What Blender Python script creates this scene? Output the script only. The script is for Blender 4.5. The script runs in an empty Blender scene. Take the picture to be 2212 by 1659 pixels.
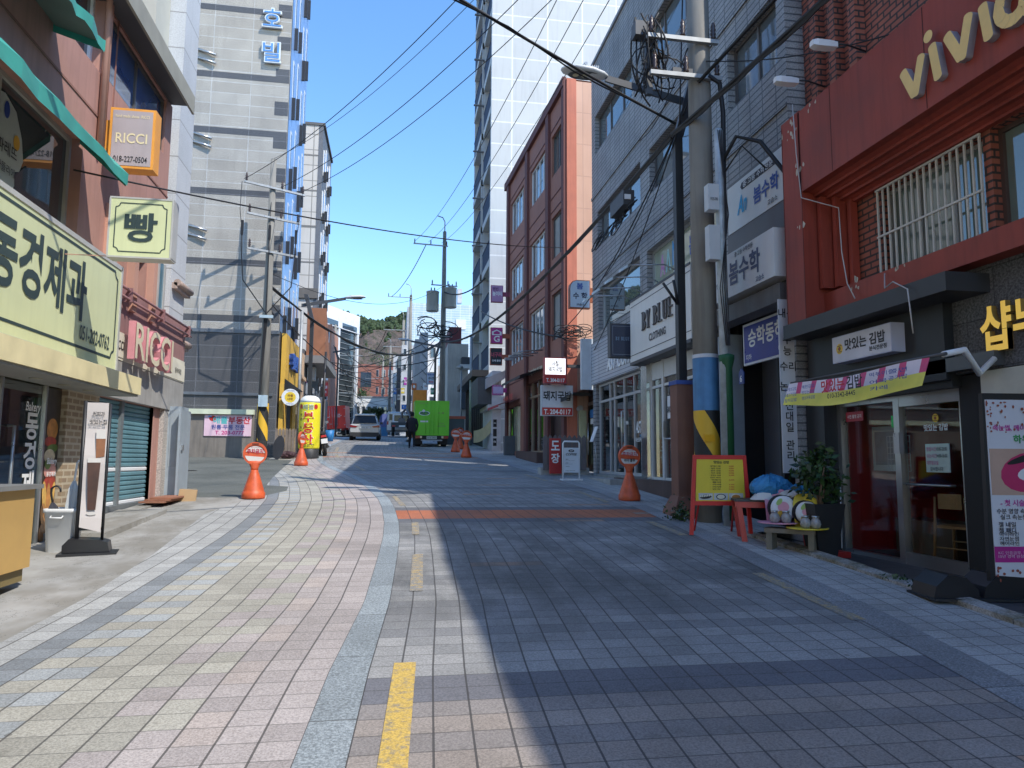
import bpy, bmesh, math, random
from mathutils import Vector, Matrix
rnd=random.Random(7)
S=bpy.context.scene; COL=S.collection
# ---------------- camera, sky, sun, exposure ----------------
F=1550.;CX=1106.;CY=829.5;CH=1.6
YAW=math.atan2(255,1550);PIT=math.atan2(166,1550);ROL=.0066
st,ct=math.sin(YAW),math.cos(YAW);sp,cp=math.sin(PIT),math.cos(PIT)
fv=Vector((st*cp,ct*cp,sp));rv=Vector((ct,-st,0));uv_=Vector((-st*sp,-ct*sp,cp))
R2=rv*math.cos(ROL)+uv_*math.sin(ROL);U2=uv_*math.cos(ROL)-rv*math.sin(ROL)
cd=bpy.data.cameras.new('camera');cam=bpy.data.objects.new('camera',cd);COL.objects.link(cam)
cam.matrix_world=Matrix(((R2.x,U2.x,-fv.x,0),(R2.y,U2.y,-fv.y,0),(R2.z,U2.z,-fv.z,CH),(0,0,0,1)))
cd.sensor_width=36;cd.sensor_fit='HORIZONTAL';cd.lens=36*F/2212;cd.clip_end=3000;cd.clip_start=.05
S.camera=cam
SUNV=Vector((.57,-.62,1.)).normalized()
ELEV=math.asin(SUNV.z);AZ=math.atan2(SUNV.x,SUNV.y)
W=bpy.data.worlds.new('World');S.world=W;W.use_nodes=True
nt=W.node_tree;sky=nt.nodes.new('ShaderNodeTexSky');sky.sky_type='NISHITA';sky.sun_disc=False
sky.sun_elevation=ELEV;sky.sun_rotation=AZ;sky.air_density=1.0;sky.dust_density=.1;sky.ozone_density=2.2
bg=nt.nodes['Background'];bg.inputs[1].default_value=.15;hs=nt.nodes.new('ShaderNodeHueSaturation');hs.inputs['Saturation'].default_value=1.18;hs.inputs['Value'].default_value=1.12;nt.links.new(sky.outputs[0],hs.inputs['Color']);nt.links.new(hs.outputs[0],bg.inputs[0])
sl=bpy.data.lights.new('sun','SUN');sl.energy=2.45;sl.angle=math.radians(.5);sl.color=(1,.945,.85)
so=bpy.data.objects.new('sun',sl);COL.objects.link(so);so.rotation_euler=SUNV.to_track_quat('Z','Y').to_euler();so.location=(20,-20,40)
S.view_settings.view_transform='Standard';S.view_settings.look='None';S.view_settings.gamma=1;S.view_settings.exposure=1.07
S.cycles.max_bounces=8;S.cycles.diffuse_bounces=4;S.cycles.transparent_max_bounces=8
# ---------------- photo-to-place measuring ----------------
def ray(px,py):
    return R2*((px-CX)/F)-U2*((py-CY)/F)+fv
def H(y): return .061*y if y<50 else 3.05+.04*(y-50)
def G(px,py,dz=0):
    d=ray(px,py);t=.1
    while t<400:
        if CH+d.z*t<H(d.y*t)+dz: break
        t*=1.002
    return (d.x*t,d.y*t)
def PX(px,py,x): d=ray(px,py);t=x/d.x;return Vector((x,d.y*t,CH+d.z*t))
def PY(px,py,y): d=ray(px,py);t=y/d.y;return Vector((d.x*t,y,CH+d.z*t))
# ---------------- node helper and materials ----------------
class ND:
    def __init__(s,name):
        m=bpy.data.materials.new(name);m.use_nodes=True;s.m=m;s.t=m.node_tree;s.b=s.t.nodes['Principled BSDF']
    def put(s,sock,v):
        if isinstance(v,bpy.types.NodeSocket): s.t.links.new(v,sock)
        elif v is not None:
            if isinstance(v,(tuple,list)) and len(v)==3 and sock.type=='RGBA': v=(*v,1)
            sock.default_value=v
    def math(s,op,a,b=0,c=None):
        n=s.t.nodes.new('ShaderNodeMath');n.operation=op;s.put(n.inputs[0],a);s.put(n.inputs[1],b)
        if c is not None:s.put(n.inputs[2],c)
        return n.outputs[0]
    def mix(s,f,a,b,bl='MIX'):
        n=s.t.nodes.new('ShaderNodeMix');n.data_type='RGBA';n.blend_type=bl
        s.put(n.inputs[0],f);s.put(n.inputs[6],a);s.put(n.inputs[7],b);return n.outputs[2]
    def co(s,k='Object'): return s.t.nodes.new('ShaderNodeTexCoord').outputs[k]
    def noise(s,v,sc,det=4,ro=.55,out=0):
        n=s.t.nodes.new('ShaderNodeTexNoise');s.put(n.inputs['Vector'],v);n.inputs['Scale'].default_value=sc
        n.inputs['Detail'].default_value=det;n.inputs['Roughness'].default_value=ro;return n.outputs[out]
    def white(s,v):
        n=s.t.nodes.new('ShaderNodeTexWhiteNoise');n.noise_dimensions='3D';s.put(n.inputs[0],v);return n.outputs[0]
    def ramp(s,f,stops,const=False):
        n=s.t.nodes.new('ShaderNodeValToRGB');s.put(n.inputs[0],f);r=n.color_ramp
        if const:r.interpolation='CONSTANT'
        while len(r.elements)<len(stops): r.elements.new(.5)
        for e,(p,c) in zip(r.elements,stops):
            e.position=p;e.color=(*c,1) if isinstance(c,(tuple,list)) else (c,c,c,1)
        return n.outputs[0]
    def sep(s,v):
        n=s.t.nodes.new('ShaderNodeSeparateXYZ');s.put(n.inputs[0],v);return n.outputs
    def comb(s,x,y,z=0):
        n=s.t.nodes.new('ShaderNodeCombineXYZ');s.put(n.inputs[0],x);s.put(n.inputs[1],y);s.put(n.inputs[2],z);return n.outputs[0]
    def scale(s,v,k):
        n=s.t.nodes.new('ShaderNodeMapping');s.put(n.inputs[0],v);n.inputs['Scale'].default_value=k;return n.outputs[0]
    def bump(s,h,st=.3,d=.01):
        n=s.t.nodes.new('ShaderNodeBump');s.put(n.inputs['Height'],h);n.inputs['Strength'].default_value=st
        n.inputs['Distance'].default_value=d;s.t.links.new(n.outputs[0],s.b.inputs['Normal'])
    def fin(s,col,ro=.7,me=0,sp=None):
        s.put(s.b.inputs['Base Color'],col);s.put(s.b.inputs['Roughness'],ro);s.put(s.b.inputs['Metallic'],me)
        if sp is not None:s.b.inputs['Specular IOR Level'].default_value=sp
        return s.m
_mc={}
def mul(c,k): return tuple(min(1,x*k) for x in c)
def M(c,ro=.7,me=0,var=.12,sc=3.,bump=0,streak=.0,name=None,sp=None):
    """painted / plain surface: base colour with soft uneven wear, optional vertical streaks"""
    key=(tuple(c),ro,me,var,sc,bump,streak,sp)
    if key in _mc:return _mc[key]
    n=ND(name or 'surface');v=n.co()
    f=n.noise(v,sc,5);col=n.mix(n.ramp(f,[(.3,0),(.72,1)]),mul(c,1-var),mul(c,1+var))
    if streak>0:
        g=n.noise(n.scale(v,(5,5,.35)),2.2,4);col=n.mix(n.math('MULTIPLY',n.ramp(g,[(.45,0),(.7,1)]),streak),col,mul(c,.45))
    if bump: n.bump(n.noise(v,sc*14,3),bump,.01)
    rr=n.math('ADD',n.math('MULTIPLY',n.noise(v,sc*2,3),.16),ro-.08)
    _mc[key]=n.fin(col,rr,me,sp);return _mc[key]
def TILE(c1,c2,mort,bw,bh,ms=.01,off=.5,ro=.6,var=.2,bump=.4,speck=0,name='tiles'):
    n=ND(name);v=n.co('UV')
    b=n.t.nodes.new('ShaderNodeTexBrick');n.put(b.inputs['Vector'],v);n.put(b.inputs['Color1'],c1);n.put(b.inputs['Color2'],c2);n.put(b.inputs['Mortar'],mort)
    b.offset=off;b.inputs['Scale'].default_value=1;b.inputs['Mortar Size'].default_value=ms;b.inputs['Brick Width'].default_value=bw;b.inputs['Row Height'].default_value=bh;b.inputs['Mortar Smooth'].default_value=.1
    col=n.mix(1,b.outputs[0],n.ramp(n.noise(v,.9,5),[(.25,1-var),(.75,1+var*.4)]),'MULTIPLY')
    if speck:
        col=n.mix(1,col,n.ramp(n.noise(v,38,2,.7),[(.38,1-speck),(.62,1+speck)]),'MULTIPLY')
    g=n.noise(n.scale(v,(3,.25,1)),1.5,4);col=n.mix(n.math('MULTIPLY',n.ramp(g,[(.5,0),(.8,1)]),.25),col,mul(c1,.5))
    if bump:n.bump(n.math('SUBTRACT',1,b.outputs[1]),bump,.012)
    return n.fin(col,ro)
def GLASS(c=(.03,.04,.05),ro=.03,name='window glass'):
    n=ND(name);v=n.co();col=n.mix(n.noise(v,.7,3),mul(c,.5),mul(c,1.7));n.bump(n.noise(v,.9,1),.06,.03)
    n.b.inputs['IOR'].default_value=1.75;return n.fin(col,ro,0,.7)
def CLEAR(tint=(.75,.8,.8),refl=.16,name='shop glass'):
    n=ND(name);t=n.t;tr=t.nodes.new('ShaderNodeBsdfTransparent');tr.inputs[0].default_value=(*tint,1)
    gl=t.nodes.new('ShaderNodeBsdfGlossy');gl.inputs['Roughness'].default_value=.02
    fr=t.nodes.new('ShaderNodeLayerWeight');fr.inputs[0].default_value=.5
    a=n.math('ADD',n.math('MULTIPLY',n.math('POWER',fr.outputs['Facing'],3.2),.75-refl),refl*.6)
    mx=t.nodes.new('ShaderNodeMixShader');n.put(mx.inputs[0],a);t.links.new(tr.outputs[0],mx.inputs[1]);t.links.new(gl.outputs[0],mx.inputs[2])
    t.links.new(mx.outputs[0],t.nodes['Material Output'].inputs[0]);return n.m
def EMIT(c,s,name='emissive face'):
    n=ND(name);n.b.inputs['Emission Color'].default_value=(*c,1);n.b.inputs['Emission Strength'].default_value=s;return n.fin(c,.5)
# ---------------- mesh builder ----------------
class Fr:
    """facade frame: u runs along the wall, w stands out of it, z is up"""
    def __init__(s,ox,oy,dx,dy,nx,ny):
        l=math.hypot(dx,dy);s.o=(ox,oy);s.d=(dx/l,dy/l);l=math.hypot(nx,ny);s.n=(nx/l,ny/l)
    def p(s,u,w,z): return (s.o[0]+s.d[0]*u+s.n[0]*w,s.o[1]+s.d[1]*u+s.n[1]*w,z)
def FL(x,a=0): a=math.radians(a);return Fr(x,0,math.sin(a),math.cos(a),math.cos(a),-math.sin(a))     # wall on the left of the street; u = Y
def FRt(x,a=0): a=math.radians(a);return Fr(x,0,math.sin(a),math.cos(a),-math.cos(a),math.sin(a))   # wall on the right of the street
def FF(y): return Fr(0,y,1,0,0,-1)                 # wall facing down the street, u = X
ID=Fr(0,0,1,0,0,1)
SPLIT={'pilaster','corner_block','dark_stripe','leg','rear_leg','rail','garment','letter','vent_pipe','brick_pilaster','notice','door_sticker','balcony_slab','support_bar','tail_light','plank','insulator','sign_lamp','hanging_cable','string_course','steel_trim','ledge','rear_door','lock_bar','border_strip','seat_shell','door_jamb','flag_holder','floor_band','bushing','food_tray','clamp_plate','dark_joint','bracket_arm'}
class MB:
    def __init__(s): s.v=[];s.f=[];s.mi=[];s.sm=[];s.uv={};s.g=[]
    def face(s,pts,mi=0,sm=False,uv=None):
        i=len(s.v);s.v+=[tuple(p) for p in pts];s.f.append(tuple(range(i,i+len(pts))));s.mi.append(mi);s.sm.append(sm)
        if uv:s.uv[len(s.f)-1]=uv
    def box(s,u0,u1,w0,w1,z0,z1,fr=ID,mi=0):
        s.g.append((len(s.v),len(s.f)))
        P=[fr.p(u,w,z) for z in (z0,z1) for w in (w0,w1) for u in (u0,u1)]
        for q in ((0,1,3,2),(4,6,7,5),(0,4,5,1),(2,3,7,6),(0,2,6,4),(1,5,7,3)): s.face([P[k] for k in q],mi)
        return s
    def prism(s,poly,fr,w0,w1,mi=0):
        """polygon of (u,z) pushed from w0 to w1"""
        s.g.append((len(s.v),len(s.f)))
        a=[fr.p(u,w0,z) for u,z in poly];b=[fr.p(u,w1,z) for u,z in poly]
        s.face(a,mi);s.face(b[::-1],mi);n=len(poly)
        for i in range(n): j=(i+1)%n;s.face([a[i],b[i],b[j],a[j]],mi)
        return s
    def slab(s,poly,z0,z1,mi=0):
        a=[(x,y,z0) for x,y in poly];b=[(x,y,z1) for x,y in poly];s.face(a,mi);s.face(b[::-1],mi);n=len(poly)
        for i in range(n): j=(i+1)%n;s.face([a[i],b[i],b[j],a[j]],mi)
        return s
    def ring(s,rings,mi=0,sm=True,cap=True):
        s.g.append((len(s.v),len(s.f)));i=len(s.v);k=len(rings[0])
        for r in rings: s.v+=[tuple(p) for p in r]
        for a in range(len(rings)-1):
            for b in range(k):
                c=(b+1)%k;s.f.append((i+a*k+b,i+a*k+c,i+(a+1)*k+c,i+(a+1)*k+b));s.mi.append(mi);s.sm.append(sm)
        if cap:
            s.f.append(tuple(i+b for b in range(k))[::-1]);s.mi.append(mi);s.sm.append(False)
            s.f.append(tuple(i+(len(rings)-1)*k+b for b in range(k)));s.mi.append(mi);s.sm.append(False)
        return s
    def lathe(s,prof,c=(0,0,0),n=14,mi=0,sq=0):
        return s.ring([[(c[0]+r*math.cos(2*math.pi*(k+sq)/n),c[1]+r*math.sin(2*math.pi*(k+sq)/n),c[2]+z) for k in range(n)] for r,z in prof],mi,n>5)
    def tube(s,pts,r,n=6,mi=0,cap=True):
        pts=[Vector(p) for p in pts];rs=r if isinstance(r,(list,tuple)) else [r]*len(pts);rings=[];up=None
        for i,p in enumerate(pts):
            t=(pts[min(i+1,len(pts)-1)]-pts[max(i-1,0)]).normalized()
            if up is None: up=t.cross(Vector((.3,.2,1) if abs(t.z)<.95 else (1,0,0))).normalized()
            up=(up-t*up.dot(t)).normalized();q=t.cross(up)
            rings.append([p+(up*math.cos(2*math.pi*k/n)+q*math.sin(2*math.pi*k/n))*rs[i] for k in range(n)])
        return s.ring(rings,mi,n>4,cap)
    def build(s,name,mats,parent=None,smooth=None):
        if name in SPLIT and len(s.g)>1 and s.g[0]==(0,0):
            o=None
            for (v0,f0),(v1,f1) in zip(s.g,s.g[1:]+[(len(s.v),len(s.f))]):
                m=MB();m.v=s.v[v0:v1];m.f=[tuple(i-v0 for i in f) for f in s.f[f0:f1]];m.mi=s.mi[f0:f1];m.sm=s.sm[f0:f1];o=m.build(name,mats,parent)
            return o
        me=bpy.data.meshes.new(name);off=parent.location if (parent is not None) else Vector((0,0,0))
        q=parent
        while q is not None and q.parent is not None: q=q.parent;off=off+q.location
        o=Vector(off);me.from_pydata([tuple(Vector(v)-o) for v in s.v],[],s.f)
        if not isinstance(mats,(list,tuple)):mats=[mats]
        for m in mats: me.materials.append(m)
        uvl=me.uv_layers.new(name='UVMap').data
        for i,p in enumerate(me.polygons):
            p.material_index=s.mi[i];p.use_smooth=s.sm[i]
            nn=p.normal;ax=abs(nn.x);ay=abs(nn.y);az=abs(nn.z)
            for k,li in enumerate(p.loop_indices):
                if i in s.uv: uvl[li].uv=s.uv[i][k];continue
                c=s.v[s.f[i][k]]
                uvl[li].uv=(c[0],c[1]) if az>=ax and az>=ay else ((c[1],c[2]) if ax>ay else (c[0],c[2]))
        ob=bpy.data.objects.new(name,me);COL.objects.link(ob)
        if parent is not None: ob.parent=parent
        return ob
def tag(o,label=None,cat=None,group=None,kind=None):
    if label:o['label']=label
    if cat:o['category']=cat
    if group:o['group']=group
    if kind:o['kind']=kind
    return o
def T(name,label,cat,loc=(0,0,0),group=None):
    o=bpy.data.objects.new(name,None);COL.objects.link(o);o.location=loc;o.empty_display_size=.2;return tag(o,label,cat,group)
def struct(name,mb,m): return tag(mb.build(name,m),kind='structure')
def dup(o,loc,label,rz=0):
    c=o.copy();COL.objects.link(c);c.location=loc;c.rotation_euler=(0,0,rz);c['label']=label
    def rec(a,b):
        for ch in list(a.children):
            k=ch.copy();COL.objects.link(k);k.parent=b;rec(ch,k)
    rec(o,c);return c
_tc={};TS=bpy.data.scenes.new('text_scratch')
def glyphs(s,bold,shear):
    bold=min(bold,.026)
    k=(s,bold,shear)
    if k in _tc:return _tc[k]
    cu=bpy.data.curves.new('t','FONT');cu.body=s;cu.size=1;cu.offset=bold;cu.shear=shear;cu.resolution_u=3;cu.align_x='CENTER';cu.space_line=1.0
    o=bpy.data.objects.new('t',cu);TS.collection.objects.link(o);me=bpy.data.meshes.new_from_object(o)
    vs=[tuple(v.co) for v in me.vertices];fs=[tuple(p.vertices) for p in me.polygons];ed={}
    for f in fs:
        for i in range(len(f)):
            a,b=f[i],f[(i+1)%len(f)];ed[(a,b)]=1
    bd=[e for e in ed if (e[1],e[0]) not in ed]
    bpy.data.objects.remove(o);bpy.data.curves.remove(cu);bpy.data.meshes.remove(me)
    xs=[v[0] for v in vs];ys=[v[1] for v in vs];_tc[k]=(vs,fs,bd,min(xs),max(xs),min(ys),max(ys));return _tc[k]
def text(items,fr,w,name,mats,parent,th=.004):
    """items: (string,u centre,z centre,width or None,height,material index,bold,shear,thickness); u grows to the reader's right when fr says so"""
    mb=MB()
    for it in items:
        s,u,z,wd,h=it[:5];mi=it[5] if len(it)>5 else 0;bold=it[6] if len(it)>6 else .018;sh=it[7] if len(it)>7 else 0;t=it[8] if len(it)>8 else th
        vs,fs,bd,x0,x1,y0,y1=glyphs(s,bold,sh)
        ky=h/(y1-y0);kx=wd/(x1-x0) if wd else ky;sg=fr.rd
        P=lambda v,ww:fr.p(u+sg*(v[0]-(x0+x1)/2)*kx,ww,z+(v[1]-(y0+y1)/2)*ky)
        i=len(mb.v);mb.v+=[P(v,w+t) for v in vs]
        for f in fs: mb.f.append(tuple(i+a for a in f));mb.mi.append(mi);mb.sm.append(False)
        if t>.006:
            j=len(mb.v);mb.v+=[P(v,w) for v in vs]
            for a,b in bd: mb.f.append((i+a,j+a,j+b,i+b));mb.mi.append(mi if len(it)<10 else it[9]);mb.sm.append(False)
    return mb.build(name,mats,parent)
def rd(fr,s): fr.rd=s;return fr
def wall(mb,fr,u0,u1,z0,z1,holes,dep=.16,w=0,mi=0,rmi=None):
    us=sorted({u0,u1,*[a for h in holes for a in h[:2]]});zs=sorted({z0,z1,*[a for h in holes for a in h[2:4]]})
    us=[a for a in us if u0<=a<=u1];zs=[a for a in zs if z0<=a<=z1]
    for a,b in zip(us,us[1:]):
        for c,d in zip(zs,zs[1:]):
            m,n=(a+b)/2,(c+d)/2
            if any(h[0]<m<h[1] and h[2]<n<h[3] for h in holes):continue
            mb.face([fr.p(a,w,c),fr.p(b,w,c),fr.p(b,w,d),fr.p(a,w,d)],mi)
    r=mi if rmi is None else rmi
    for h in holes:
        a,b,c,d=h[:4]
        for p,q in (((a,c),(b,c)),((b,c),(b,d)),((b,d),(a,d)),((a,d),(a,c))):
            mb.face([fr.p(p[0],w,p[1]),fr.p(q[0],w,q[1]),fr.p(q[0],w-dep,q[1]),fr.p(p[0],w-dep,p[1])],r)
    return mb
def window(par,fr,h,fm,gm,w=-.16,nu=2,nz=1,t=.05,name='window',sill=None,rows=()):
    a,b,c,d=h[:4];mb=MB();w0,w1=w+.001,w+.06
    mb.box(a,b,w0,w1,c,c+t,fr);mb.box(a,b,w0,w1,d-t,d,fr);mb.box(a,a+t,w0,w1,c+t,d-t,fr);mb.box(b-t,b,w0,w1,c+t,d-t,fr)
    for k in range(1,nu): x=a+(b-a)*k/nu;mb.box(x-t/2,x+t/2,w0,w1-.01,c+t,d-t,fr)
    for k in range(1,nz): z=c+(d-c)*k/nz;mb.box(a+t,b-t,w0,w1-.013,z-t/2,z+t/2,fr)
    for z in rows: mb.box(a+t,b-t,w0,w1-.013,z-t/2,z+t/2,fr)
    o=mb.build(name,fm,par)
    MB().box(a+.01,b-.01,w-.03,w+.02,c+.01,d-.01,fr).build('pane',gm,o)
    if sill: MB().box(a-.05,b+.05,-.02,.09,c-.07,c-.003,fr).build('sill',sill,o)
    return o
def body(mb,fr,u0,u1,dep,z0,z1,mi=0,top=None):
    """the three hidden walls and roof behind a facade"""
    P=fr.p
    mb.face([P(u0,0,z0),P(u0,-dep,z0),P(u0,-dep,z1),P(u0,0,z1)],mi);mb.face([P(u1,0,z0),P(u1,-dep,z0),P(u1,-dep,z1),P(u1,0,z1)],mi)
    mb.face([P(u0,-dep,z0),P(u1,-dep,z0),P(u1,-dep,z1),P(u0,-dep,z1)],mi)
    mb.face([P(u0,0,z1),P(u1,0,z1),P(u1,-dep,z1),P(u0,-dep,z1)],mi if top is None else top);return mb
def box(name,m,par,u0,u1,w0,w1,z0,z1,fr=ID): return MB().box(u0,u1,w0,w1,z0,z1,fr).build(name,m,par)
# shared materials
BLK=M((.018,.018,.02),.45,name='black paint');DKG=M((.06,.062,.068),.5,name='dark grey metal');STEEL=M((.42,.43,.44),.3,.8,.08,name='steel')
WHT=M((.72,.73,.74),.45,0,.05,name='white paint');CREAM=M((.66,.62,.5),.6,name='cream paint');WIRE=M((.012,.012,.014),.6,name='cable rubber')
CONC=M((.33,.32,.3),.85,0,.2,2.,.25,.25,name='concrete');GLS=GLASS();GLSL=GLASS((.12,.14,.15),.05,'pale window glass');ORG=M((.58,.095,.028),.5,0,.22,7,.05,.18,name='orange plastic')
RED=M((.5,.03,.025),.4,0,.1,name='red paint');YEL=M((.75,.52,.04),.5,name='yellow paint');ALU=M((.5,.5,.5),.35,.6,.06,name='aluminium')
TXK=M((.015,.015,.018),.5,0,.01,name='black lettering');TXW=M((.8,.8,.78),.5,0,.02,name='white lettering');TXR=M((.55,.02,.03),.5,0,.02,name='red lettering');TXB=M((.03,.07,.3),.5,0,.02,name='blue lettering')
# ================= the ground, roads and pavings =================
def lerp(tab,y):
    if y<=tab[0][0]:return tab[0][1]
    for (a,x),(b,q) in zip(tab,tab[1:]):
        if y<=b:return x+(q-x)*(y-a)/(b-a)
    return tab[-1][1]
KR=[(-12,-.9),(0,-.36),(3.5,-.18),(4.7,-.12),(6.4,0),(8.3,.07),(9.7,.11),(11,.11),(12.7,.05),(14.1,-.05),(16,-.3),(17.9,-.61),(19.8,-1.05),(22,-1.63),(24.2,-2.1),(26,-2.4),(30.5,-2.88),(34,-3.05),(42,-3.05),(60,-3.2),(120,-4)]
KL=[(y,x-.21-(.03 if y<5 else 0)) for y,x in KR]
SL=[(-12,-2.9),(0,-2.8),(5.6,-2.62),(6.7,-2.56),(8.7,-2.62),(12.1,-2.9),(14,-2.66),(15.6,-2.16),(16.5,-2.25),(16.7,-2.75),(18.8,-2.95),(22.3,-3.2),(25.9,-3.42),(26,-4.3),(60,-4.9),(120,-6)]
RR=[(-12,2.9),(0,3.2),(3.5,3.5),(6,3.86),(9.9,4.2),(12.1,4.36),(15.1,4.42),(18.6,4.2),(23.8,3.8),(27.7,3.35),(31,2.7),(35,1.6),(38,.95),(41,.62),(46,.8),(60,1.2),(120,2)]
RB=[(y,x+.32) for y,x in RR]
RS=[(-12,4.9),(5,4.96),(7,4.98),(9.6,4.9),(9.75,4.95),(9.9,5.9),(22,5.95),(22.5,5.7),(40,4.9),(60,4.4),(120,4)]
def strip(a,b,y0,y1,dy=.5,dz=0,vref=None,nx=1):
    mb=MB();ys=[];y=y0
    while y<y1-1e-6: ys.append(y);y+=dy if y<30 else dy*3
    ys.append(y1)
    vref=vref or a
    for p,q in zip(ys,ys[1:]):
        A0,A1,B0,B1=lerp(a,p),lerp(a,q),lerp(b,p),lerp(b,q)
        for k in range(nx):
            f0,f1=k/nx,(k+1)/nx
            x=[A0+(B0-A0)*f0,A0+(B0-A0)*f1,A1+(B1-A1)*f1,A1+(B1-A1)*f0]
            uvs=[(p,x[0]-lerp(vref,p)),(p,x[1]-lerp(vref,p)),(q,x[2]-lerp(vref,q)),(q,x[3]-lerp(vref,q))]
            mb.face([(x[0],p,H(p)+dz),(x[1],p,H(p)+dz),(x[2],q,H(q)+dz),(x[3],q,H(q)+dz)],0,False,uvs)
    return mb
# base terrain up to the foot of the hill
mb=MB();ys=[-60,-20,0,10,20,30,40,50,60,80,110,160,300,700,1500]
for p,q in zip(ys,ys[1:]):
    z=lambda y:min(H(y),7.5)-.35
    for a,b in ((-900,-12),(-12,12),(12,900)): mb.face([(a,p,z(p)),(b,p,z(p)),(b,q,z(q)),(a,q,z(q))])
struct('ground',mb,M((.2,.19,.17),.9,0,.25,.4))
def paver_uv(n,bu,bv,gv=.012,gu=.007):
    u,v,_=n.sep(n.co('UV'));su=n.math('DIVIDE',u,bu);sv=n.math('DIVIDE',v,bv)
    fu=n.math('FLOOR',su);fv_=n.math('FLOOR',sv);ru=n.math('FRACT',su);rv_=n.math('FRACT',sv)
    wob=n.math('MULTIPLY',n.math('SUBTRACT',n.noise(n.co('UV'),9,2),.5),.012)
    gu_=n.math('LESS_THAN',n.math('MINIMUM',n.math('ADD',ru,wob),n.math('SUBTRACT',1,ru)),gu/bu);gv_=n.math('LESS_THAN',n.math('MINIMUM',n.math('ADD',rv_,wob),n.math('SUBTRACT',1,rv_)),gv/bv)
    return u,v,fu,fv_,gu_,gv_
def dirt(n,col,amt=.5,sc=.55):
    v=n.co();a=n.ramp(n.noise(v,sc,6,.62),[(.42,0),(.7,1)]);b=n.ramp(n.noise(v,3.7,5,.7),[(.56,0),(.66,1)])
    col=n.mix(n.math('MULTIPLY',a,amt),col,n.mix(1,col,(.5,.49,.46),'MULTIPLY'))
    col=n.mix(n.math('MULTIPLY',b,amt*.45),col,n.mix(1,col,(.55,.52,.46),'MULTIPLY'))
    vo=n.t.nodes.new('ShaderNodeTexVoronoi');n.put(vo.inputs['Vector'],v);vo.inputs['Scale'].default_value=1.6;vo.inputs['Randomness'].default_value=1
    gum=n.math('LESS_THAN',n.math('ADD',vo.outputs['Distance'],n.math('MULTIPLY',n.noise(v,20,2),.03)),.042);col=n.mix(n.math('MULTIPLY',gum,.55),col,(.07,.065,.055))
    c2=n.ramp(n.noise(n.scale(v,(1.3,.45,1)),1.1,7,.72),[(.55,0),(.75,1)]);col=n.mix(n.math('MULTIPLY',c2,amt*.6),col,n.mix(1,col,(.6,.57,.5),'MULTIPLY'))
    return n.mix(1,col,n.ramp(n.noise(v,75,2,.8),[(.36,.74),(.62,1.2)]),'MULTIPLY')
# left pavement pavers
n=ND('coloured pavers');u,v,fu,fr_,gu,gv=paver_uv(n,.2,.205,.006,.004)
row=n.math('MULTIPLY',fr_,-1)   # rows 1.. away from the kerb
P_=(.375,.332,.312);B_=(.375,.355,.3);BL=(.345,.358,.355);DK=(.225,.24,.25);LG=(.385,.385,.37)
k=lambda i:(i-.5)/20
rowf=n.math('DIVIDE',row,20)
A=n.ramp(rowf,[(0,P_),(k(4),P_),(k(5),B_),(k(8),B_),(k(10),DK),(k(11),LG)],True)
Bc=n.ramp(rowf,[(0,P_),(k(3),(.42,.36,.325)),(k(4),B_),(k(5),P_),(k(6),B_),(k(7),B_),(k(8),BL),(k(10),DK),(k(11),LG)],True)
reg=n.math('LESS_THAN',n.math('FRACT',n.math('MULTIPLY',fu,.5)),.25);irr=n.math('LESS_THAN',n.math('FRACT',n.math('ADD',n.math('MULTIPLY',fu,.25),n.math('MULTIPLY',fr_,.25))),.5)
far_rows=n.math('GREATER_THAN',row,5.5);alt=n.math('ADD',n.math('MULTIPLY',reg,far_rows),n.math('MULTIPLY',irr,n.math('SUBTRACT',1,far_rows)))
col=n.mix(alt,A,Bc);w1=n.white(n.comb(fu,fr_,0))
col=n.mix(1,col,n.ramp(w1,[(0,.84),(1,1.1)]),'MULTIPLY')
col=dirt(n,col,.38);col=n.mix(n.math('MULTIPLY',gu,.72),col,(.1,.095,.085));col=n.mix(n.math('MULTIPLY',gv,.85),col,(.06,.055,.05))
n.bump(n.math('SUBTRACT',1,n.math('MAXIMUM',gu,gv)),.35,.006)
struct('left_pavement',strip(SL,KL,-12,60,.25,0,KL,1),n.fin(col,.8))
# road pavers: square blocks, dark bands, orange band, stains
n=ND('road pavers');u,v,fu,fr_,gu,gv=paver_uv(n,.2,.2,.006,.0045)
uc=n.math('MULTIPLY',n.math('ADD',fu,.5),.2)
def band(a,b): return n.math('MULTIPLY',n.math('GREATER_THAN',uc,a),n.math('LESS_THAN',uc,b))
w1=n.white(n.comb(fu,fr_,0));w2=n.white(n.comb(n.math('FLOOR',n.math('DIVIDE',fu,2)),n.math('FLOOR',n.math('DIVIDE',fr_,2)),5))
col=n.mix(n.ramp(w1,[(0,0),(1,1)]),(.235,.235,.232),(.33,.325,.315))
col=n.mix(n.math('LESS_THAN',uc,4.2),col,n.mix(w1,(.28,.24,.21),(.32,.28,.25)))
rows=n.white(n.comb(fu,3,1));col=n.mix(n.math('MULTIPLY',n.math('GREATER_THAN',rows,.8),.4),col,(.17,.17,.18))
col=n.mix(band(4.2,4.6),col,(.15,.15,.165));col=n.mix(band(11.0,12.8),col,(.14,.14,.15));col=n.mix(band(11.4,12.4),col,(.47,.145,.06))
col=n.mix(band(27.8,28.2),col,(.47,.17,.08));col=n.mix(band(30.8,31.2),col,(.45,.22,.1));col=n.mix(band(21,21.4),col,(.17,.17,.18));col=n.mix(band(16,16.4),col,(.18,.18,.19))
odd=n.math('GREATER_THAN',n.white(n.comb(n.math('FLOOR',n.math('DIVIDE',fr_,4)),fu,9)),.982);col=n.mix(odd,col,(.36,.24,.17))
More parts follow.
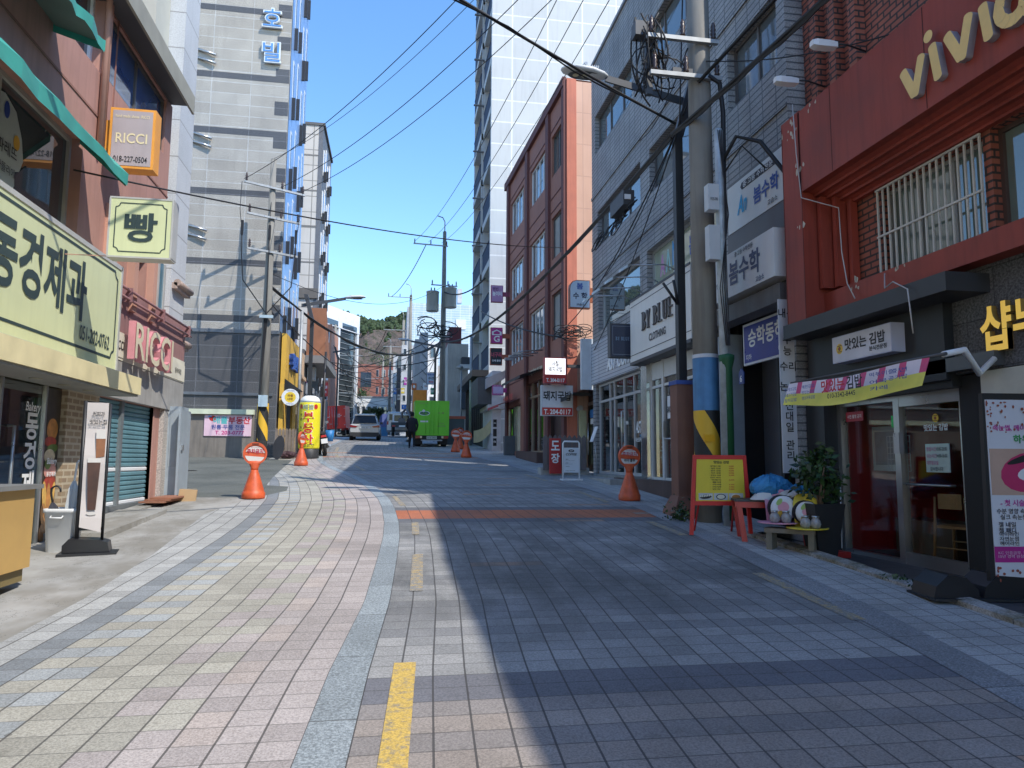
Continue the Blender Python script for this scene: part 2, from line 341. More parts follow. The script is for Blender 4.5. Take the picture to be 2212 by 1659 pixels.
co=n.co();st_=n.ramp(n.noise(n.scale(co,(1.1,.55,1)),.8,7,.7),[(.4,0),(.6,1)])
yz=n.sep(co)[1];zone=n.math('MULTIPLY',n.ramp(n.math('DIVIDE',yz,20),[(.24,0),(.34,1),(.52,.9),(.58,.35)]),1)
col=n.mix(n.math('MULTIPLY',st_,n.math('MULTIPLY',zone,.8)),col,(.085,.087,.085))
col=dirt(n,col,.5,.8);g=n.math('MAXIMUM',gu,gv);col=n.mix(n.math('MULTIPLY',gu,.7),col,(.055,.052,.048));col=n.mix(n.math('MULTIPLY',gv,.85),col,(.045,.042,.04))
n.bump(n.math('SUBTRACT',1,g),.4,.006)
struct('road',strip(KR,RR,-12,120,.25,0,KR,2),n.fin(col,.78))
# granite bands
def granite(c,name,L=1.0,sp_=.3):
    n=ND(name);u,v,_=n.sep(n.co('UV'));su=n.math('DIVIDE',u,L);g=n.math('LESS_THAN',n.math('FRACT',su),.008/L)
    col=n.mix(1,c,n.ramp(n.white(n.comb(n.math('FLOOR',su),1,1)),[(0,.82),(1,1.12)]),'MULTIPLY')
    col=n.mix(1,col,n.ramp(n.noise(n.co(),60,2,.75),[(.38,1-sp_),(.62,1+sp_)]),'MULTIPLY');col=dirt(n,col,.3,.9)
    return n.fin(n.mix(g,col,(.06,.06,.055)),.65)
GB=granite((.27,.3,.31),'granite kerb blue grey')
struct('kerb_strip',strip(KL,KR,-12,60,.25,.004,KL),GB)
struct('right_kerb_strip',strip(RR,RB,-12,44,.25,.004,RR),granite((.27,.275,.28),'granite kerb'))
n=ND('light pavers');u,v,fu,fr_,gu,gv=paver_uv(n,.19,.2,.006,.005)
col=n.mix(n.white(n.comb(fu,fr_,0)),(.37,.365,.355),(.44,.435,.42));col=dirt(n,col,.6,.8);g=n.math('MAXIMUM',gu,gv)
col=n.mix(n.math('MULTIPLY',g,.75),col,(.07,.065,.06));n.bump(n.math('SUBTRACT',1,g),.4,.006)
LP=n.fin(col,.8)
struct('right_pavement',strip(RB,RS,-12,60,.25,0,RB,2),LP)
# concrete apron, asphalt alley, low shop forecourt, pale kerbstone
n=ND('worn concrete');v=n.co();c=n.mix(n.ramp(n.noise(v,1.1,7,.65),[(.32,0),(.68,1)]),(.24,.23,.205),(.37,.36,.335))
c=n.mix(n.ramp(n.noise(n.scale(v,(1,.6,1)),.55,5,.7),[(.48,0),(.58,.75)]),c,(.2,.185,.155))
cr=n.math('LESS_THAN',n.math('ABSOLUTE',n.math('SUBTRACT',n.noise(v,.75,7,.75),.5)),.0022);c=n.mix(n.math('MULTIPLY',cr,.7),c,(.06,.06,.05));n.bump(n.noise(v,26,4),.3,.01)
CON=n.fin(c,.88)
FA=[(-12,-4.35),(14.7,-4.35)]
struct('concrete_apron',strip([(y,-4.6) for y in (-12,20)],SL,-12,14.4,.3,0),CON)
n=ND('asphalt');v=n.co();c=n.mix(n.ramp(n.noise(v,.8,6,.6),[(.35,0),(.65,1)]),(.075,.08,.07),(.12,.125,.11))
c=n.mix(1,c,n.ramp(n.noise(v,90,2,.8),[(.36,.6),(.64,1.5)]),'MULTIPLY');n.bump(n.noise(v,60,3),.5,.01)
ASP=n.fin(c,.9)
struct('alley_asphalt',strip([(y,-16) for y in (0,30)],SL,14.4,27.3,.3,0),ASP)
struct('far_yard',strip([(y,-30) for y in (0,130)],[(y,-4.9) for y in (0,60)],60,130,5,0),ASP)
mb=MB();mb.box(5.08,6.9,-14,9.9,.0,.38);struct('shop_forecourt',mb,TILE((.055,.055,.06),(.075,.075,.08),(.03,.03,.03),.6,.6,.012,0,.55,name='dark floor tiles'))
n=ND('mossy granite');v=n.co();c=n.mix(n.ramp(n.noise(v,2.3,6,.7),[(.42,0),(.62,1)]),(.36,.355,.34),(.15,.13,.08));c=n.mix(1,c,n.ramp(n.noise(v,55,2),[(.35,.7),(.65,1.25)]),'MULTIPLY');n.bump(n.noise(v,14,4),.5,.02)
MOS=n.fin(c,.85)
y=-6.;i=0
kt=[]
while y<9.5:
    L=1.02;mb=MB();a,b=y,min(y+L-.014,9.62);x0,x1=lerp(RS,a),lerp(RS,b);kk=i%3*.008
    za,zb=H(a)+.045+kk,H(b)+.045+kk
    P8=[(x0+.01,a,za-.5),(x1+.01,b,zb-.5),(x1+.15,b,zb-.5),(x0+.15,a,za-.5),(x0,a,za-.015),(x1,b,zb-.015),(x1+.15,b,zb),(x0+.15,a,za)]
    for q in ((4,5,6,7),(0,1,5,4),(1,2,6,5),(2,3,7,6),(3,0,4,7)): mb.face([P8[j] for j in q])
    o=mb.build('kerbstone',MOS);tag(o,kind='structure');y+=L;i+=1
# painted yellow lines
n=ND('worn yellow paint');v=n.co();c=n.mix(n.ramp(n.noise(v,22,5,.75),[(.33,0),(.52,1)]),(.24,.215,.17),(.56,.38,.09));c=n.mix(1,c,n.ramp(n.noise(v,75,2,.8),[(.36,.7),(.62,1.15)]),'MULTIPLY');YP=n.fin(c,.75)
n=ND('faded yellow paint');v=n.co();c=n.mix(n.ramp(n.noise(v,16,5,.75),[(.44,0),(.62,1)]),(.23,.225,.215),(.42,.31,.14));c=n.mix(1,c,n.ramp(n.noise(v,75,2,.8),[(.36,.6),(.62,1.2)]),'MULTIPLY');YF=n.fin(c,.8)
def line(x0,y0,x1,y1,w,name='yellow_line'):
    mb=MB();N=max(2,int(abs(y1-y0)/.3))
    for k in range(N):
        a,b=k/N,(k+1)/N;ya,yb=y0+(y1-y0)*a,y0+(y1-y0)*b;xa,xb=x0+(x1-x0)*a,x0+(x1-x0)*b
        mb.face([(xa,ya,H(ya)+.005),(xa+w,ya,H(ya)+.005),(xb+w,yb,H(yb)+.005),(xb,yb,H(yb)+.005)])
    struct(name,mb,YP if y0<2 else YF)
line(-.15,1.5,.04,4.85,.14);line(.18,6.75,.25,8.5,.12);line(3.7,5.45,3.75,7.2,.13);line(3.95,9.6,3.92,10.9,.13);line(.28,9.9,.3,11.0,.1);line(.15,13,.0,14.5,.1);line(4.02,13.4,3.95,15.5,.12);line(3.8,18,3.6,20,.12);line(-.85,21.2,-1.25,23.2,.12);line(-2.05,27.5,-2.3,29.5,.12);line(-2.5,32,-2.7,36,.12)
# manhole cover and hill
mb=MB();g=G(790,980);mb.lathe([(.0,.0),(.3,.0),(.31,-.01)],(-5.6,21,H(21)+.012),20);struct('manhole_cover',mb,M((.1,.1,.1),.6,.6))
mb=MB();NX,NY=130,46
def hz(x,y):
    t=(y-340)/330.
    ridge=113-.17*max(-220,min(60,x))+10*math.sin(x*.013+1.2)+6*math.sin(x*.05)+ (14 if x<-80 else 0)*min(1,(-80-x)/80 if x<-80 else 0)
    s=max(0,min(1,t));s=s*s*(3-2*s)
    return 5+ridge*s+(6*math.sin(x*.11+y*.05)+4*math.sin(x*.23-y*.09))*s*(1.3-s)*1.4+rnd.uniform(-1.3,1.3)*s
vs=[[(-420+x*6.5,340+y*9.,hz(-420+x*6.5,340+y*9.)) for x in range(NX)] for y in range(NY)]
for y in range(NY-1):
    for x in range(NX-1): mb.face([vs[y][x],vs[y][x+1],vs[y+1][x+1],vs[y+1][x]])
n=ND('hillside scrub and rock');v=n.co();zz=n.sep(v)[2]
rock=n.mix(n.ramp(n.noise(v,.06,8,.75),[(.35,0),(.65,1)]),(.1,.075,.06),(.27,.2,.165));rock=n.mix(n.ramp(n.noise(n.scale(v,(1,1,.4)),.16,6,.7),[(.5,0),(.62,.8)]),rock,(.05,.065,.03))
gr=n.mix(n.noise(v,.3,6,.8),(.02,.035,.015),(.055,.08,.03))
f=n.math('ADD',n.math('DIVIDE',zz,150),n.math('MULTIPLY',n.math('SUBTRACT',n.noise(v,.018,5,.6),.5),.55));n.bump(n.noise(v,.25,6,.8),1,6)
struct('hill',mb,n.fin(n.mix(n.ramp(f,[(.7,0),(.78,1)]),rock,gr),.95))
# wooded crest of the hill
mb=MB()
for k in range(7000):
    x=rnd.uniform(-330,200);y=rnd.uniform(540,720);z=hz(x,y)
    if z<107+8*math.sin(x*.03): 
        if rnd.random()<.93: continue
    r=rnd.uniform(1.3,2.7)
    rg=[[(x+rr*r*math.cos(a*1.2566+j)*rnd.uniform(.7,1.2),y+rr*r*math.sin(a*1.2566+j)*rnd.uniform(.7,1.2),z+h*r) for a in range(5)] for j,(rr,h) in enumerate(((.5,-.3),(1,.5),(.8,1.3),(.25,1.9)))]
    mb.ring(rg,0,False,True)
tag(mb.build('wooded_ridge',M((.035,.055,.022),.95,0,.45,.08,0)),'dark green woodland covering the top of the hill behind the street','woodland',kind='stuff')
# ================= buildings on the left =================
PINK=M((.42,.225,.18),.8,0,.09,1.6,.15,.25,'terracotta render');PINKL=M((.5,.27,.2),.8,0,.1,2,.1);TEAL=M((.05,.32,.26),.5,0,.15,3);MAUV=M((.3,.16,.15),.75,0,.12,2,.1,.3)
ROOFD=M((.07,.07,.075),.6);CRW=M((.5,.49,.42),.8,0,.07,2,.1);STONE=TILE((.5,.52,.54),(.56,.57,.58),(.3,.3,.3),1.6,.75,.012,0,.6,.12,.3,.1,'pale stone')
BT=T('bakery_building','pink rendered two storey building with teal awnings over the bakery and the shut shoe shop','building',(-4.2,8,.5))
fl=rd(FL(-4.2),1)
mb=MB();gw=(10.55,13.25,7.05,8.05)
h2=[(-6,-2,4.3,6),(0,4.2,4.4,5.9),(4.8,10.05,4.35,5.85),(7.5,10.45,7.0,9.2),gw,(11.25,11.85,4.0,5.05),(12.2,12.75,3.95,4.95),(13.35,13.8,3.9,5.1)]
gh=[(-6,9.97,.5,2.5),(11.0,13.95,.7,2.5)]
wall(mb,fl,-9,10.5,0,12.2,[h for h in h2 if h[1]<=10.5]+gh[:1],.22,0,0,0);wall(mb,fl,10.5,13.6,0,8.1,[gw,h2[5],h2[6],(11.0,13.97,.7,2.5)],.22,0,0,0);wall(mb,fl,13.6,14.4,0,4.2,[(13.61,14.39,.6,2.5)],.12);
body(mb,Fr(-4.2,0,0,1,1,0),-9,10.5,6,0,12.2);body(mb,Fr(-4.2,0,0,1,1,0),10.52,13.6,6,0,8.08);mb.box(13.6,14.5,-6,-.02,0,4.2,fl)
mb.build('wall',[PINK],BT)
mb=MB()
for z in (6.35,8.3): mb.box(-9,13.6,.0,.012,z,z+.03,fl)
for u in (5.2,7.4,10.9): mb.box(u,u+.03,0,.013,5.9,9.5,fl)
mb.build('render_joint',M((.27,.13,.1),.9),BT)
FRW=M((.4,.38,.35),.5)
for h,m,nu in ((h2[0],FRW,3),(h2[1],FRW,3),(h2[2],FRW,3),(h2[3],WHT,3),(gw,M((.09,.085,.08),.5),2),(h2[5],FRW,1),(h2[6],FRW,1)):
    window(BT,fl,h,m,GLASS((.05,.06,.07)) if h is not gw else GLASS((.05,.09,.2),.04,'blue window glass'),-.2 if h is not gw else -.1,nu,1,.06)
mb=MB();mb.box(13.3,13.36,-.1,.03,3.9,5.1,fl);mb.box(13.6,13.66,0,.04,3.9,5.1,fl);o=mb.build('window',FRW,BT);box('pane',GLASS((.12,.22,.27)),o,13.37,13.6,-.05,.02,3.9,5.1,fl)
# roof slab over the blue windows, pilasters, sills
mb=MB();mb.prism([(9.6,8.1),(13.5,8.1),(13.62,8.35),(9.6,8.35)],fl,-.5,.33);mb.build('roof_slab',[ROOFD],BT)
mb=MB();mb.box(9.6,13.66,.33,.37,8.02,8.36,fl);mb.build('roof_fascia',M((.3,.29,.24),.7),BT)
mb=MB()
for u in (11.0,11.95,12.85): mb.box(u-.07,u+.1,0,.12,3.9,5.3,fl)
mb.build('pilaster',PINKL,BT)
# teal awnings with ribbed undersides
def awning(par,u0,u1,z0,z1,out,m,und,fr,lip=.16,name='awning'):
    mb=MB();N=40;P=fr.p
    for k in range(N):
        a,b=u0+(u1-u0)*k/N,u0+(u1-u0)*(k+1)/N;j=lambda t:.02*math.sin(t*9)+.012*math.sin(t*31)
        A=[P(a,0,z1),P(b,0,z1),P(b,out+j(b),z0+lip+j(b)*.6),P(a,out+j(a),z0+lip+j(a)*.6)];mb.face(A)
        mb.face([A[3],A[2],P(b,out+j(b)*.8,z0+j(b*2)),P(a,out+j(a)*.8,z0+j(a*2))])
        mb.face([P(a,.02,z1-.12),P(b,.02,z1-.12),P(b,out-.03,z0+lip-.04),P(a,out-.03,z0+lip-.04)],1)
    for u in (u0,u1): mb.face([P(u,0,z1),P(u,out,z0+lip),P(u,out,z0),P(u,0,z1-.2)])
    return mb.build(name,[m,und],par)
UND=M((.16,.15,.13),.8)
awning(BT,-6,9.95,5.2,5.95,.6,TEAL,UND,fl);awning(BT,3,9.02,6.56,6.95,.6,TEAL,UND,fl,.14)
# mauve fascia of the shoe shop, white side boards, 3d letters, pipes
mb=MB();mb.box(10.9,15.0,.0,.06,3.28,4.22,fl);mb.box(14.4,15.0,-3,.0,3.28,4.22,fl);mb.build('fascia',MAUV,BT)
mb=MB();mb.box(11.0,15.0,.0,.08,2.5,3.27,fl);mb.box(14.4,15.02,-3,0,2.5,3.27,fl);mb.build('lintel',CONC,BT)
mb=MB();mb.box(13.96,14.4,-.25,.06,.5,2.5,fl);mb.build('pillar',TILE((.4,.37,.34),(.45,.41,.37),(.3,.28,.26),.5,.7,.006,0,.7,.15,.2,.3),BT)
mb=MB()
for dz in (0,.14): mb.tube([fl.p(10.9,.16,4.16-dz),fl.p(15.02,.16,4.16-dz)],.022,6)
for u in (11.6,13.2,14.8): mb.box(u,u+.03,.06,.2,3.98,4.2,fl)
mb.build('conduit',M((.26,.13,.13),.6),BT)
mb=MB();mb.tube([fl.p(10.42,.06,5.9),fl.p(10.42,.06,11.5)],.045,8);mb.tube([fl.p(10.53,.05,5.9),fl.p(10.53,.05,11.5)],.03,6);mb.build('drain_pipe',PINKL,BT)
# shutters
SH=M((.15,.31,.36),.45,.2,.12,2,0,.3);SHG=M((.2,.22,.23),.5,.4)
for a,b in ((11.0,12.15),(12.25,13.93)):
    mb=MB();z=.86
    while z<2.5:
        P=fl.p;zz=min(z+.075,2.5);mi=1 if (1.34<z<1.42 or z<.9) else 0
        for q in (((-.1,z),(-.075,z+.02)),((-.075,z+.02),(-.075,zz-.018)),((-.075,zz-.018),(-.1,zz))): mb.face([P(a,q[0][0],q[0][1]),P(b,q[0][0],q[0][1]),P(b,q[1][0],q[1][1]),P(a,q[1][0],q[1][1])],mi)
        z+=.075
    o=mb.build('roller_shutter',[SH,WHT],BT)
mb=MB();mb.box(12.15,12.25,-.12,-.03,.7,2.5,fl);mb.box(11.0,13.95,-.14,-.02,.78,.87,fl);mb.build('shutter_frame',SHG,BT)
# bakery shop front: glass, brick pier, fascia soffit, posters on the glass
BRK=TILE((.36,.27,.17),(.28,.2,.13),(.5,.42,.3),.22,.085,.016,.5,.8,.35,.7,.0,'tan brick')
mb=MB();mb.box(9.97,10.98,.0,.07,.35,2.62,fl);mb.build('brick_pier',BRK,BT)
mb=MB();mb.box(-6,10.95,.0,.62,2.5,2.74,fl);mb.build('soffit',[M((.72,.62,.35),.5)],BT)
mb=MB();mb.box(-6,10.9,.05,.6,2.47,2.497,fl);mb.build('ceiling_panel',M((.25,.25,.22),.6),BT)
for u in (8.6,9.3,10.0): 
    mb=MB();c=fl.p(u,.3,2.462);mb.lathe([(0,0),(.06,0),(.07,.004),(.07,.008)],c,12);mb.build('downlight',M((.3,.28,.2),.4),BT)
box('backdrop',M((.3,.33,.3),.7),BT,-6,9.8,-1.6,-1.55,.3,2.5,fl)
o=MB().box(-6,9.97,-.03,-.005,.42,2.5,fl).build('shop_glass',CLEAR((.62,.72,.7),.42),BT)
mb=MB();mb.box(9.52,9.56,-.02,.02,.42,2.5,fl);mb.box(8.5,8.54,-.02,.02,.42,2.5,fl);mb.box(-6,9.9,-.1,.03,.36,.46,fl);mb.build('door_frame',STEEL,o)
mb=MB();mb.tube([fl.p(8.72,.0,1.95),fl.p(8.72,.07,1.95),fl.p(8.72,.07,1.05),fl.p(8.72,.0,1.05)],.018,8);mb.build('door_handle',STEEL,o)
text([('동\n경\n제\n과',9.25,1.45,None,1.35,0,.03),('단체주문',9.2,.62,.42,.11,0,.02),('Bakery',9.25,2.18,.36,.14,0,.02,.2)],rd(FL(-4.2),1),.002,'glass_lettering',TXW,o)
# step
n=ND('beige step tiles')
mb=MB();mb.box(4,11.0,.0,.34,.2,.47,fl);mb.build('step',TILE((.5,.43,.3),(.47,.4,.28),(.3,.25,.18),.12,.3,.004,0,.7,.2,.2),BT)
mb=MB();mb.prism([(11,.5),(14.4,.5),(14.4,.88),(11,.74)],fl,.0,.24);mb.build('shutter_step',CON,BT)
# food poster on the glass: a picture built up of its own shapes
def blob(mb,u,z,a,b,fr,w,mi,rot=0,n=18):
    mb.face([fr.p(u+a*math.cos(t)*math.cos(rot)-b*math.sin(t)*math.sin(rot),w,z+a*math.cos(t)*math.sin(rot)+b*math.sin(t)*math.cos(rot)) for t in [2*math.pi*k/n for k in range(n)]],mi)
PC=[M(c,.35,0,.35,9) for c in ((.05,.04,.03),(.55,.24,.06),(.7,.42,.1),(.4,.05,.03),(.6,.5,.33),(.12,.2,.04),(.62,.3,.25),(.3,.14,.05))]
mb=MB();mb.box(9.58,9.95,.0,.006,.46,2.45,fl,0)
for j,(u,z,a,b,mi,r) in enumerate(((9.68,1.95,.09,.11,1,.2),(9.66,1.8,.1,.05,3,0),(9.7,1.72,.09,.04,5,.1),(9.66,1.62,.09,.07,4,0),(9.68,1.45,.1,.09,6,0),(9.64,1.52,.05,.05,5,0),(9.68,1.3,.1,.07,3,.3),(9.62,1.12,.035,.16,2,.3),(9.68,1.08,.035,.17,1,.1),(9.74,1.12,.03,.15,2,-.3),(9.63,.88,.05,.14,1,.5),(9.72,.85,.05,.13,2,-.1),(9.62,.66,.05,.12,7,.3),(9.72,.6,.05,.12,2,-.4))):
    blob(mb,9.58+(u-9.57)*1.68,z,a*1.6,b*1.25,fl,.008+.001*j,mi,r*.6)
mb.build('food_poster',PC,o)
text([('Bakery',9.77,1.55,.27,.1,0,.03,.2),('동경제과',9.77,1.4,.25,.06,0,.03)],rd(FL(-4.2),1),.024,'poster_lettering',TXW,o)
box('price_sticker',RED,o,8.2,8.42,.0,.006,1.95,2.5,fl)
# palette-shaped painter's sign in the big window
w_=[c for c in BT.children if c.name.startswith('window')][2]
mb=MB();pl=[(8.2,5.6),(8.45,5.65),(8.7,5.55),(8.86,5.3),(8.93,5.05),(8.86,4.9),(8.76,4.86),(8.78,4.7),(8.7,4.55),(8.5,4.5),(8.2,4.6)]
mb.prism(pl,fl,-.17,-.165);o2=mb.build('palette_sticker',M((.5,.53,.5),.5),w_)
mb=MB();blob(mb,8.75,5.2,.07,.09,fl,-.16,0);blob(mb,8.5,5.48,.06,.1,fl,-.16,1);blob(mb,8.3,5.5,.05,.08,fl,-.16,2);mb.build('colour_spots',[M((.75,.4,.05)),TXB,RED],w_)
text([('파레뜨',8.55,5.05,.42,.16,0,.01),('아뜰리에',8.55,4.82,.38,.11,0,.005)],rd(FL(-4.2),1),-.155,'sticker_lettering',TXK,w_)
# ---- signs on the bakery ----
SG=M((.62,.645,.37),.35,0,.05,1.2,0,.1);SGR=M((.45,.44,.41),.4)
o=T('bakery_sign_board','long pale green board lettered 동경제과 above the bakery','sign',(-3.9,9,3.5));f=rd(FL(-3.9),1)
mb=MB();mb.box(2,10.85,-.28,0,2.82,4.3,f);mb.build('panel',SG,o)
mb=MB();mb.box(2,10.86,-.01,.012,4.27,4.33,f);mb.box(2,10.86,-.01,.012,2.79,2.84,f);mb.box(10.83,10.88,-.29,.012,2.79,4.33,f);mb.build('edge_frame',SGR,o)
DGN=M((.03,.05,.05),.5);mb=MB()
def cutframe(mb,u0,u1,z0,z1,c,t,f,w):
    P=[(u0+c,z0),(u1-c,z0),(u1,z0+c),(u1,z1-c),(u1-c,z1),(u0+c,z1),(u0,z1-c),(u0,z0+c)]
    for a,b in zip(P,P[1:]+P[:1]):
        if abs(a[0]-b[0])>1e-6 and abs(a[1]-b[1])>1e-6:
            cx,cz=(u1 if a[0]>(u0+u1)/2 else u0),(z1 if a[1]+b[1]>(z0+z1) else z0);a0=math.atan2(a[1]-cz,a[0]-cx);a1=math.atan2(b[1]-cz,b[0]-cx)
            if a1-a0>math.pi:a1-=2*math.pi
            if a0-a1>math.pi:a1+=2*math.pi
            pts=[(cx+c*math.cos(a0+(a1-a0)*k/5),cz+c*math.sin(a0+(a1-a0)*k/5)) for k in range(6)]
        else: pts=[a,b]
        for p,q in zip(pts,pts[1:]):
            l=math.hypot(q[0]-p[0],q[1]-p[1]);nx,nz=-(q[1]-p[1])/l*t/2,(q[0]-p[0])/l*t/2
            mb.face([f.p(p[0]+nx,w,p[1]+nz),f.p(q[0]+nx,w,q[1]+nz),f.p(q[0]-nx,w,q[1]-nz),f.p(p[0]-nx,w,p[1]-nz)])
cutframe(mb,3,10.72,2.98,4.2,.1,.035,f,.004);mb.build('border_line',DGN,o)
text([('동경제과',8.6,3.68,2.25,.76,0,.04),('051-202-0762',10.07,3.17,.95,.19,0,.012)],f,.004,'lettering',DGN,o)
o=T('projecting_sign','square pale green box sign reading 빵, jutting from the bakery wall','sign',(-3.0,8.9,4.3));f=rd(FF(8.9),1)
mb=MB();mb.box(-3.37,-2.68,-.19,0,3.97,4.68,f);mb.build('box',SG,o);mb=MB()
for q in ((-3.38,-2.67,3.955,3.975),(-3.38,-2.67,4.675,4.695),(-3.385,-3.365,3.975,4.675),(-2.685,-2.665,3.975,4.675)): mb.box(q[0],q[1],-.195,.006,q[2],q[3],f)
mb.build('edge_frame',SGR,o);mb=MB();cutframe(mb,-3.31,-2.74,4.03,4.62,.05,.012,f,.004);mb.build('border_line',DGN,o)
text([('빵',-3.02,4.33,.37,.36,0,.05)],f,.004,'lettering',DGN,o);box('wall_bracket',PINKL,o,-4.2,-3.385,-.16,-.15,4.0,4.01,f)
o=T('projecting_sign','orange framed shoe shop box sign lettered RICCI with 018-227-0504','sign',(-3.75,10.55,6.1));f=rd(FF(10.55),1);OY=M((.78,.33,.05),.5)
mb=MB();mb.box(-4.080,-3.473,-.24,0,5.689,6.576,f);mb.build('box',OY,o);box('face',M((.42,.36,.36),.4,0,.1,2,0,.1),o,-4.043,-3.510,-.01,.005,5.727,6.539,f);box('junction_box',OY,o,-4.2,-4.09,-.26,-.05,5.95,6.4,f)
CRL=M((.78,.66,.4),.4)
def serif(word,u0,z0,w,h,f,wd,m,name,par,t=.006,side=None):
    """roman capitals with serifs, drawn from their strokes"""
    mb=MB();L=len(word);cw=w/sum({'I':.45,' ':.35,'M':1.1}.get(c,.85) for c in word);x=u0
    def bar(a,b,c,d): mb.box(a,b,wd,wd+t,c,d,f)
    def arc(cx,cz,rx,rz,a0,a1,th,n=12):
        for k in range(n):
            p,q=[a0+(a1-a0)*j/n for j in (k,k+1)]
            for_=[(cx+r*math.cos(a),cz+s_*math.sin(a)) for a,r,s_ in ((p,rx,rz),(q,rx,rz),(q,rx-th*abs(math.cos(q))-th*.25,rz-th*.35),(p,rx-th*abs(math.cos(p))-th*.25,rz-th*.35))]
            mb.prism(for_,f,wd,wd+t)
    S_=h*.17
    for c in word:
        k=cw*{'I':.45,' ':.35,'M':1.1}.get(c,.85);g=k*.12;a,b=x+g,x+k-g;d=b-a
        def ser(cx,z): bar(cx-S_*.85,cx+S_*.85,z,z+h*.06)
        if c=='I': m_=(a+b)/2;bar(m_-S_/2,m_+S_/2,z0,z0+h);ser(m_,z0);ser(m_,z0+h*.94)
        elif c in 'RBPDE':
            bar(a+S_*.4,a+S_*1.4,z0,z0+h);ser(a+S_*.8,z0);ser(a+S_*.8,z0+h*.94)
            if c in 'RBP': arc(a+S_*1.2,z0+h*.74,d*.62,h*.26,-1.57,1.57,S_)
            if c=='B': arc(a+S_*1.2,z0+h*.26,d*.7,h*.26,-1.57,1.57,S_)
            if c=='R': mb.prism([(a+S_*1.9,z0+h*.5),(a+S_*2.9,z0+h*.5),(b+S_*.2,z0),(b-S_*.9,z0)],f,wd,wd+t)
            if c=='E':
                for zz in (0,.47,.93): bar(a+S_*.8,b,z0+h*zz,z0+h*(zz+.07))
        elif c in 'CG':
            arc((a+b)/2,z0+h/2,d/2,h/2,.75,5.5,S_);
            if c=='G': bar((a+b)/2,b,z0+h*.4,z0+h*.47)
        elif c=='L': bar(a+S_*.4,a+S_*1.4,z0,z0+h);bar(a,b,z0,z0+h*.07);ser(a+S_*.8,z0+h*.94)
        elif c=='U': bar(a,a+S_,z0+h*.3,z0+h);bar(b-S_*.6,b,z0+h*.3,z0+h);arc((a+b)/2,z0+h*.3,d/2,h*.3,3.14,6.28,S_);ser(a+S_/2,z0+h*.94);ser(b-S_*.3,z0+h*.94)
        elif c=='Y': m_=(a+b)/2;bar(m_-S_/2,m_+S_/2,z0,z0+h*.45);ser(m_,z0);mb.prism([(a,z0+h),(a+S_,z0+h),(m_+S_/2,z0+h*.4),(m_-S_/2,z0+h*.4)],f,wd,wd+t);mb.prism([(b-S_*.5,z0+h),(b,z0+h),(m_+S_/2,z0+h*.4),(m_,z0+h*.4)],f,wd,wd+t)
        x+=k
    if side is not None:
        for k_,(fc) in enumerate(mb.f): pass
    if f.rd<0:
        c0=u0+w/2
    return mb.build(name,m,par)
text([('RICCI',-3.78,6.13,.42,.15,0,.012)],f,.006,'lettering',CRL,o)
text([('018-227-0504',-3.781,5.820,.45,.085,0,.005),('hand made shose  RICCI',-3.781,6.455,.45,.047,1,.005)],f,.006,'small_lettering',[TXK,CRL],o)
o=T('shop_sign','white strips and raised pink letters RICCI on the mauve fascia over the shutters','sign',(-4.1,12.5,3.4));f=rd(FL(-4.1),1)
mb=MB();mb.box(10.95,11.75,-.03,0,3.12,3.45,f);mb.box(13.7,14.95,-.03,0,3.1,3.42,f);mb.box(10.95,14.95,-.03,-.01,3.08,3.5,f);mb.build('strip',M((.66,.62,.5),.6),o)
text([('shose RICCI',11.3,3.3,.75,.14,0,.01),('동아대점',14.5,3.27,.4,.1,0,.01)],f,.003,'small_lettering',TXK,o)
text([('RICCI',12.55,3.4,1.9,.6,0,.026,0,.1)],f,.08,'letter_body',[M((.6,.25,.27),.5)],o);text([('RICCI',12.55,3.4,1.88,.57,0,.012)],f,.186,'letter_face',[M((.66,.57,.4),.45)],o)
# ---- cream and pale stone building behind ----
o=T('stone_clad_building','narrow pale stone and cream building between the pink building and the alley','building',(-4.3,15.5,1));f=FL(-4.3)
mb=MB();wall(mb,f,14.42,15.35,.5,16,[],.1);body(mb,f,14.42,15.35,8,.5,16);mb.build('wall',[STONE],o)
mb=MB();mb.box(13.63,14.41,-6,-.3,4.25,15,f);mb.build('cream_wall',CRW,o)
for z,a,b in ((5.0,14.5,15.42),(3.9,14.9,15.5)):
    mb=MB();mb.tube([f.p(a,.1,z),f.p(b,.1,z)],.07,8);mb.box(a,b,-.0,.1,z-.12,z,f);mb.build('stone_ledge',M((.4,.3,.25),.6,0,.2,8),o)
box('window',M((.1,.14,.12),.4),o,15.355,15.36,-1.3,-.3,1.9,3.0,f)
o=T('shutter_locker','tall pale grey steel cabinet with a half open door at the alley mouth','cabinet',(-4,14.2,.86))
box('carcass',M((.36,.41,.45),.4,.2),o,-4.14,-3.92,14.2,14.7,.86,2.57);box('door',M((.36,.41,.45),.4,.2),o,-3.9,-3.86,14.0,14.65,.9,2.5);box('lock',STEEL,o,-3.86,-3.83,14.1,14.18,1.75,1.85);box('side_panel',M((.3,.34,.37),.4),o,-4.1,-3.95,14.19,14.195,1.45,2.5)
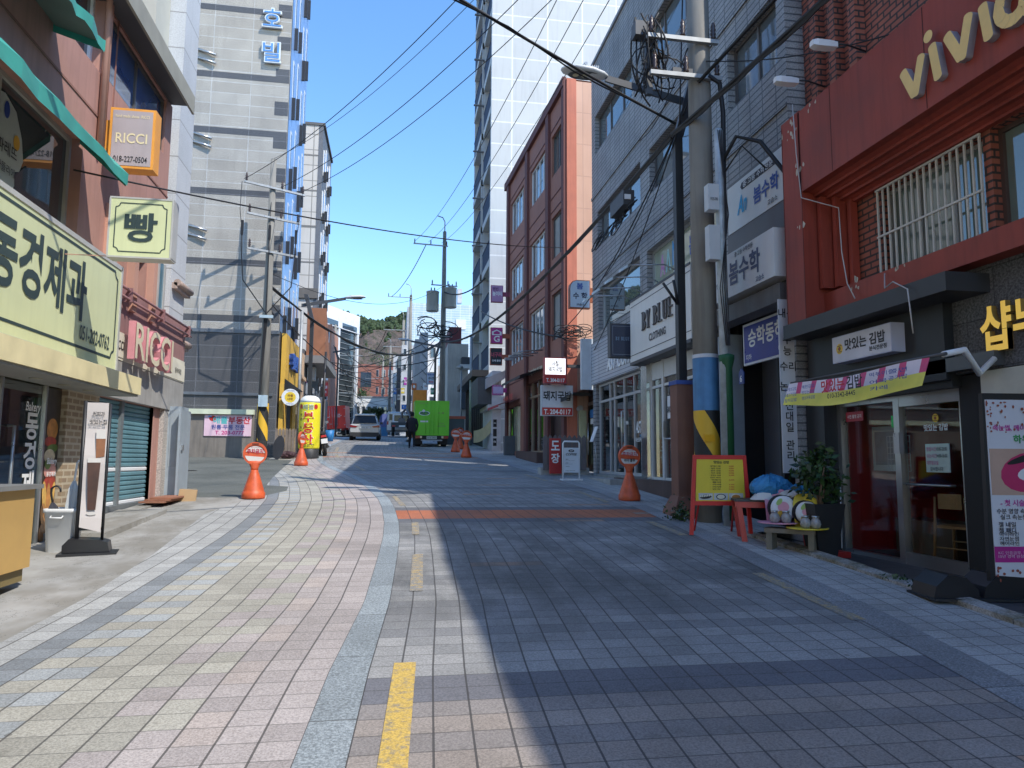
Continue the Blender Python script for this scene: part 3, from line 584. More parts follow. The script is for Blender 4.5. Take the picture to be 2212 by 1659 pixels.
# ---- tall granite building with blue side ----
GRA=TILE((.35,.322,.28),(.415,.388,.345),(.5,.5,.49),1.42,.44,.012,0,.55,.2,.2,.32,'speckled granite');GRD=TILE((.075,.075,.08),(.095,.095,.1),(.16,.16,.17),1.42,.44,.012,0,.45,.15,.2,.4,'dark granite')
o=T('granite_tower','tall speckled granite building with dark stripes and a blue glazed side','building',(-6,27.3,1.6));f=rd(FF(27.3),1)
mb=MB();mb.face([f.p(-12,0,6.32),f.p(-4.27,0,6.32),f.p(-4.27,0,34),f.p(-12,0,34)]);mb.box(-12,-4.27,-4.6,-.02,6.31,34,f);mb.build('granite_wall',[GRA],o)
mb=MB();mb.box(-12,-4.25,-4.6,0,.8,6.3,f);mb.build('dark_base',[GRD],o)
mb=MB()
for z in (18.68,15.98,13.78,11.4,8.73,6.62): mb.box(-12,-4.28,.0,.006,z,z+.24,f)
mb.build('dark_stripe',GRD,o);mb=MB();z=6.75;i=0
while z<33:
    if i%2==0: mb.box(-4.78,-4.28,.0,.007,z,z+.55,f)
    z+=.66;i+=1
mb.build('corner_block',GRD,o)
mb=MB();mb.box(-12,-4.24,0,.05,6.2,6.33,f);mb.box(-12,-4.4,0,.06,3.9,4.0,f);mb.build('steel_trim',M((.3,.31,.33),.3,.8),o)
mb=MB()
for q in ((-7.75,17.05),(-7.75,16.72),(-7.75,13.75),(-7.75,13.42),(-7.75,10.2),(-7.75,9.87)):
    mb.tube([f.p(q[0],.05,q[1]),f.p(q[0]+.78,.1,q[1]-.24)],.05,8)
mb.build('vent_pipe',STEEL,o)
text([('호',-4.98,18.52,.76,.8,0,.026,0,.1),('빌',-4.96,17.12,.72,.86,0,.026,0,.1),('호',-4.98,18.52,.66,.7,1,-.0,0,.115),('빌',-4.96,17.12,.62,.76,1,-.0,0,.115)],f,.05,'lettering',[M((.66,.7,.73),.4),M((.1,.26,.58),.4)],o)
# blue street side with white window strips
f=FL(-4.25,-.0);BLU=M((.22,.36,.62),.3,.2,.12,1.2,name='blue cladding')
mb=MB();wall(mb,f,27.31,32.0,6.34,34,[],.1);mb.box(27.33,32,-7,-.02,6.34,33.9,f);mb.build('blue_wall',[BLU],o)
for fl_ in range(9):
    z=6.9+fl_*2.9
    for k,u in enumerate((27.95,29.1,30.3,31.3)):
        zz=z+(.55 if k%2 else 0);mb=MB();mb.box(u,u+.34,.0,.012,zz,zz+1.7,f);w1=mb.build('window',WHT,o)
        box('pane',GLS,w1,u+.05,u+.29,.012,.016,zz+.08,zz+1.62,f)
        box('sunshade',BLK,w1,u-.02,u+.05,.0,.13,zz-.75,zz+.15,f)
# garage front on the alley and banner
f=rd(FF(27.3),1);o=T('garage_front','low tan roller garage front with a pale green lintel beside the alley','garage',(-6,27.2,1.6))
box('door_panel',M((.21,.185,.16),.8,0,.2,1.5,.2,.4),o,-12,-5.0,0,.08,1.3,3.2,f);box('lintel',M((.6,.64,.48),.5),o,-12,-5.0,0,.22,3.2,3.38,f)
o=T('real_estate_banner','pink board reading 애플 부동산 on the tan garage front','sign',(-5.9,27.1,2.8));box('board',M((.72,.5,.58),.5,0,.06),o,-6.7,-5.08,.09,.12,2.42,3.17,f)
text([('애플',-6.15,2.99,.5,.27,0,.05),('부동산',-5.5,2.99,.75,.27,1,.04),('원룸·두룸 전문',-5.88,2.74,1.15,.17,2,.015),('T. 203-0777',-5.82,2.54,1.0,.14,3,.02)],f,.122,'lettering',[M((.1,.5,.5)),TXR,TXB,M((.55,.03,.2))],o)
mb=MB();blob(mb,-6.42,3.05,.12,.1,f,.124,0);blob(mb,-6.52,3.12,.07,.025,f,.125,1);mb.build('apple_mark',[RED,M((.1,.3,.6))],o)
# ================= buildings on the right =================
GRY=TILE((.29,.285,.285),(.34,.335,.33),(.1,.105,.115),.42,.115,.012,0,.6,.38,.7,.2,'slate grey strip tiles')
SID=TILE((.45,.46,.49),(.48,.49,.52),(.14,.15,.18),4,.1,.01,0,.5,.12,.5,0,'grey siding')
LGW=M((.6,.6,.58),.5,0,.08,1.2,0,.12);SHP=M((.42,.41,.4),.5,0,.06);GREEND=M((.02,.12,.05),.5)
fr=rd(FRt(5.9),-1)
o=B3=T('grey_tiled_building','four storey slate grey strip tiled building with clothing and coffee shops below','building',(5.9,15,.6))
top=[(17,20.45,10.95,12.15),(12.6,16.3,10.95,12.15),(10.0,11.9,10.95,12.15)]
w3=[(16.45,20.25,7.95,9.05),(12.4,15.8,7.95,9.05),(10.0,11.7,7.95,9.15)]
w2=[(16.55,20.2,5.42,6.68),(12.1,16.05,5.42,6.62)]
gr_=[(16.62,20.5,1.25,3.85),(12.62,16.5,1.0,3.92),(9.9,12.4,.6,4.3)]
mb=MB();wall(mb,fr,9.76,20.82,.4,13.9,top+w3+w2+gr_,.22);Q=[(5.9,9.76),(13,9.76),(13,12.1),(5.9,20.82)]
for a_,b_ in ((0,1),(1,2),(2,3)): mb.face([(*Q[a_],.4),(*Q[b_],.4),(*Q[b_],13.9),(*Q[a_],13.9)])
mb.face([(*q_,13.9) for q_ in Q]);mb.build('wall',[GRY],o)
DF=M((.1,.09,.085),.4);
for h in top+w3: window(o,fr,h,DF,GLASS((.1,.115,.12),.03,'upper window glass'),-.2,3 if h[1]-h[0]>2.5 else 2,1,.055,'window')
mb=MB()
for k in range(26): u=16.6+k*.15;mb.box(u,u+.02,-.1,-.08,11.0,11.45,fr)
wb=window(o,fr,w2[0],ALU,GLASS((.08,.1,.1),.02),-.2,1,1,.07)
wc=window(o,fr,w2[1],ALU,GLASS((.32,.36,.27),.08,'film covered glass'),-.2,3,1,.06)
text([('A',15.35,6.1,.3,.5,0,.06),('Λ',15.0,6.12,.28,.5,1,.06),('N',14.6,6.2,.3,.55,2,.05),('봄수학',13.35,6.1,1.0,.42,3,.05)],fr,-.12,'film_lettering',[M((.5,.2,.4)),M((.3,.6,.6)),M((.05,.3,.6)),TXB],wc)
mb=MB();mb.box(9.76,20.84,-.3,.05,13.9,14.0,fr);mb.build('parapet_cap',M((.2,.21,.23),.6),o)
mb=MB();mb.box(9.76,20.82,.0,.03,9.6,9.68,fr);mb.box(9.76,20.82,.0,.03,7.1,7.16,fr);mb.build('ledge',GRY,o)
# coffee shop
box('siding_band',SID,o,16.56,20.83,.0,.05,3.87,5.12,fr)
cs=MB().box(16.62,20.5,-.15,-.12,1.3,3.85,fr).build('shop_glass',CLEAR((.55,.6,.6),.2),o)
mb=MB()
for u in (16.62,17.3,18.1,18.95,19.35,20.35): mb.box(u,u+.07,-.16,-.08,1.25,3.85,fr)
for z in (1.25,3.3,3.78): mb.box(16.62,20.5,-.165,-.085,z,z+.07,fr)
mb.build('frame',SHP,cs);mb=MB();mb.tube([fr.p(18.2,-.08,1.9),fr.p(18.2,-.03,1.95),fr.p(18.2,-.03,2.9),fr.p(18.2,-.08,2.95)],.02,8);mb.build('door_handle',STEEL,cs)
text([('AST',16.98,2.45,.5,.3,0,.06,.3),('아스트커피',16.98,2.14,.5,.12,0,.03),('OPEN',17.9,2.6,.22,.09,0,.02)],fr,-.078,'glass_lettering',TXW,cs)
text([('AST COFFEE',17.9,4.3,2.6,.42,0,.06,.35,.02)],fr,.051,'lettering',TXW,o)
IW=M((.42,.42,.4),.8);box('interior_wall',IW,o,12.5,16.5,-3.0,-2.9,.8,4.0,fr);box('interior_wall',IW,o,16.7,19.2,-1.2,-1.1,.8,4.0,fr);IFL=M((.25,.24,.22),.6);box('interior_floor',IFL,o,12.5,16.5,-2.9,-.2,1.15,1.24,fr);box('interior_floor',IFL,o,16.7,19.5,-1.1,-.2,1.15,1.24,fr);ICL=M((.5,.5,.48),.8);box('interior_ceiling',ICL,o,12.5,16.5,-2.9,-.25,3.9,3.95,fr);box('interior_ceiling',ICL,o,16.7,19.5,-1.1,-.25,3.9,3.95,fr);box('interior_counter',M((.2,.14,.1),.5),o,17.0,18.4,-.9,-.5,1.25,2.3,fr);box('partition',M((.4,.4,.38),.7),o,16.52,16.6,-2.7,-.2,1.24,3.9,fr)
box('plinth',M((.25,.25,.24),.8,0,.2,2,.2,.3),o,16.5,20.8,.0,.25,.6,1.25,fr);box('plinth_step',CONC,o,16.9,19.3,.25,.7,.8,1.17,fr)
# clothing shop
cl=MB().box(12.62,16.1,-.15,-.12,1.1,3.75,fr).build('shop_glass',CLEAR((.6,.62,.6),.22),o)
mb=MB()
for u,t in ((12.62,.07),(14.45,.1),(15.3,.12),(16.05,.08)): mb.box(u,u+t,-.17,-.07,1.0,3.92,fr)
for z,t in ((1.0,.25),(3.3,.06),(3.5,.4)): mb.box(12.62,16.1,-.165,-.085,z,z+t,fr)
mb.build('frame',LGW,cl);mb=MB();mb.tube([fr.p(14.75,-.08,2.1),fr.p(14.75,-.02,2.1),fr.p(15.15,-.02,2.1),fr.p(15.15,-.08,2.1)],.02,8);mb.box(15.2,15.26,-.08,-.03,2.15,2.5,fr);mb.build('door_handle',STEEL,cl)
text([('SALE',14.95,2.75,.28,.14,0,.05),],fr,-.07,'glass_lettering',TXK,cl);box('sale_poster',WHT,cl,14.78,15.1,-.085,-.08,2.55,3.05,fr)
box('yellow_display',M((.62,.55,.33),.6),o,12.7,14.3,-.5,-.45,2.3,3.2,fr);box('mirror_column',M((.6,.6,.58),.12,.9,.3,1.),o,16.12,16.5,-.1,.03,1.2,3.92,fr)
mb=MB()
for k in range(9):
    u=14.6+k*.14;mb.box(u,u+.06,-1.4,-1.0,1.7+.1*(k%3),2.7,fr,k%4)
mb.build('garment',[M((.25,.05,.05)),M((.05,.06,.1)),M((.4,.36,.3)),M((.1,.18,.12))],o)
# basement lobby on the near side
mb=MB();mb.box(9.9,12.4,-2.6,-.8,.4,4.3,fr);mb.build('lobby_wall',M((.16,.165,.18),.7,0,.15,2,0,.2),o)
mb=MB();mb.box(11.35,12.15,-.8,-.75,.8,3.45,fr);mb.build('grey_door',M((.2,.22,.25),.4,.3,.05),o);mb=MB();mb.box(11.24,11.34,-.79,-.6,.5,3.9,fr);mb.box(12.16,12.38,-.79,-.3,.5,4.1,fr);mb.build('dark_jamb',BLK,o)
mb=MB();mb.box(12.4,12.62,.0,.05,.4,4.4,fr);mb.build('stone_pier',M((.2,.18,.165),.7,0,.3,9),o);mb=MB();mb.box(12.0,12.38,-.3,.02,.9,3.9,fr);mb.build('grey_panel',M((.33,.38,.43),.5,.2,.1),o)
mb=MB();mb.box(10.1,10.9,-.78,-.6,2.85,3.25,fr)
mb.build('letter_rack',M((.12,.05,.04),.5),o)
mb=MB()
for k in range(6):
    for j in (0,1): u=10.15+k*.12;mb.box(u,u+.08,-.64,-.55,2.92+j*.17,3.0+j*.17+.03*(k%2),fr)
mb.build('letter',WHT,o)
box('canopy',M((.13,.13,.13),.7,0,.2,2,0,.3),o,9.78,12.5,-.1,.22,4.02,4.3,fr)
mb=MB();mb.prism([(12.6,.5),(17.7,.5),(17.7,1.2),(12.6,1.2)],fr,.05,.35);mb.build('brown_plinth',M((.09,.055,.045),.8,0,.25,2,.1,.3),o)
# ---- signs on it ----
o=T('shop_sign','long white sign board BY BLUE CLOTHING on the grey tiled building','sign',(5.65,14.8,4.7));f=rd(FRt(5.62),-1)
mb=MB();mb.box(12.9,16.5,-.27,0,3.95,5.46,f);mb.build('board',M((.74,.71,.66),.5,0,.05,1.5,0,.08),o)
mb=MB();mb.box(12.9,16.51,-.01,.012,5.43,5.48,f);mb.box(12.9,16.51,-.28,.015,3.9,3.97,f);mb.box(12.9,16.5,0,.006,5.3,5.315,f);mb.box(12.9,16.5,0,.006,4.12,4.135,f);mb.build('edge_trim',DKG,o)
def flip(mat_fr,c):  # reader-facing frame for stroke letters on right-hand walls
    g=Fr(mat_fr.o[0],mat_fr.o[1],-mat_fr.d[0],-mat_fr.d[1],mat_fr.n[0],mat_fr.n[1]);g.rd=1;return g
g=flip(f,0);serif('BY BLUE',-15.65,4.6,1.9,.42,g,.008,M((.1,.09,.085),.5),'lettering',o,.03)
text([('CLOTHING',14.7,4.37,1.0,.17,0,.02)],f,.008,'small_lettering',TXK,o)
mb=MB()
o=T('projecting_sign','dark navy box sign BY BLUE hanging out over the coffee shop','sign',(5.55,16.7,4.5));f=rd(FF(16.7),1)
box('box',DKG,o,5.17,5.8,-.22,0,4.13,4.97,f);box('face',M((.045,.055,.09),.35,0,.05),o,5.2,5.77,0,.004,4.16,4.94,f);box('arm',DKG,o,5.8,5.9,-.15,-.06,4.3,4.8,f)
mb=MB()
for q in ((5.23,5.74,4.2,4.208),(5.23,5.74,4.9,4.908),(5.23,5.238,4.2,4.908),(5.732,5.74,4.2,4.908)): mb.box(q[0],q[1],.004,.006,q[2],q[3],f)
mb.build('border_line',M((.3,.34,.38)),o);serif('BY BLUE',5.3,4.55,.37,.09,f,.005,M((.2,.3,.42)),'lettering',o,.003)
o=T('projecting_sign','white box sign 봄 수학 교습소 with brown sides, jutting from the tiled wall','sign',(5.5,20.9,6.7));f=rd(FF(20.9),1);BRS=M((.28,.08,.03),.5)
pp=[(5.2,6.25),(5.85,6.25),(5.85,7.12),(5.42,7.12),(5.3,7.08),(5.22,6.98),(5.2,6.85)]
mb=MB();mb.prism(pp,f,-.2,0);mb.build('box',BRS,o);mb=MB();mb.prism([((u-5.52)*.93+5.52,(z-6.68)*.95+6.68) for u,z in pp],f,0,.006);mb.build('face',M((.6,.68,.74),.35,0,.03),o)
box('arm',BRS,o,5.85,6.1,-.15,-.04,6.45,6.9,f)
text([('봄',5.52,6.93,.2,.2,0,.04),('수 학',5.53,6.63,.45,.21,1,.04),('교습소',5.54,6.36,.26,.07,1,.02)],f,.007,'lettering',[M((.06,.12,.4)),M((.02,.03,.08))],o)
MN=M((.06,.07,.14),.5)
o=T('shop_sign','big white maths school sign 봄수학 with Beautiful Original Mathematics, lower of the two','sign',(5.6,11,4.7));f=rd(FRt(5.57),-1)
box('board',M((.6,.6,.6),.45,0,.04),o,9.72,12.12,-.3,0,4.38,5.13,f)
text([('봄수학',10.65,4.76,1.05,.4,0,.05),('중·고등 수학전문',10.65,5.05,.62,.085,1,.01),('교습소',10.15,4.46,.26,.09,0,.015),('Beautiful\nOriginal\nMathematics',11.5,4.8,.34,.36,2,.0,.3),('A',11.95,4.78,.22,.4,3,.03,.3)],f,.004,'lettering',[MN,TXK,M((.1,.1,.12)),M((.05,.2,.5))],o)
o=T('window_sign','white and green maths school board 봄수학 filling the window above the lobby, upper of the two','sign',(5.85,10.8,6));f=rd(FRt(5.86),-1)
box('board',M((.62,.62,.6),.45,0,.04),o,9.78,11.75,-.05,0,5.65,6.5,f);box('frame',DF,o,9.77,11.8,-.07,-.01,5.2,6.56,f)
mb=MB();mb.prism([(10.1,6.3),(11.2,6.3),(11.25,6.36),(11.2,6.42),(10.1,6.42)],f,0,.006);mb.build('caption_pill',M((.05,.05,.06)),o)
text([('중·고등 수학전문',10.65,6.36,1.0,.1,0,.01),('봄수학',10.4,6.02,.8,.3,1,.04),('An',11.2,6.05,.35,.32,2,.03,.3),('교습소',10.2,5.75,.3,.09,3,.01)],f,.008,'lettering',[TXW,TXB,M((.05,.35,.6)),TXK],o)
o=T('shop_sign','blue sign 승학동 with white border over the lobby doorway','sign',(6.05,10.7,3.6));f=rd(FRt(6.02),-1);NV=M((.02,.045,.3),.3,0,.05)
box('board',WHT,o,9.8,11.62,-.05,0,3.27,3.99,f);box('face',NV,o,9.83,11.58,0,.005,3.31,3.95,f)
text([('승학동하숙',10.7,3.72,1.45,.32,0,.05),('지하',11.42,3.4,.2,.1,0,.01),('010-2042-7788',10.15,3.42,.6,.09,0,.01)],f,.006,'lettering',TXW,o)
o=T('house_number_plate','small blue house number plate 6 beside the lobby doorway','plate',(5.9,11.5,3.1));f=rd(FRt(5.92),-1);mb=MB();mb.prism([(11.45,2.95),(11.62,2.95),(11.62,3.15),(11.535,3.22),(11.45,3.15)],f,-.02,0);mb.build('plate',M((.03,.07,.25),.4),o);text([('6',11.535,3.04,None,.12,0,.03)],f,.002,'number',TXW,o)
o=T('vertical_banner','tall narrow white banner 내신 수리 논술 전대일 관리 beside the kimbap shop','banner',(5.7,9.7,2.6));f=rd(FF(9.74),1)
box('cloth',M((.6,.6,.62),.6,0,.04),o,5.62,5.86,-.02,0,1.45,4.03,f)
text([(c,5.74,z,None,.14,0,.015) for c,z in (('내신',3.82),('수',3.42),('능',3.25),('수리',3.02),('논술',2.72),('전',2.44),('대',2.28),('일',2.12),('관',1.86),('리',1.7))],f,.003,'lettering',TXK,o)
# ---- red building with brick wall ----
RDP=M((.28,.045,.026),.6,0,.22,1.1,.08,.35,'dark red paint');BRI=TILE((.36,.115,.07),(.3,.085,.05),(.05,.035,.03),.24,.085,.014,.5,.75,.3,.8,0,'red brick')
o=B2=T('red_brick_building','red painted brick building over the kimbap and beauty shops','building',(6.1,7,.4));f=rd(FRt(6.2),-1)
wn=[(6.5,8.15,3.95,5.12),(5.2,6.4,3.95,5.15),(1.5,5.1,3.95,5.15)];wu=[(4.6,6.9,6.9,8.6),(.5,2.6,6.9,8.6)]
mb=MB();wall(mb,f,-12,9.75,3.5,9.7,wn+wu,.2);wall(mb,f,-12,-1,.0,3.5,[],.2);body(mb,f,-12,9.75,9,0,9.7);mb.prism([(-4,9.71),(9.75,9.71),(9.75,10.45),(2,10.35),(-3,9.8)],f,-.25,.0);mb.build('brick_wall',[BRI],o)  # sloping parapet wedge added out of view to set the road shadow's edge
mb=MB()
for u in (9.2,8.75,8.3): mb.box(u,u+.16,0,.14,6.5,9.69,f)
mb.build('brick_pilaster',BRI,o)
mb=MB();mb.prism([(-9,5.4),(9.02,5.4),(9.02,6.58),(-9,6.58)],f,.48,.6);mb.box(8.98,9.46,.02,.6,3.45,6.6,f)
mb.face([f.p(-9,.48,5.4),f.p(9,.48,5.4),f.p(9,.05,5.16),f.p(-9,.05,5.16)])
for k in range(4): mb.box(-9,8.98,.02+k*.11,.09+k*.11,5.15+k*.06,5.24+k*.065,f)
for k in range(3): mb.box(8.6+k*.13,8.68+k*.13,.02,.12+k*.14,4.0,5.3,f)
mb.box(-9,9.5,.0,.32,3.68,3.94,f);mb.box(-9,8.98,0,.48,6.5,6.57,f);mb.build('red_surround',RDP,o)
mb=MB()
for u in (8.25,6.55,4.9,3.2): mb.box(u,u+.012,.6,.602,5.41,6.57,f)
for u in (8.98,9.44): mb.box(u,u+.01,.6,.603,3.5,6.55,f)
mb.build('panel_seam',M((.07,.012,.01),.8),o)
# peeling paint chips
mb=MB();r2=random.Random(3)
for k in range(26):
    u,z=r2.choice([(9.2,6.35),(9.05,5.8),(9.0,5.0),(8.6,6.5),(8.3,3.94),(7.5,3.94),(9.3,6.5)]);u+=r2.uniform(-.15,.15);z+=r2.uniform(-.1,.05)
    a=r2.uniform(.01,.04);mb.face([f.p(u+a*r2.uniform(.4,1.2)*math.cos(t),(.6 if z>4.2 else .32)+.003,min(6.57,z+a*1.5*r2.uniform(.4,1.2)*math.sin(t))) for t in (0,1.1,2.1,3.2,4.2,5.3)])
mb.build('peeling_patch',M((.5,.45,.36),.9),o)
for h in wn: 
    ww=window(o,f,h,M((.3,.3,.28),.5) if h is wn[0] else M((.08,.05,.04),.5),GLASS((.13,.17,.15)),-.16,3 if h is wn[0] else 1,1,.05)
mb=MB();k=0
for i in range(17): u=6.5+i*1.66/16;mb.box(u-.011,u+.011,.03,.05,3.95,5.14,f)
for z in (3.96,4.5,5.12): mb.box(6.48,8.18,.035,.06,z,z+.025,f)
mb.build('window_grille',M((.52,.5,.44),.5),o)
for h in wu: window(o,f,h,WHT,GLS,-.12,3,2,.06)
mb=MB();pts=[f.p(9.1,.62,6.75),f.p(9.02,.64,6.0),f.p(8.95,.63,5.3),f.p(8.6,.3,5.05),f.p(8.5,.35,4.4),f.p(8.4,.36,3.95),f.p(8.2,.4,3.7)];mb.tube(pts,.008,5);mb.tube([f.p(7.7,.34,3.9),f.p(7.5,.5,3.66),f.p(7.2,.62,3.66),f.p(6.9,.68,3.5),f.p(6.85,.68,3.0)],.008,5);mb.build('loose_cable',M((.45,.42,.4),.6),o)
# kimbap shop front
BKF=M((.022,.024,.026),.5,0,.15,2,0,.1)
mb=MB();mb.box(6.42,9.55,.0,.62,3.38,3.58,f);mb.build('hood',M((.035,.036,.038),.5),o)
mb=MB();mb.box(6.95,9.6,.0,.22,2.52,3.38,f);mb.box(9.28,9.72,-.6,.2,.3,2.52,f);mb.box(6.95,9.28,-.05,.15,2.44,2.52,f);mb.build('black_fascia',[BKF],o)
mb=MB();mb.box(6.36,7.0,-.3,.03,.3,2.56,f);mb.build('black_pier',[M((.022,.024,.026),.75,0,.15,2)],o)
kg=MB().box(7.06,9.2,-.06,-.04,.45,2.4,f).build('shop_glass',CLEAR((.93,.95,.95),.07),o)
mb=MB()
for u,t in ((7.0,.05),(8.02,.1),(9.2,.08)): mb.box(u,u+t,-.1,.0,.38,2.44,f)
for u0_,u1_,z,t in ((7.05,8.02,.38,.14),(7.05,8.02,2.3,.14),(8.12,9.2,.38,.05),(8.12,9.2,2.38,.06)): mb.box(u0_,u1_,-.095,-.005,z,z+t,f)
mb.build('frame',STEEL,kg)
mb=MB();mb.tube([f.p(7.9,-.03,1.35),f.p(7.9,.06,1.35),f.p(7.2,.06,1.35),f.p(7.2,-.03,1.35)],.014,8);mb.build('door_bar',STEEL,kg);mb=MB();mb.box(7.96,8.06,.0,.06,1.72,1.98,f);mb.build('door_lock',M((.4,.4,.42),.3,.5),kg)
mb=MB();mb.box(7.25,7.62,-.03,-.02,1.5,1.83,f);mb.build('hours_board',M((.5,.62,.56),.5),kg)
text([('영업시간',7.52,1.77,.16,.05,0,.01),('10:00-20:00',7.36,1.77,.16,.04,1,.005),('쉬는시간',7.52,1.69,.16,.05,0,.01),('14:00-16:00',7.36,1.69,.16,.04,1,.005),('매주월요일',7.51,1.61,.18,.05,0,.01),('감사합니다',7.45,1.54,.2,.045,1,.01)],f,-.018,'board_lettering',[M((.5,.15,.3)),TXK],kg)
text([('맛있는 김밥',7.45,2.02,.38,.08,0,.025)],f,-.035,'glass_lettering',TXW,kg)
def logo(u,z,r,f,w,par):
    mb=MB();blob(mb,u,z,r,r,f,w,0);blob(mb,u,z,r*.36,r*.36,f,w+.002,1);blob(mb,u,z,r*.2,r*.2,f,w+.003,2)
    for s_ in (1,-1): mb.prism([(u-r*.7,z+s_*r*.55),(u+r*.55,z+s_*r*.1+s_*r*.35),(u+r*.55,z+s_*r*.1+s_*r*.48),(u-r*.7,z+s_*r*.68)],f,w+.001,w+.003,1)
    return mb.build('round_mark',[M((.75,.48,.05),.5),TXK,M((.5,.1,.05))],par)
logo(7.45,2.13,.05,f,-.033,kg)
box('notice',M((.4,.02,.04),.4),kg,8.75,9.12,-.035,-.03,2.17,2.3,f);box('bank_sticker',M((.02,.5,.1),.4),kg,8.13,8.2,-.035,-.03,2.05,2.2,f);text([('사진 촬영 금지',8.93,2.235,.3,.05,0,.01)],f,-.028,'notice_lettering',TXW,kg)
# kimbap interior
RI=M((.42,.02,.02),.6,0,.1)
mb=MB();mb.box(6.9,9.9,-3.3,-3.2,.3,2.6,f);mb.box(9.25,9.3,-3.2,-.1,.3,2.6,f);mb.build('red_inner_wall',RI,o)
box('dark_inner_wall',M((.06,.055,.05),.8),o,6.3,8.0,-2.9,-2.8,.3,2.6,f);box('side_inner_wall',M((.05,.05,.05),.8),o,6.4,6.45,-3.2,-.35,.3,2.6,f);box('inner_floor',M((.03,.03,.03),.5),o,6.4,9.3,-3.2,-.1,.36,.4,f);box('inner_ceiling',M((.1,.1,.1),.8),o,6.3,9.3,-3.2,-.1,2.52,2.56,f)
mb=MB();mb.prism([(9.0,1.75),(8.6,2.1),(8.3,1.3),(8.9,.95),(9.2,1.2)],Fr(6.2+3.19,0,0,1,-1,0),0,.004);mb.build('orange_mural_stripe',M((.4,.12,.02)),o)
box('framed_poster',M((.35,.37,.36),.5),o,8.55,9.05,-.4,-.37,1.5,2.1,f);box('poster_picture',M((.05,.07,.12),.4,0,.4,8),o,8.61,8.99,-.37,-.365,1.58,2.03,f);box('low_counter',M((.14,.09,.05),.6),o,8.0,9.1,-1.2,-.7,.4,.85,f)
mb=MB()
for k in range(8): mb.box(8.1+k*.06,8.104+k*.06,-.2,-.196,1.5,1.95,f)
for k in range(7): mb.box(8.1,8.52,-.2,-.196,1.5+k*.075,1.504+k*.075,f)
mb.build('wire_grid',M((.5,.5,.5),.4,.5),o)
WD=M((.5,.3,.13),.5,0,.15,6)
def chair(loc,lab,rz):
    c=T('wooden_chair',lab,'chair',(0,0,0),'wooden chairs inside the kimbap shop')
    mb=MB();mb.box(-.21,.21,-.21,.2,.43,.46);mb.build('seat',WD,c)
    mb=MB()
    for k in range(8):
        a0,a1=-.6+k*.15,-.45+k*.15;mb.box(.22*math.sin(a0)*1.1,.22*math.sin(a1)*1.1,-.23-.0*k+.05*(1-math.cos(a0)),-.21+.05*(1-math.cos(a0)),.66,.84)
    mb.build('backrest',WD,c)
    for sx in (-1,1):
        mb=MB();mb.tube([(sx*.2,-.25,0),(sx*.19,-.21,.45),(sx*.17,-.22,.8)],[.014,.02,.013],6);mb.build('leg',WD,c);mb=MB();mb.tube([(sx*.22,.23,0),(sx*.18,.17,.45)],[.014,.02],6);mb.build('leg',WD,c)
    mb=MB();mb.tube([(-.19,-.22,.2),(.19,-.22,.2)],.01,5);mb.tube([(-.19,.18,.25),(.19,.18,.25)],.01,5);mb.build('stretcher',WD,c);c.location=loc;c.rotation_euler=(0,0,rz);return c
chair((6.75,7.75,.4),'light wooden chair seen through the glass door of the kimbap shop, nearer the door handle',-1.2)
dup(bpy.data.objects['wooden_chair'],(6.9,7.1,.4),'light wooden chair behind the kimbap door, partly hidden by the black pier',-1.0)
# kimbap signs
o=T('box_sign','white box sign 맛있는 김밥 on the black fascia','sign',(5.9,8.1,3.1));f=rd(FRt(5.8),-1)
box('box',M((.5,.52,.66),.5,0,.05),o,7.56,8.72,-.18,0,2.92,3.27,f);box('face',M((.6,.6,.66),.4,0,.12,2.5),o,7.57,8.71,0,.003,2.93,3.26,f)
text([('맛있는 김밥',8.05,3.13,.78,.15,0,.04),('분식전문점',7.8,3.01,.32,.06,0,.02)],f,.004,'lettering',TXK,o);logo(8.56,3.1,.07,f,.004,o)
o=T('awning_banner','yellow and pink menu cloth 맛있는 김밥 010-3342-8445 stretched under the black fascia','banner',(5.3,7.5,2.5));f=rd(Fr(5.2,0,0,1,-1,0),-1)
mb=MB();N=24
for k in range(N):
    for j in range(2):
        def q(a,b):
            u=6.22+2.55*a;s_=.06*math.sin(a*9)+.02*math.sin(a*23);z=2.62-.28*b+.02*math.sin(a*7+1)-.05*b*math.sin(a*3.1);return f.p(u,.02+.1*b-s_*.4*b,z)
        a0,a1=k/N,(k+1)/N
        pk=(k%3==0)
        mb.face([q(a0,j/2),q(a1,j/2),q(a1,(j+1)/2),q(a0,(j+1)/2)],0 if j else (1 if pk else 2))
mb.build('cloth',[M((.72,.66,.1),.6),M((.6,.06,.17),.6),M((.72,.64,.68),.6)],o)
text([('맛있는',7.6,2.5,.45,.15,0,.04),('김밥',7.2,2.5,.28,.15,1,.04),('010-3342-8445',7.45,2.38,.52,.055,1,.01)]+[(s_,u,z,.28,.045,2,.01) for s_,u,z in (('멸치땡초김밥',8.5,2.54),('소불고기김밥',8.5,2.47),('참치김밥',8.5,2.4),('계란김밥',8.1,2.54),('맛있는김밥',8.1,2.47),('땡초어묵김밥',8.1,2.4),('떡볶이',6.8,2.54),('어묵',6.8,2.46),('카레',6.8,2.39),('쫄면',6.5,2.54),('공기밥',6.5,2.47))],rd(Fr(5.1,0,0,1,-1,0),-1),.06,'lettering',[TXR,TXK,TXB],o)
mb=MB();mb.tube([(5.26,6.1,2.66),(5.26,8.85,2.66)],.018,8);mb.box(5.98,6.2,6.3,8.9,2.6,2.75);mb.build('awning_roller',M((.1,.1,.1),.4,.3),o)
mb=MB();mb.tube([(5.98,6.3,2.66),(5.75,6.25,2.5),(5.55,6.2,2.72),(5.27,6.15,2.66)],[.03,.035,.035,.03],8);mb.build('awning_arm',WHT,o)
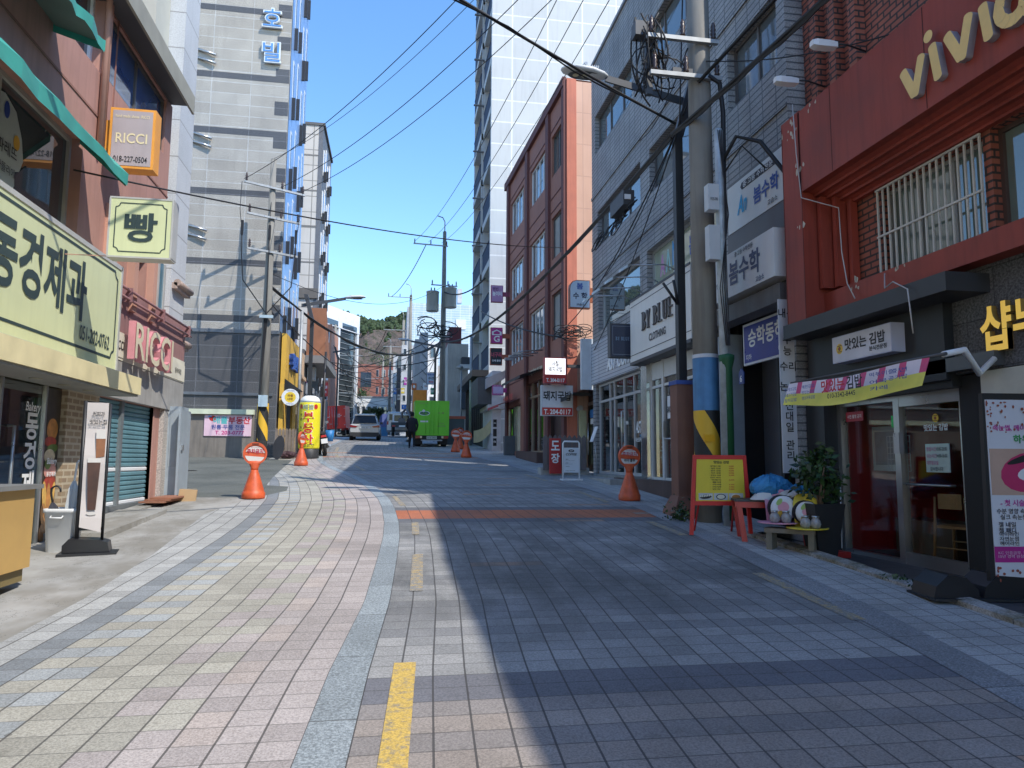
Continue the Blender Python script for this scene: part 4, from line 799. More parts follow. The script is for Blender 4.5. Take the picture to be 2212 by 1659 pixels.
# big raised letters
o=T('raised_letters','yellow raised letters vivid on the dark red slab','sign',(5.6,6,6));f=rd(FRt(5.6),-1)
mb=MB()
SO=[0]
def stroke(a,b,wd):
    SO[0]=(SO[0]+1)%7;dw=SO[0]*.0015
    (u0,z0),(u1,z1)=a,b;l=math.hypot(u1-u0,z1-z0);dx,dz=(u1-u0)/l,(z1-z0)/l;pts=[]
    for c,(cx,cz),s_ in ((0,b,1),(1,a,-1)):
        for k in range(7):
            t=math.pi/2-math.pi*k/6;ex,ez=math.cos(t)*s_*.55,math.sin(t)*s_;pts.append((cx+wd*(dx*ex-dz*ez),cz+wd*(dz*ex+dx*ez)))
    mb.prism(pts,f,.0,.07+dw,1);mb.face([f.p(u,.0712+dw,z) for u,z in pts],0)
wd=.085
def sp_(x_,y_): p_=PX(x_,y_,5.53);return (p_.y,p_.z)
def st_(a_,b_): stroke(sp_(*a_),sp_(*b_),.057)
st_((1951,158),(1975,203));st_((1990,122),(1977,203));st_((2014,100),(2027,166));st_((2047,78),(2076,124));st_((2093,34),(2079,124));st_((2124,14),(2137,80))
for q_ in ((2005,79),(2112,-18)): u_,z_=sp_(*q_);blob(mb,u_,z_,.065,.065,f,.074,0)
cu,cz=sp_(2186,4)
for k in range(12):
    a0,a1=k*.5236,(k+1)*.5236;stroke((cu+.15*math.cos(a0),cz+.17*math.sin(a0)),(cu+.15*math.cos(a1),cz+.17*math.sin(a1)),.06)
stroke((cu-.17,cz+.45),(cu-.17,cz-.2),.06)
mb.build('lettering',[M((.8,.56,.2),.5,0,.08,5),M((.3,.27,.28),.6)],o)
for i,(u,z) in enumerate(((8.35,6.62),(7.5,6.62))):
    o=T('flood_light','small white flood lamp above the red slab, '+('nearer the tiled building' if i==0 else 'nearer the yellow letters'),'lamp',f.p(u,.3,z),'flood lamps above the red slab')
    mb=MB();mb.tube([f.p(u,.0,z),f.p(u,.25,z+.06),f.p(u,.45,z+.05)],.012,6);mb.build('arm',BLK,o)
    mb=MB();mb.ring([[f.p(u+a*.06*s_,w,z+.03+b*.05*s_) for a,b in ((1,-1),(1,.6),(.5,1),(-.5,1),(-1,.6),(-1,-1))] for w,s_ in ((.4,.8),(.5,1),(.66,1),(.72,.7))],0,False);mb.build('lamp_head',WHT,o)
# beauty shop under the same building
f=rd(FRt(6.1),-1);LAV=TILE((.095,.095,.095),(.12,.12,.12),(.05,.05,.05),.75,.52,.006,.5,.8,.2,.3,.45,'basalt cladding')
mb=MB();mb.box(-9,7.0,-.1,0,2.58,3.58,f);mb.box(-9,6.75,-.1,.0,3.58,3.9,f);mb.build('basalt_fascia',[LAV],B2)
mb=MB();cw=M((.55,.54,.45),.6);out=[(6.6,.35),(6.6,2.56),(-1,2.56),(-1,.35)];a=[(5.9,.36),(6.28,.5),(6.33,1.3),(6.28,1.95),(6.1,2.25),(5.8,2.4),(5.4,2.44)]
pts=[(6.62,.36),(6.62,2.57),(5.4,2.57)]+a[::-1]
mb.prism(pts,f,-.12,-.0);mb.box(-1,5.4,-.12,0,2.44,2.57,f);mb.build('cream_surround',[cw],B2)
box('dark_opening',M((.04,.035,.03),.6),B2,-1,6.5,-.6,-.5,.36,2.5,f);box('shop_window',GLS,B2,3,5.9,-.3,-.28,.5,2.3,f)
o=T('raised_letters','gold raised letters 샵누 on the dark basalt fascia','sign',(6.05,6.3,3))
text([('샵누',6.12,2.99,.78,.5,0,.05,0,.06,1)],rd(FRt(6.09),-1),.0,'lettering',[EMIT((.75,.48,.08),.25),M((.35,.22,.05))],o)  # gold letter faces carry a weak emission of their own
o=T('advert_stand','tall white beauty advert stand with a pink eye picture at the right edge','advert stand',(5.5,5.8,.4));f=rd(Fr(5.35,5.8,1,-.12,-.12,-1),1)
mb=MB();mb.prism([(-.03,.38),(.6,.38),(.62,2.25),(.0,2.25)],f,-.05,0);mb.build('frame',BLK,o);box('panel',M((.62,.62,.66),.4,0,.04),o,.02,.58,0,.006,.5,2.19,f)
mb=MB();mb.box(.03,.58,.006,.008,1.32,1.74,f,0);blob(mb,.4,1.53,.28,.18,f,.0085,1,.2);blob(mb,.45,1.52,.17,.07,f,.0095,4,.15);blob(mb,.46,1.52,.06,.06,f,.0105,2);blob(mb,.46,1.52,.03,.03,f,.0115,3);blob(mb,.38,1.66,.2,.03,f,.0095,3,.3);mb.build('eye_picture',[M((.5,.33,.25)),M((.5,.03,.12)),M((.1,.3,.5)),TXK,WHT],o)
box('pink_strip',M((.42,.02,.22)),o,.02,.58,.006,.009,.72,.86,f)
mb=MB();r3=random.Random(5)
for k in range(60):
    t=r3.random();blob(mb,.03+r3.random()**2*.35,2.17-r3.random()**1.5*.28 if t<.6 else .52+r3.random()*.16,.006+.01*r3.random(),.006+.01*r3.random(),f,.008+.0002*k,0,0,8)
mb.build('floral_pattern',M((.3,.08,.05)),o)
text([('속눈썹, 메이크업',.28,1.93,.42,.06,0,.02),('하우스',.38,1.83,.24,.08,1,.03),('- 첫 시술 행사 -',.3,1.25,.4,.06,0,.02),('수분 영양 속눈썹 펌\n실크 속눈썹 연장',.27,1.15,.42,.1,2,.01),('젤 네일\n젤 패디',.15,1.03,.16,.1,2,.01),('아이라인\n자연눈썹\n헤어라인',.16,.93,.18,.12,2,.01),('KC 인증금무, 원두원 모근보호\n15년 경력 원장 1:1 맞춤 디자인',.3,.79,.5,.06,3,0)],f,.01,'lettering',[M((.5,.05,.3)),M((.02,.3,.08)),TXK,M((.7,.5,.6))],o)
# ---- red-brown building with orange end wall ----
RB1=M((.31,.135,.095),.75,0,.08,1.2,.08,.15);RB2=M((.13,.045,.04),.75,0,.08);ORW=M((.5,.16,.1),.8,0,.1,2,.1,.25);PCH=TILE((.58,.34,.24),(.61,.37,.27),(.5,.3,.22),3,1.1,.015,0,.8,.1,.3,0,'peach block render')
fr=rd(FRt(6.52,-2.8),-1)
o=B4=T('red_brown_building','four storey red-brown building with a sunlit orange end wall beyond the grey tiled one','building',(5.4,27,1.3))
hs=[];rows_=[(5.72,7.35),(8.6,10.1),(11.6,13.1)]
for a,b in ((22.66,24.1),(25.0,27.35),(28.5,31.05)):
    for z0_,z1_ in rows_: hs.append((a,b,z0_,z1_))
gsh=[(22.6,24.8,1.4,3.9),(25.2,28.2,1.9,4.6),(28.9,31.8,2.0,3.9)]
mb=MB();wall(mb,fr,22.25,32.0,1.2,14.35,hs+gsh,.18);P=fr.p
mb.face([P(32,0,1),P(32,-8,1),P(32,-8,14.35),P(32,0,14.35)]);mb.face([P(22.25,0,14.35),P(32,0,14.35),P(32,-8,14.35),P(22.25,-8,14.35)]);mb.build('street_wall',[RB1],o)
c0=P(22.25,0,0);f2=rd(Fr(c0[0],c0[1],1,.0488,.0488,-1),1)
mb=MB();mb.box(0,.33,-.3,.05,1.2,14.35,f2);mb.build('orange_pilaster',ORW,o);mb=MB();mb.box(.33,8,-.3,0,1.2,14.3,f2);mb.build('end_wall',PCH,o)
mb=MB()
for u in (22.25,24.25,27.5,31.2): mb.box(u,u+(.4 if u>22.5 else .3),.001,.1,1.3,14.35,fr)
mb.box(22.26,32,.002,.13,14.1,14.42,fr);mb.build('pilaster',RB2,o)
mb=MB()
for z in (4.9,7.5,7.9,10.3,10.8,13.3): mb.box(22.26,32,.0,.02,z,z+.04,fr)
mb.build('string_course',RB2,o)
for h in hs: window(o,fr,h,WHT if h[0]>24.5 else DF,GLASS((.09,.1,.1),.05) if (h[0]>24.5 or h[2]>11) else M((.3,.3,.28),.6,0,.12),-.14,4 if h[0]>24.5 else 2,1,.05)
w9=MB().box(25.2,28.2,-.16,-.13,1.9,4.6,fr).build('shop_glass',CLEAR((.5,.52,.5),.22),o);mb=MB()
for u in (25.2,26.2,27.2,28.12): mb.box(u,u+.07,-.15,-.07,1.9,4.6,fr)
mb.box(25.2,28.2,-.15,-.07,4.0,4.08,fr);mb.box(25.2,28.2,-.15,-.07,1.9,1.98,fr);mb.build('frame',M((.3,.22,.16),.5),w9)
box('interior_wall',M((.15,.14,.13),.8),o,22.4,31.8,-2.2,-2.1,1.2,4.6,fr)
mb=MB();mb.box(22.65,24.75,-.2,-.16,1.4,3.9,fr);mb.build('brown_door',M((.07,.04,.035),.6),o)
w8=MB().box(28.9,31.8,-.16,-.13,2.0,3.9,fr).build('shop_glass',GLASS((.06,.065,.065)),o);mb=MB()
for u in (28.9,29.8,30.3,31.7): mb.box(u,u+.08,-.14,-.05,2.0,3.9,fr)
mb.build('frame',STEEL,w8)
mb=MB();mb.prism([(25.0,1.4),(28.4,1.6),(28.4,2.0),(25.0,1.9)],fr,0,.3);mb.build('plinth',M((.1,.06,.05),.8),o)
for a,b,z in ((25.1,28.4,4.65),(29,31.5,3.9)):
    mb=MB();mb.face([P(a,.02,z+.28),P(b,.02,z+.28),P(b,.9,z),P(a,.9,z)]);mb.face([P(a,.9,z),P(b,.9,z),P(b,.9,z-.1),P(a,.9,z-.1)]);mb.build('awning',M((.06,.055,.055),.7) if a<28 else M((.4,.05,.06),.7),o)
mb=MB()
for k in range(3): u=24.9+k*.7;mb.tube([P(u,.1,5.9-.35),P(u,1.0,5.45),P(u,1.05,5.4)],.025,6);mb.box(u-.09,u+.09,.9,1.2,5.33,5.42,fr)
mb.build('sign_lamp',STEEL,o)
text([('Long time no see',26.3,4.98,2.1,.3,0,.03)],fr,.03,'wall_lettering',M((.6,.55,.4)),o);text([('HAMA 막창',30.5,4.3,2,.3,0,.04)],fr,.2,'red_lettering',[RED],o)
# pig soup restaurant lean-to with its signs
fq=rd(Fr(6.1,0,0,1,-1,0),-1)
o=T('restaurant_front','low grey fronted restaurant with a black awning between the coffee shop and the red-brown building','building',(5.9,21.5,1.4))
box('fascia',M((.26,.25,.24),.5,0,.1,2,0,.2),o,20.9,22.25,-.3,.15,3.9,5.25,fq);box('side_box',M((.55,.58,.6),.4),o,20.85,20.98,-.3,.55,3.75,5.3,fq)
text([('너울사김',21.5,4.45,.9,.35,0,.03)],fq,.16,'fascia_lettering',TXW,o)
mb=MB();mb.face([fq.p(20.9,.1,3.9),fq.p(23.4,.1,3.9),fq.p(23.4,1.0,3.55),fq.p(20.9,1.0,3.55)]);mb.face([fq.p(20.9,1.0,3.55),fq.p(23.4,1.0,3.55),fq.p(23.4,1.0,3.42),fq.p(20.9,1.0,3.42)]);mb.build('black_awning',M((.02,.02,.022),.6),o)
box('front_wall',M((.09,.055,.045),.8),o,20.9,22.25,-.35,-.05,1.2,3.9,fq)
g9=box('glass_door',CLEAR((.35,.4,.38),.16),o,20.95,21.9,.0,.03,1.35,3.35,fq);box('frame',STEEL,g9,20.93,21.93,-.02,.05,3.35,3.45,fq);mb=MB();mb.tube([fq.p(21.75,.1,1.8),fq.p(21.75,.1,2.8)],.02,6);mb.build('door_handle',STEEL,g9)
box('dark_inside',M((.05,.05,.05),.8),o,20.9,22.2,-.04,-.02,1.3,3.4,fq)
mb=MB();mb.box(21.1,21.35,.035,.04,2.95,3.15,fq,0);mb.box(21.38,21.75,.035,.04,2.95,3.2,fq,1);mb.box(21.1,21.3,.035,.04,2.75,2.92,fq,2);mb.box(21.33,21.5,.035,.04,2.75,2.92,fq,3);mb.box(21.53,21.7,.035,.04,2.75,2.92,fq,3);mb.build('door_sticker',[M((.03,.05,.08)),M((.04,.2,.5)),M((.1,.35,.35)),WHT],g9)
mb=MB();mb.tube([fq.p(22.3,.3,1.3),fq.p(22.3,.3,3.1),fq.p(22.25,.28,3.25),fq.p(22.0,.28,3.28)],.09,8);mb.build('flue_pipe',M((.42,.4,.37),.6),o)
mb=MB();mb.box(21.95,22.15,.1,.3,1.5,3.2,fq);mb.build('meter_box',M((.42,.42,.25),.6),o)
for nm,lb,q,z0_,z1_,em,tx in (('lit_sign','small glowing white and red box sign T. 204-0117, upper of the two pork soup signs',(4.52,5.22),3.98,4.78,1,[('사철\n돼지국밥',4.87,4.5,.45,.34,1,.02),('T. 204-0117',4.87,4.07,.58,.12,2,.03)]),('hanging_sign','larger white and red sign 돼지국밥 T. 204-0117, lower of the two pork soup signs',(4.5,5.5),3.0,3.95,0,[('돼지국밥',5.0,3.62,.9,.3,1,.03),('T. 204-0117',5.0,3.12,.85,.16,2,.03)])):
    ff=rd(FF(21.4 if em else 21.7),1);o=T(nm,lb,'sign',(5,21.5,4));a,b=q
    box('box',M((.5,.52,.54),.4) if not em else M((.45,.05,.05),.4),o,a,b,-.2,0,z0_,z1_,ff);box('face',EMIT((.8,.8,.82),.8) if em else M((.6,.6,.62)),o,a+.03,b-.03,0,.006,z0_+.27,z1_-.03,ff);box('red_strip',RED,o,a+.02,b-.02,0,.007,z0_+.02,z0_+.25,ff);text(tx,ff,.009,'lettering',[TXK,TXK,TXW],o);box('arm',DKG,o,b,6.1 if not em else 5.95,-.12,-.08,z1_-.3,z1_-.2,ff)
# ---- white tower ----
WTW=TILE((.46,.48,.49),(.5,.52,.525),(.66,.68,.68),2.05,1.28,.04,0,.6,.05,.2,0,'white panel wall')
o=T('white_tower','very tall white panelled tower with balconies, right of the street','building',(9,38,2));f=rd(FF(38),1)
mb=MB();mb.box(4.98,19,-.3,0,2,52,f);mb.box(6.1,18.9,-8,-.31,2,51,f);mb.build('white_wall',[WTW],o)
mb=MB()
for x in (9.9,10.6,11.3):
    pass
for x,z in ((10.35,24.3),(11.0,24.3),(10.35,20.2),(11.0,20.2)): mb.box(x,x+.16,0,.12,z,z+.16,f)
mb.build('wall_vent',M((.3,.31,.32),.3,.5),o)
fs=rd(FRt(4.98),-1);BAL=M((.035,.05,.09),.85,0,.1,2);CWT=M((.5,.5,.49),.7,0,.06)
for s_,(u0_,u1_,w0_) in enumerate(((38.32,41.6,-.8),(41.9,45.8,-.68))):
    mb=MB();mb.box(u0_-.0,u0_+.12,-1.1,w0_+.75,6,50-s_*12,fs)
    mb.box(u1_,u1_+.15,-1.1,w0_+.75,6,50-s_*12,fs)
    for k in range(15-s_*4):
        z=6.4+k*2.95;mb.box(u0_,u1_+.1,-1.1,w0_+.8,z,z+.4,fs)
    mb.build('balcony_slab',CWT,o)
    for k in range(15-s_*4):
        z=6.7+k*2.95;mb=MB();mb.box(u0_+.25,u1_,w0_+.74,w0_+.78,z,z+1.15,fs);mb.box(u0_+.25,u1_,w0_+.7,w0_+.8,z+1.15,z+1.2,fs);mb.build('balcony_rail',BAL,o)
mb=MB()
for k in range(14): mb.box(41.7,41.85,-.1,.6,8.5+k*2.95,8.56+k*2.95,fs)
mb.build('support_bar',M((.2,.2,.2),.5),o)
box('shop_glazing',GLASS((.05,.055,.06)),o,38.1,47,.05,.3,3.0,6.2,fs);mb=MB()
for k in range(10): mb.box(38.1+k*.95,38.2+k*.95,.3,.36,3.0,6.2,fs)
mb.box(38,47,.0,.9,6.1,6.45,fs);mb.build('dark_frame',BLK,o);box('base_wall',M((.06,.06,.06),.8),o,38.05,47,.0,.3,1.9,3.0,fs)
o=T('white_shop_front','narrow white shopfront with black notices between the white tower and the red-brown building','building',(5,34,2));f=rd(FF(33.9),1)
box('front_wall',M((.6,.6,.6),.6),o,4.62,5.05,-3.5,0,1.9,5.9,f);mb=MB();mb.prism([(4.3,5.0),(5.3,5.6),(5.3,5.95),(4.3,5.5)],f,-3,.3);mb.build('canopy_roof',M((.5,.5,.5),.6),o);box('lower_canopy',M((.55,.54,.52)),o,4.4,5.2,-3,.35,4.05,4.25,f)
box('dark_upper',M((.09,.09,.09),.7),o,3.95,4.62,-3.2,-.2,4.3,5.6,f);mb=MB()
for z in (3.2,2.75,2.3): mb.box(4.68,4.85,.0,.012,z,z+.36,f)
mb.build('notice',TXK,o);text([('15%',4.76,2.5,.13,.09,0,.03),('OPEN',4.76,3.38,.13,.06,0,.03)],f,.015,'notice_lettering',TXW,o)
def fsign(name,lab,px0,px1,py0,py1,Y,fc,items,side=None,arm=None,em=0):
    a,b=PY(px0,py1,Y),PY(px1,py0,Y);f=rd(FF(Y),1);o=T(name,lab,'sign',((a.x+b.x)/2,Y,a.z));W_,H_=b.x-a.x,b.z-a.z
    box('box',side or DKG,o,a.x,b.x,-.18,0,a.z,b.z,f);t=W_*.04;box('face',fc,o,a.x+t,b.x-t,0,.006,a.z+t,b.z-t,f)
    ms=[];its=[]
    for (s_,u,z,w_,h_,m_) in items:
        if m_ not in ms:ms.append(m_)
        its.append((s_,a.x+u*W_,a.z+z*H_,w_*W_,h_*H_,ms.index(m_),.04))
    text(its,f,.009,'lettering',ms,o)
    if arm: box('arm',side or DKG,o,min(arm,b.x) if arm<a.x else b.x,a.x if arm<a.x else arm,-.12,-.06,(a.z+b.z)/2-.1,(a.z+b.z)/2+.1,f)
    return o
MG=M((.45,.02,.22),.4);ORB=M((.4,.1,.05),.5);LIL=M((.5,.42,.62),.4)
fsign('projecting_sign','magenta box sign with a clothes hanger and a letter G',1060,1086,708,742,31,MG,[('G',.5,.3,.5,.38,TXW),('⌂',.5,.7,.8,.35,TXW)],ORB,5.05)
fsign('projecting_sign','black box sign 너구리 단체 환영 under the magenta one',1059,1085,752,788,31.05,M((.03,.035,.04)),[('너구리',.5,.6,.85,.3,M((.6,.1,.15))),('단체 환영',.5,.25,.7,.13,TXW)],ORB,5.05)
fsign('projecting_sign','faded pink box sign 놀이터, topmost of the column of signs',1061,1087,617,652,31.1,M((.45,.25,.42)),[('캔빈',.35,.78,.5,.2,M((.15,.05,.15))),('놀이터',.5,.5,.8,.28,TXW)],M((.3,.06,.12)),5.1)
fsign('projecting_sign','pale lilac hair salon sign HAIRVOGUE just above the red awning',1064,1088,832,853,31.15,LIL,[('HAIRVOGUE',.5,.88,.9,.14,MG),('HAIRVOGUE',.5,.1,.9,.14,MG)],MG,5.1)
# ---- left row beyond the granite tower ----
fl=rd(FL(-4.15),1);YW=M((.66,.4,.06),.6,0,.08,2)
o=T('waffle_shop_front','yellow shopfront with a black awning and blue letters below the blue glazed wall','shopfront',(-4.1,29,1.8))
box('upper_panel',YW,o,27.6,31.4,-.05,.12,4.4,6.3,fl);box('lower_panel',YW,o,27.5,28.4,-.05,.1,1.7,4.4,fl);box('side_panel',YW,o,30.4,31.4,-.05,.05,1.8,4.4,fl);box('dark_opening',M((.05,.05,.05)),o,28.4,30.4,-.1,-.02,1.7,4.4,fl);mb=MB();mb.face([fl.p(27.6,.1,4.6),fl.p(31,.1,4.6),fl.p(31,.8,4.1),fl.p(27.6,.8,4.1)]);mb.face([fl.p(27.6,.8,4.1),fl.p(31,.8,4.1),fl.p(31,.8,3.95),fl.p(27.6,.8,3.95)]);mb.face([fl.p(27.6,.1,4.6),fl.p(27.6,.8,4.1),fl.p(27.6,.1,4.1)]);mb.build('black_awning',BLK,o)
text([('와플대학',29.3,5.4,1.9,.6,0,.05,0,.15,0)],fl,.13,'lettering',[M((.05,.14,.5),.4)],o)
a=PY(627,858,27.2);o=T('round_sign','round white and yellow waffle shop sign hanging beside the black awning','sign',a)
mb=MB();r=.31;mb.ring([[(a.x+r*math.cos(t),y_,a.z+r*math.sin(t)) for t in [2*math.pi*k/24 for k in range(24)]] for y_ in (27.2,27.3)],0,True);mb.build('disc',WHT,o)
f=rd(FF(27.2),1);mb=MB();mb.face([f.p(a.x+(.19+.012*(k%2))*math.cos(t),.004,a.z+(.19+.012*(k%2))*math.sin(t)) for k,t in enumerate([2*math.pi*k/24 for k in range(24)])]);mb.build('yellow_disc',YEL,o)
text([('와플',a.x,a.z+.06,.2,.1,0,.03),('대학',a.x,a.z-.07,.2,.1,0,.03),('COFFEE & WAFFLE',a.x,a.z+.24,.3,.035,1,.01),('WAFFLE UNIV.',a.x,a.z-.24,.26,.035,1,.01)],f,.006,'lettering',[M((.25,.12,.02)),TXB],o);box('arm',BLK,o,-4.15,a.x-.3,-.08,-.04,a.z-.02,a.z+.02,f)
o=T('peach_pillar_building','narrow peach rendered building with a grey base next to the yellow shopfront','building',(-4.1,32,1.9))
box('wall',M((.6,.42,.28),.8,0,.08,2),o,31.5,33.3,-5,.1,4.0,6.3,fl);box('base',M((.25,.24,.23),.8),o,31.5,33.3,-5,.08,1.6,4.0,fl);box('band',M((.55,.38,.25)),o,31.45,33.35,-5,.2,5.1,5.25,fl)
o=T('dark_canopy_building','low dark grey building with a deep projecting canopy on the left','building',(-4.2,36,2))
box('wall',M((.1,.1,.105),.7,0,.15,1),o,33.4,39.9,-6,.05,1.8,6.6,fl);box('canopy',M((.2,.2,.2),.7),o,33.6,39.9,.05,1.0,6.0,6.35,fl);mb=MB();mb.prism([(33.8,6.36),(36.5,6.36),(33.8,8.6)],fl,.1,.95);mb.build('brown_gable',M((.3,.13,.07),.8,0,.15,3),o)
mb=MB()
for k in range(4): mb.box(34.2+k*1.4,35.2+k*1.4,.05,.09,2.2,5.2,fl)
mb.build('glazing',GLS,o);box('air_conditioner',M((.6,.6,.58)),o,34.4,35.0,.1,.45,5.3,5.9,fl)
CRM=TILE((.55,.52,.48),(.58,.55,.51),(.25,.24,.22),1.6,.9,.025,0,.7,.06,.3,0,'cream panels')
o=T('cream_tower','tall cream panelled tower with a dark corner and staggered windows, beyond the blue glazed wall','building',(-5,40,2));f=rd(FF(40.),1)
box('front_wall',CRM,o,-12,-4.4,-5.2,0,1.9,20.35,f);box('dark_corner',M((.13,.14,.16),.6),o,-4.53,-4.3,-5.2,.02,1.9,20.35,f);box('roof_cap',M((.12,.12,.12)),o,-12,-4.2,-5.2,.06,20.35,20.5,f);box('dark_frame',M((.13,.12,.11)),o,-5.6,-4.3,.0,.12,10.4,10.95,f)
mb=MB()
for k in range(8): mb.box(-6.5,-4.47,.0,.015,4.2+k*2.05,4.28+k*2.05,f)
mb.build('dark_joint',M((.2,.19,.18)),o)
for k in range(6):
    for j in range(4):
        z=5.6+k*2.4+.5*(j%2);u=40.4+j*1.15;mb=MB();mb.box(u,u+.6,.0,.05,z,z+1.5,FL(-4.3));w1=mb.build('window',WHT,o);box('pane',M((.08,.14,.25),.2),w1,u+.08,u+.52,.05,.055,z+.08,z+1.42,FL(-4.3));box('sunshade',BLK,w1,u-.03,u+.06,.05,.2,z-.4,z+.2,FL(-4.3))
# more of the left row
def fbox(name,lab,cat,px0,px1,pyt,Y,dep,m,win=None,zb=None,roof=None):
    a,b=PY(px0,pyt,Y),PY(px1,pyt,Y);f=rd(FF(Y),1);zb=H(Y)-.3 if zb is None else zb;o=T(name,lab,cat,((a.x+b.x)/2,Y,zb));box('wall',m,o,a.x,b.x,-dep,0,zb,a.z,f)
    if roof: box('roof',roof,o,a.x-.1,b.x+.1,-dep,.12,a.z,a.z+.2,f)
    if win:
        nx,nz,m2,gm=win;W_=(b.x-a.x)/nx;Hh=(a.z-zb)/nz
        for i in range(nx):
            for j in range(nz):
                u=a.x+W_*(i+.22);z=zb+Hh*(j+.35);wo=box('window',m2,o,u,u+W_*.56,0,.05,z,z+Hh*.42,f);box('pane',gm,wo,u+.05,u+W_*.56-.05,.05,.06,z+.05,z+Hh*.42-.05,f)
    return o
fbox('terracotta_shop_building','narrow terracotta coloured building with stacked signs on the left, far up the street','building',697,717,700,66,8,M((.42,.2,.13),.8,0,.1,1),(1,4,WHT,GLS))
fsign('projecting_sign','white rounded sign with orange edge, highest of the far left stack',697,710,766,790,64,WHT,[('카페',.5,.5,.6,.3,ORB)],ORB,-6.6)
fsign('projecting_sign','white sign with a red and pink round drawing, middle of the far left stack',697,710,794,822,64.1,WHT,[('●',.5,.55,.7,.5,M((.6,.1,.2)))],ORB,-6.6)
fsign('projecting_sign','red sign with white letters, lowest of the far left stack',696,709,826,856,64.2,RED,[('미스터',.5,.65,.7,.25,TXW),('피자',.5,.3,.5,.2,TXW)],RED,-6.6)
fbox('shop_building','low shop building with a blue awning behind the motorbike','building',684,699,860,47,3,M((.25,.2,.17),.8),None)
# glass office, school, low white building, wooded bits
a,b=PY(701,660,90),PY(772,683,97);o=T('glass_office_building','white framed glass office block standing in front of the hill','building',(-7,92,4));dx,dy=b.x-a.x,7.;L=math.hypot(dx,dy);f=rd(Fr(a.x-dx*1.2,90-dy*1.2,dx,dy,dy,-dx),1)
L2_=L*2.2;zt=20.6
mb=MB();mb.box(0,L2_,-10,0,3,zt,f);mb.build('glass_wall',GLASS((.035,.045,.05),.1),o);mb=MB();mb.box(-.1,L2_+.1,-10,.35,18.3,zt+.1,f)
for k in range(8): u=L2_-.15-k*4.6;mb.box(u-.2,u+.2,0,.3,4,18.3,f)
mb.build('white_frame',M((.75,.76,.77),.5),o);mb=MB();
for k in range(20): mb.box(0,L2_-.4,0,.08,5+k*.68,5.07+k*.68,f)
mb.build('floor_band',M((.25,.27,.28),.4),o);mb=MB()
for k in range(4): u=L2_-.6-k*4.6;mb.box(u-3.6,u,.351,.36,18.4,19.1,f)
mb.build('top_window',GLS,o)
o=fbox('brick_school_building','red brick building with dark balconies at the foot of the hill','building',771,812,786,130,12,M((.25,.1,.07),.85,0,.15,.3),(1,2,DKG,GLS));fbox('brick_school_building','right wing of red brick with white banded windows, in front of the brown rock face','building',808,850,790,134,12,M((.22,.085,.065),.85,0,.15,.3),(3,4,M((.5,.48,.46)),GLS))
fbox('low_white_building','long low sunlit white building with tall narrow windows behind the vehicles','building',757,850,858,112,10,M((.7,.7,.68),.7,0,.05,.4),(8,1,M((.25,.24,.23)),GLS),None,M((.3,.3,.3)))
fbox('grey_shop_building','narrow grey building left of the far poles','building',738,757,862,108,10,M((.25,.24,.24),.8),None)
# right-hand row, near to far
f=None
SKY=TILE((.42,.56,.68),(.47,.6,.7),(.7,.74,.76),1.1,.3,.03,0,.5,.15,.2,0,'pale blue tiles')
o=fbox('blue_tiled_building','large pale blue tiled building rising behind the transformer pole','building',888,1030,654,86,14,SKY,None);a,b=PY(880,662,86),PY(888,654,86);box('grey_side',M((.35,.36,.38)),o,a.x,b.x-.01,-14,-.05,3,a.z,FF(86));a=PY(985,690,86);box('window',WHT,o,a.x,a.x+1.2,0,.1,a.z-1.2,a.z,FF(86));a,b=PY(990,650,86),PY(1000,620,86);box('roof_chimney',M((.5,.5,.52)),o,a.x,b.x,-2,-1,a.z,b.z,FF(86))
fbox('cream_house','cream rendered house wall behind the transformer pole','building',968,1012,742,52,8,M((.42,.4,.36),.8,0,.12,1,0,.3),None);a,b=PY(996,748,51.9),PY(1012,790,51.9);o=T('dark_balcony_house','narrow house with dark balconies right of the cream house','building',(a.x,51.5,3));box('balcony',M((.05,.055,.065),.8),o,a.x,b.x+.3,-.2,.7,b.z,a.z-.9,FF(51.8));box('balcony',M((.05,.055,.065),.8),o,a.x,b.x+.3,-.2,.7,b.z-3.2,b.z-2.,FF(51.8));box('slab',CWT,o,a.x-.1,b.x+.3,-.2,.8,b.z-.3,b.z-.02,FF(51.8))
o=fbox('maroon_roof_box','maroon clad rooftop room on top of the cream house','building',971,997,706,52.3,5,M((.12,.025,.03),.7),None,PY(980,742,52.3).z+.01)
a,b=PY(1001,830,51),PY(1012,860,51);o=T('air_conditioner','white outdoor air conditioning unit on the cream house wall','air conditioner',(a.x,51.6,b.z));box('casing',M((.5,.5,.48)),o,a.x,b.x+.1,-.9,-.6,b.z,a.z,FF(51));mb=MB();blob(mb,(a.x+b.x)/2,(a.z+b.z)/2,.17,.3,FF(51),-.59,0);mb.build('fan_grille',BLK,o)
o=fbox('chevron_panel_building','grey building panelled with diagonal chevrons above an orange shop','building',908,925,718,62,8,M((.32,.33,.35),.6),None);a,b=PY(908,855,62),PY(925,718,62);mb=MB();g=FF(62)
for k in range(9):
    z=a.z+.3+k*.72
    mb.prism([(a.x+.05,z+.5),(b.x-.05,z),(b.x-.05,z+.07),(a.x+.05,z+.57)],g,0,.05)
mb.build('diagonal_bar',M((.08,.09,.1)),o);box('side_wall',M((.4,.4,.4)),o,PY(897,727,62).x,a.x-.01,-8,-.6,3,PY(897,730,62).z,g)
o2=fbox('orange_shop_front','orange painted shopfront under the chevron panels','shopfront',893,922,842,60,1.5,M((.7,.24,.03),.6),(2,1,BLK,GLS));fsign('round_hanging_sign','small orange sign above the orange shopfront',889,900,828,842,57,M((.55,.15,.04)),[('●',.5,.5,.5,.5,TXW)],ORB)
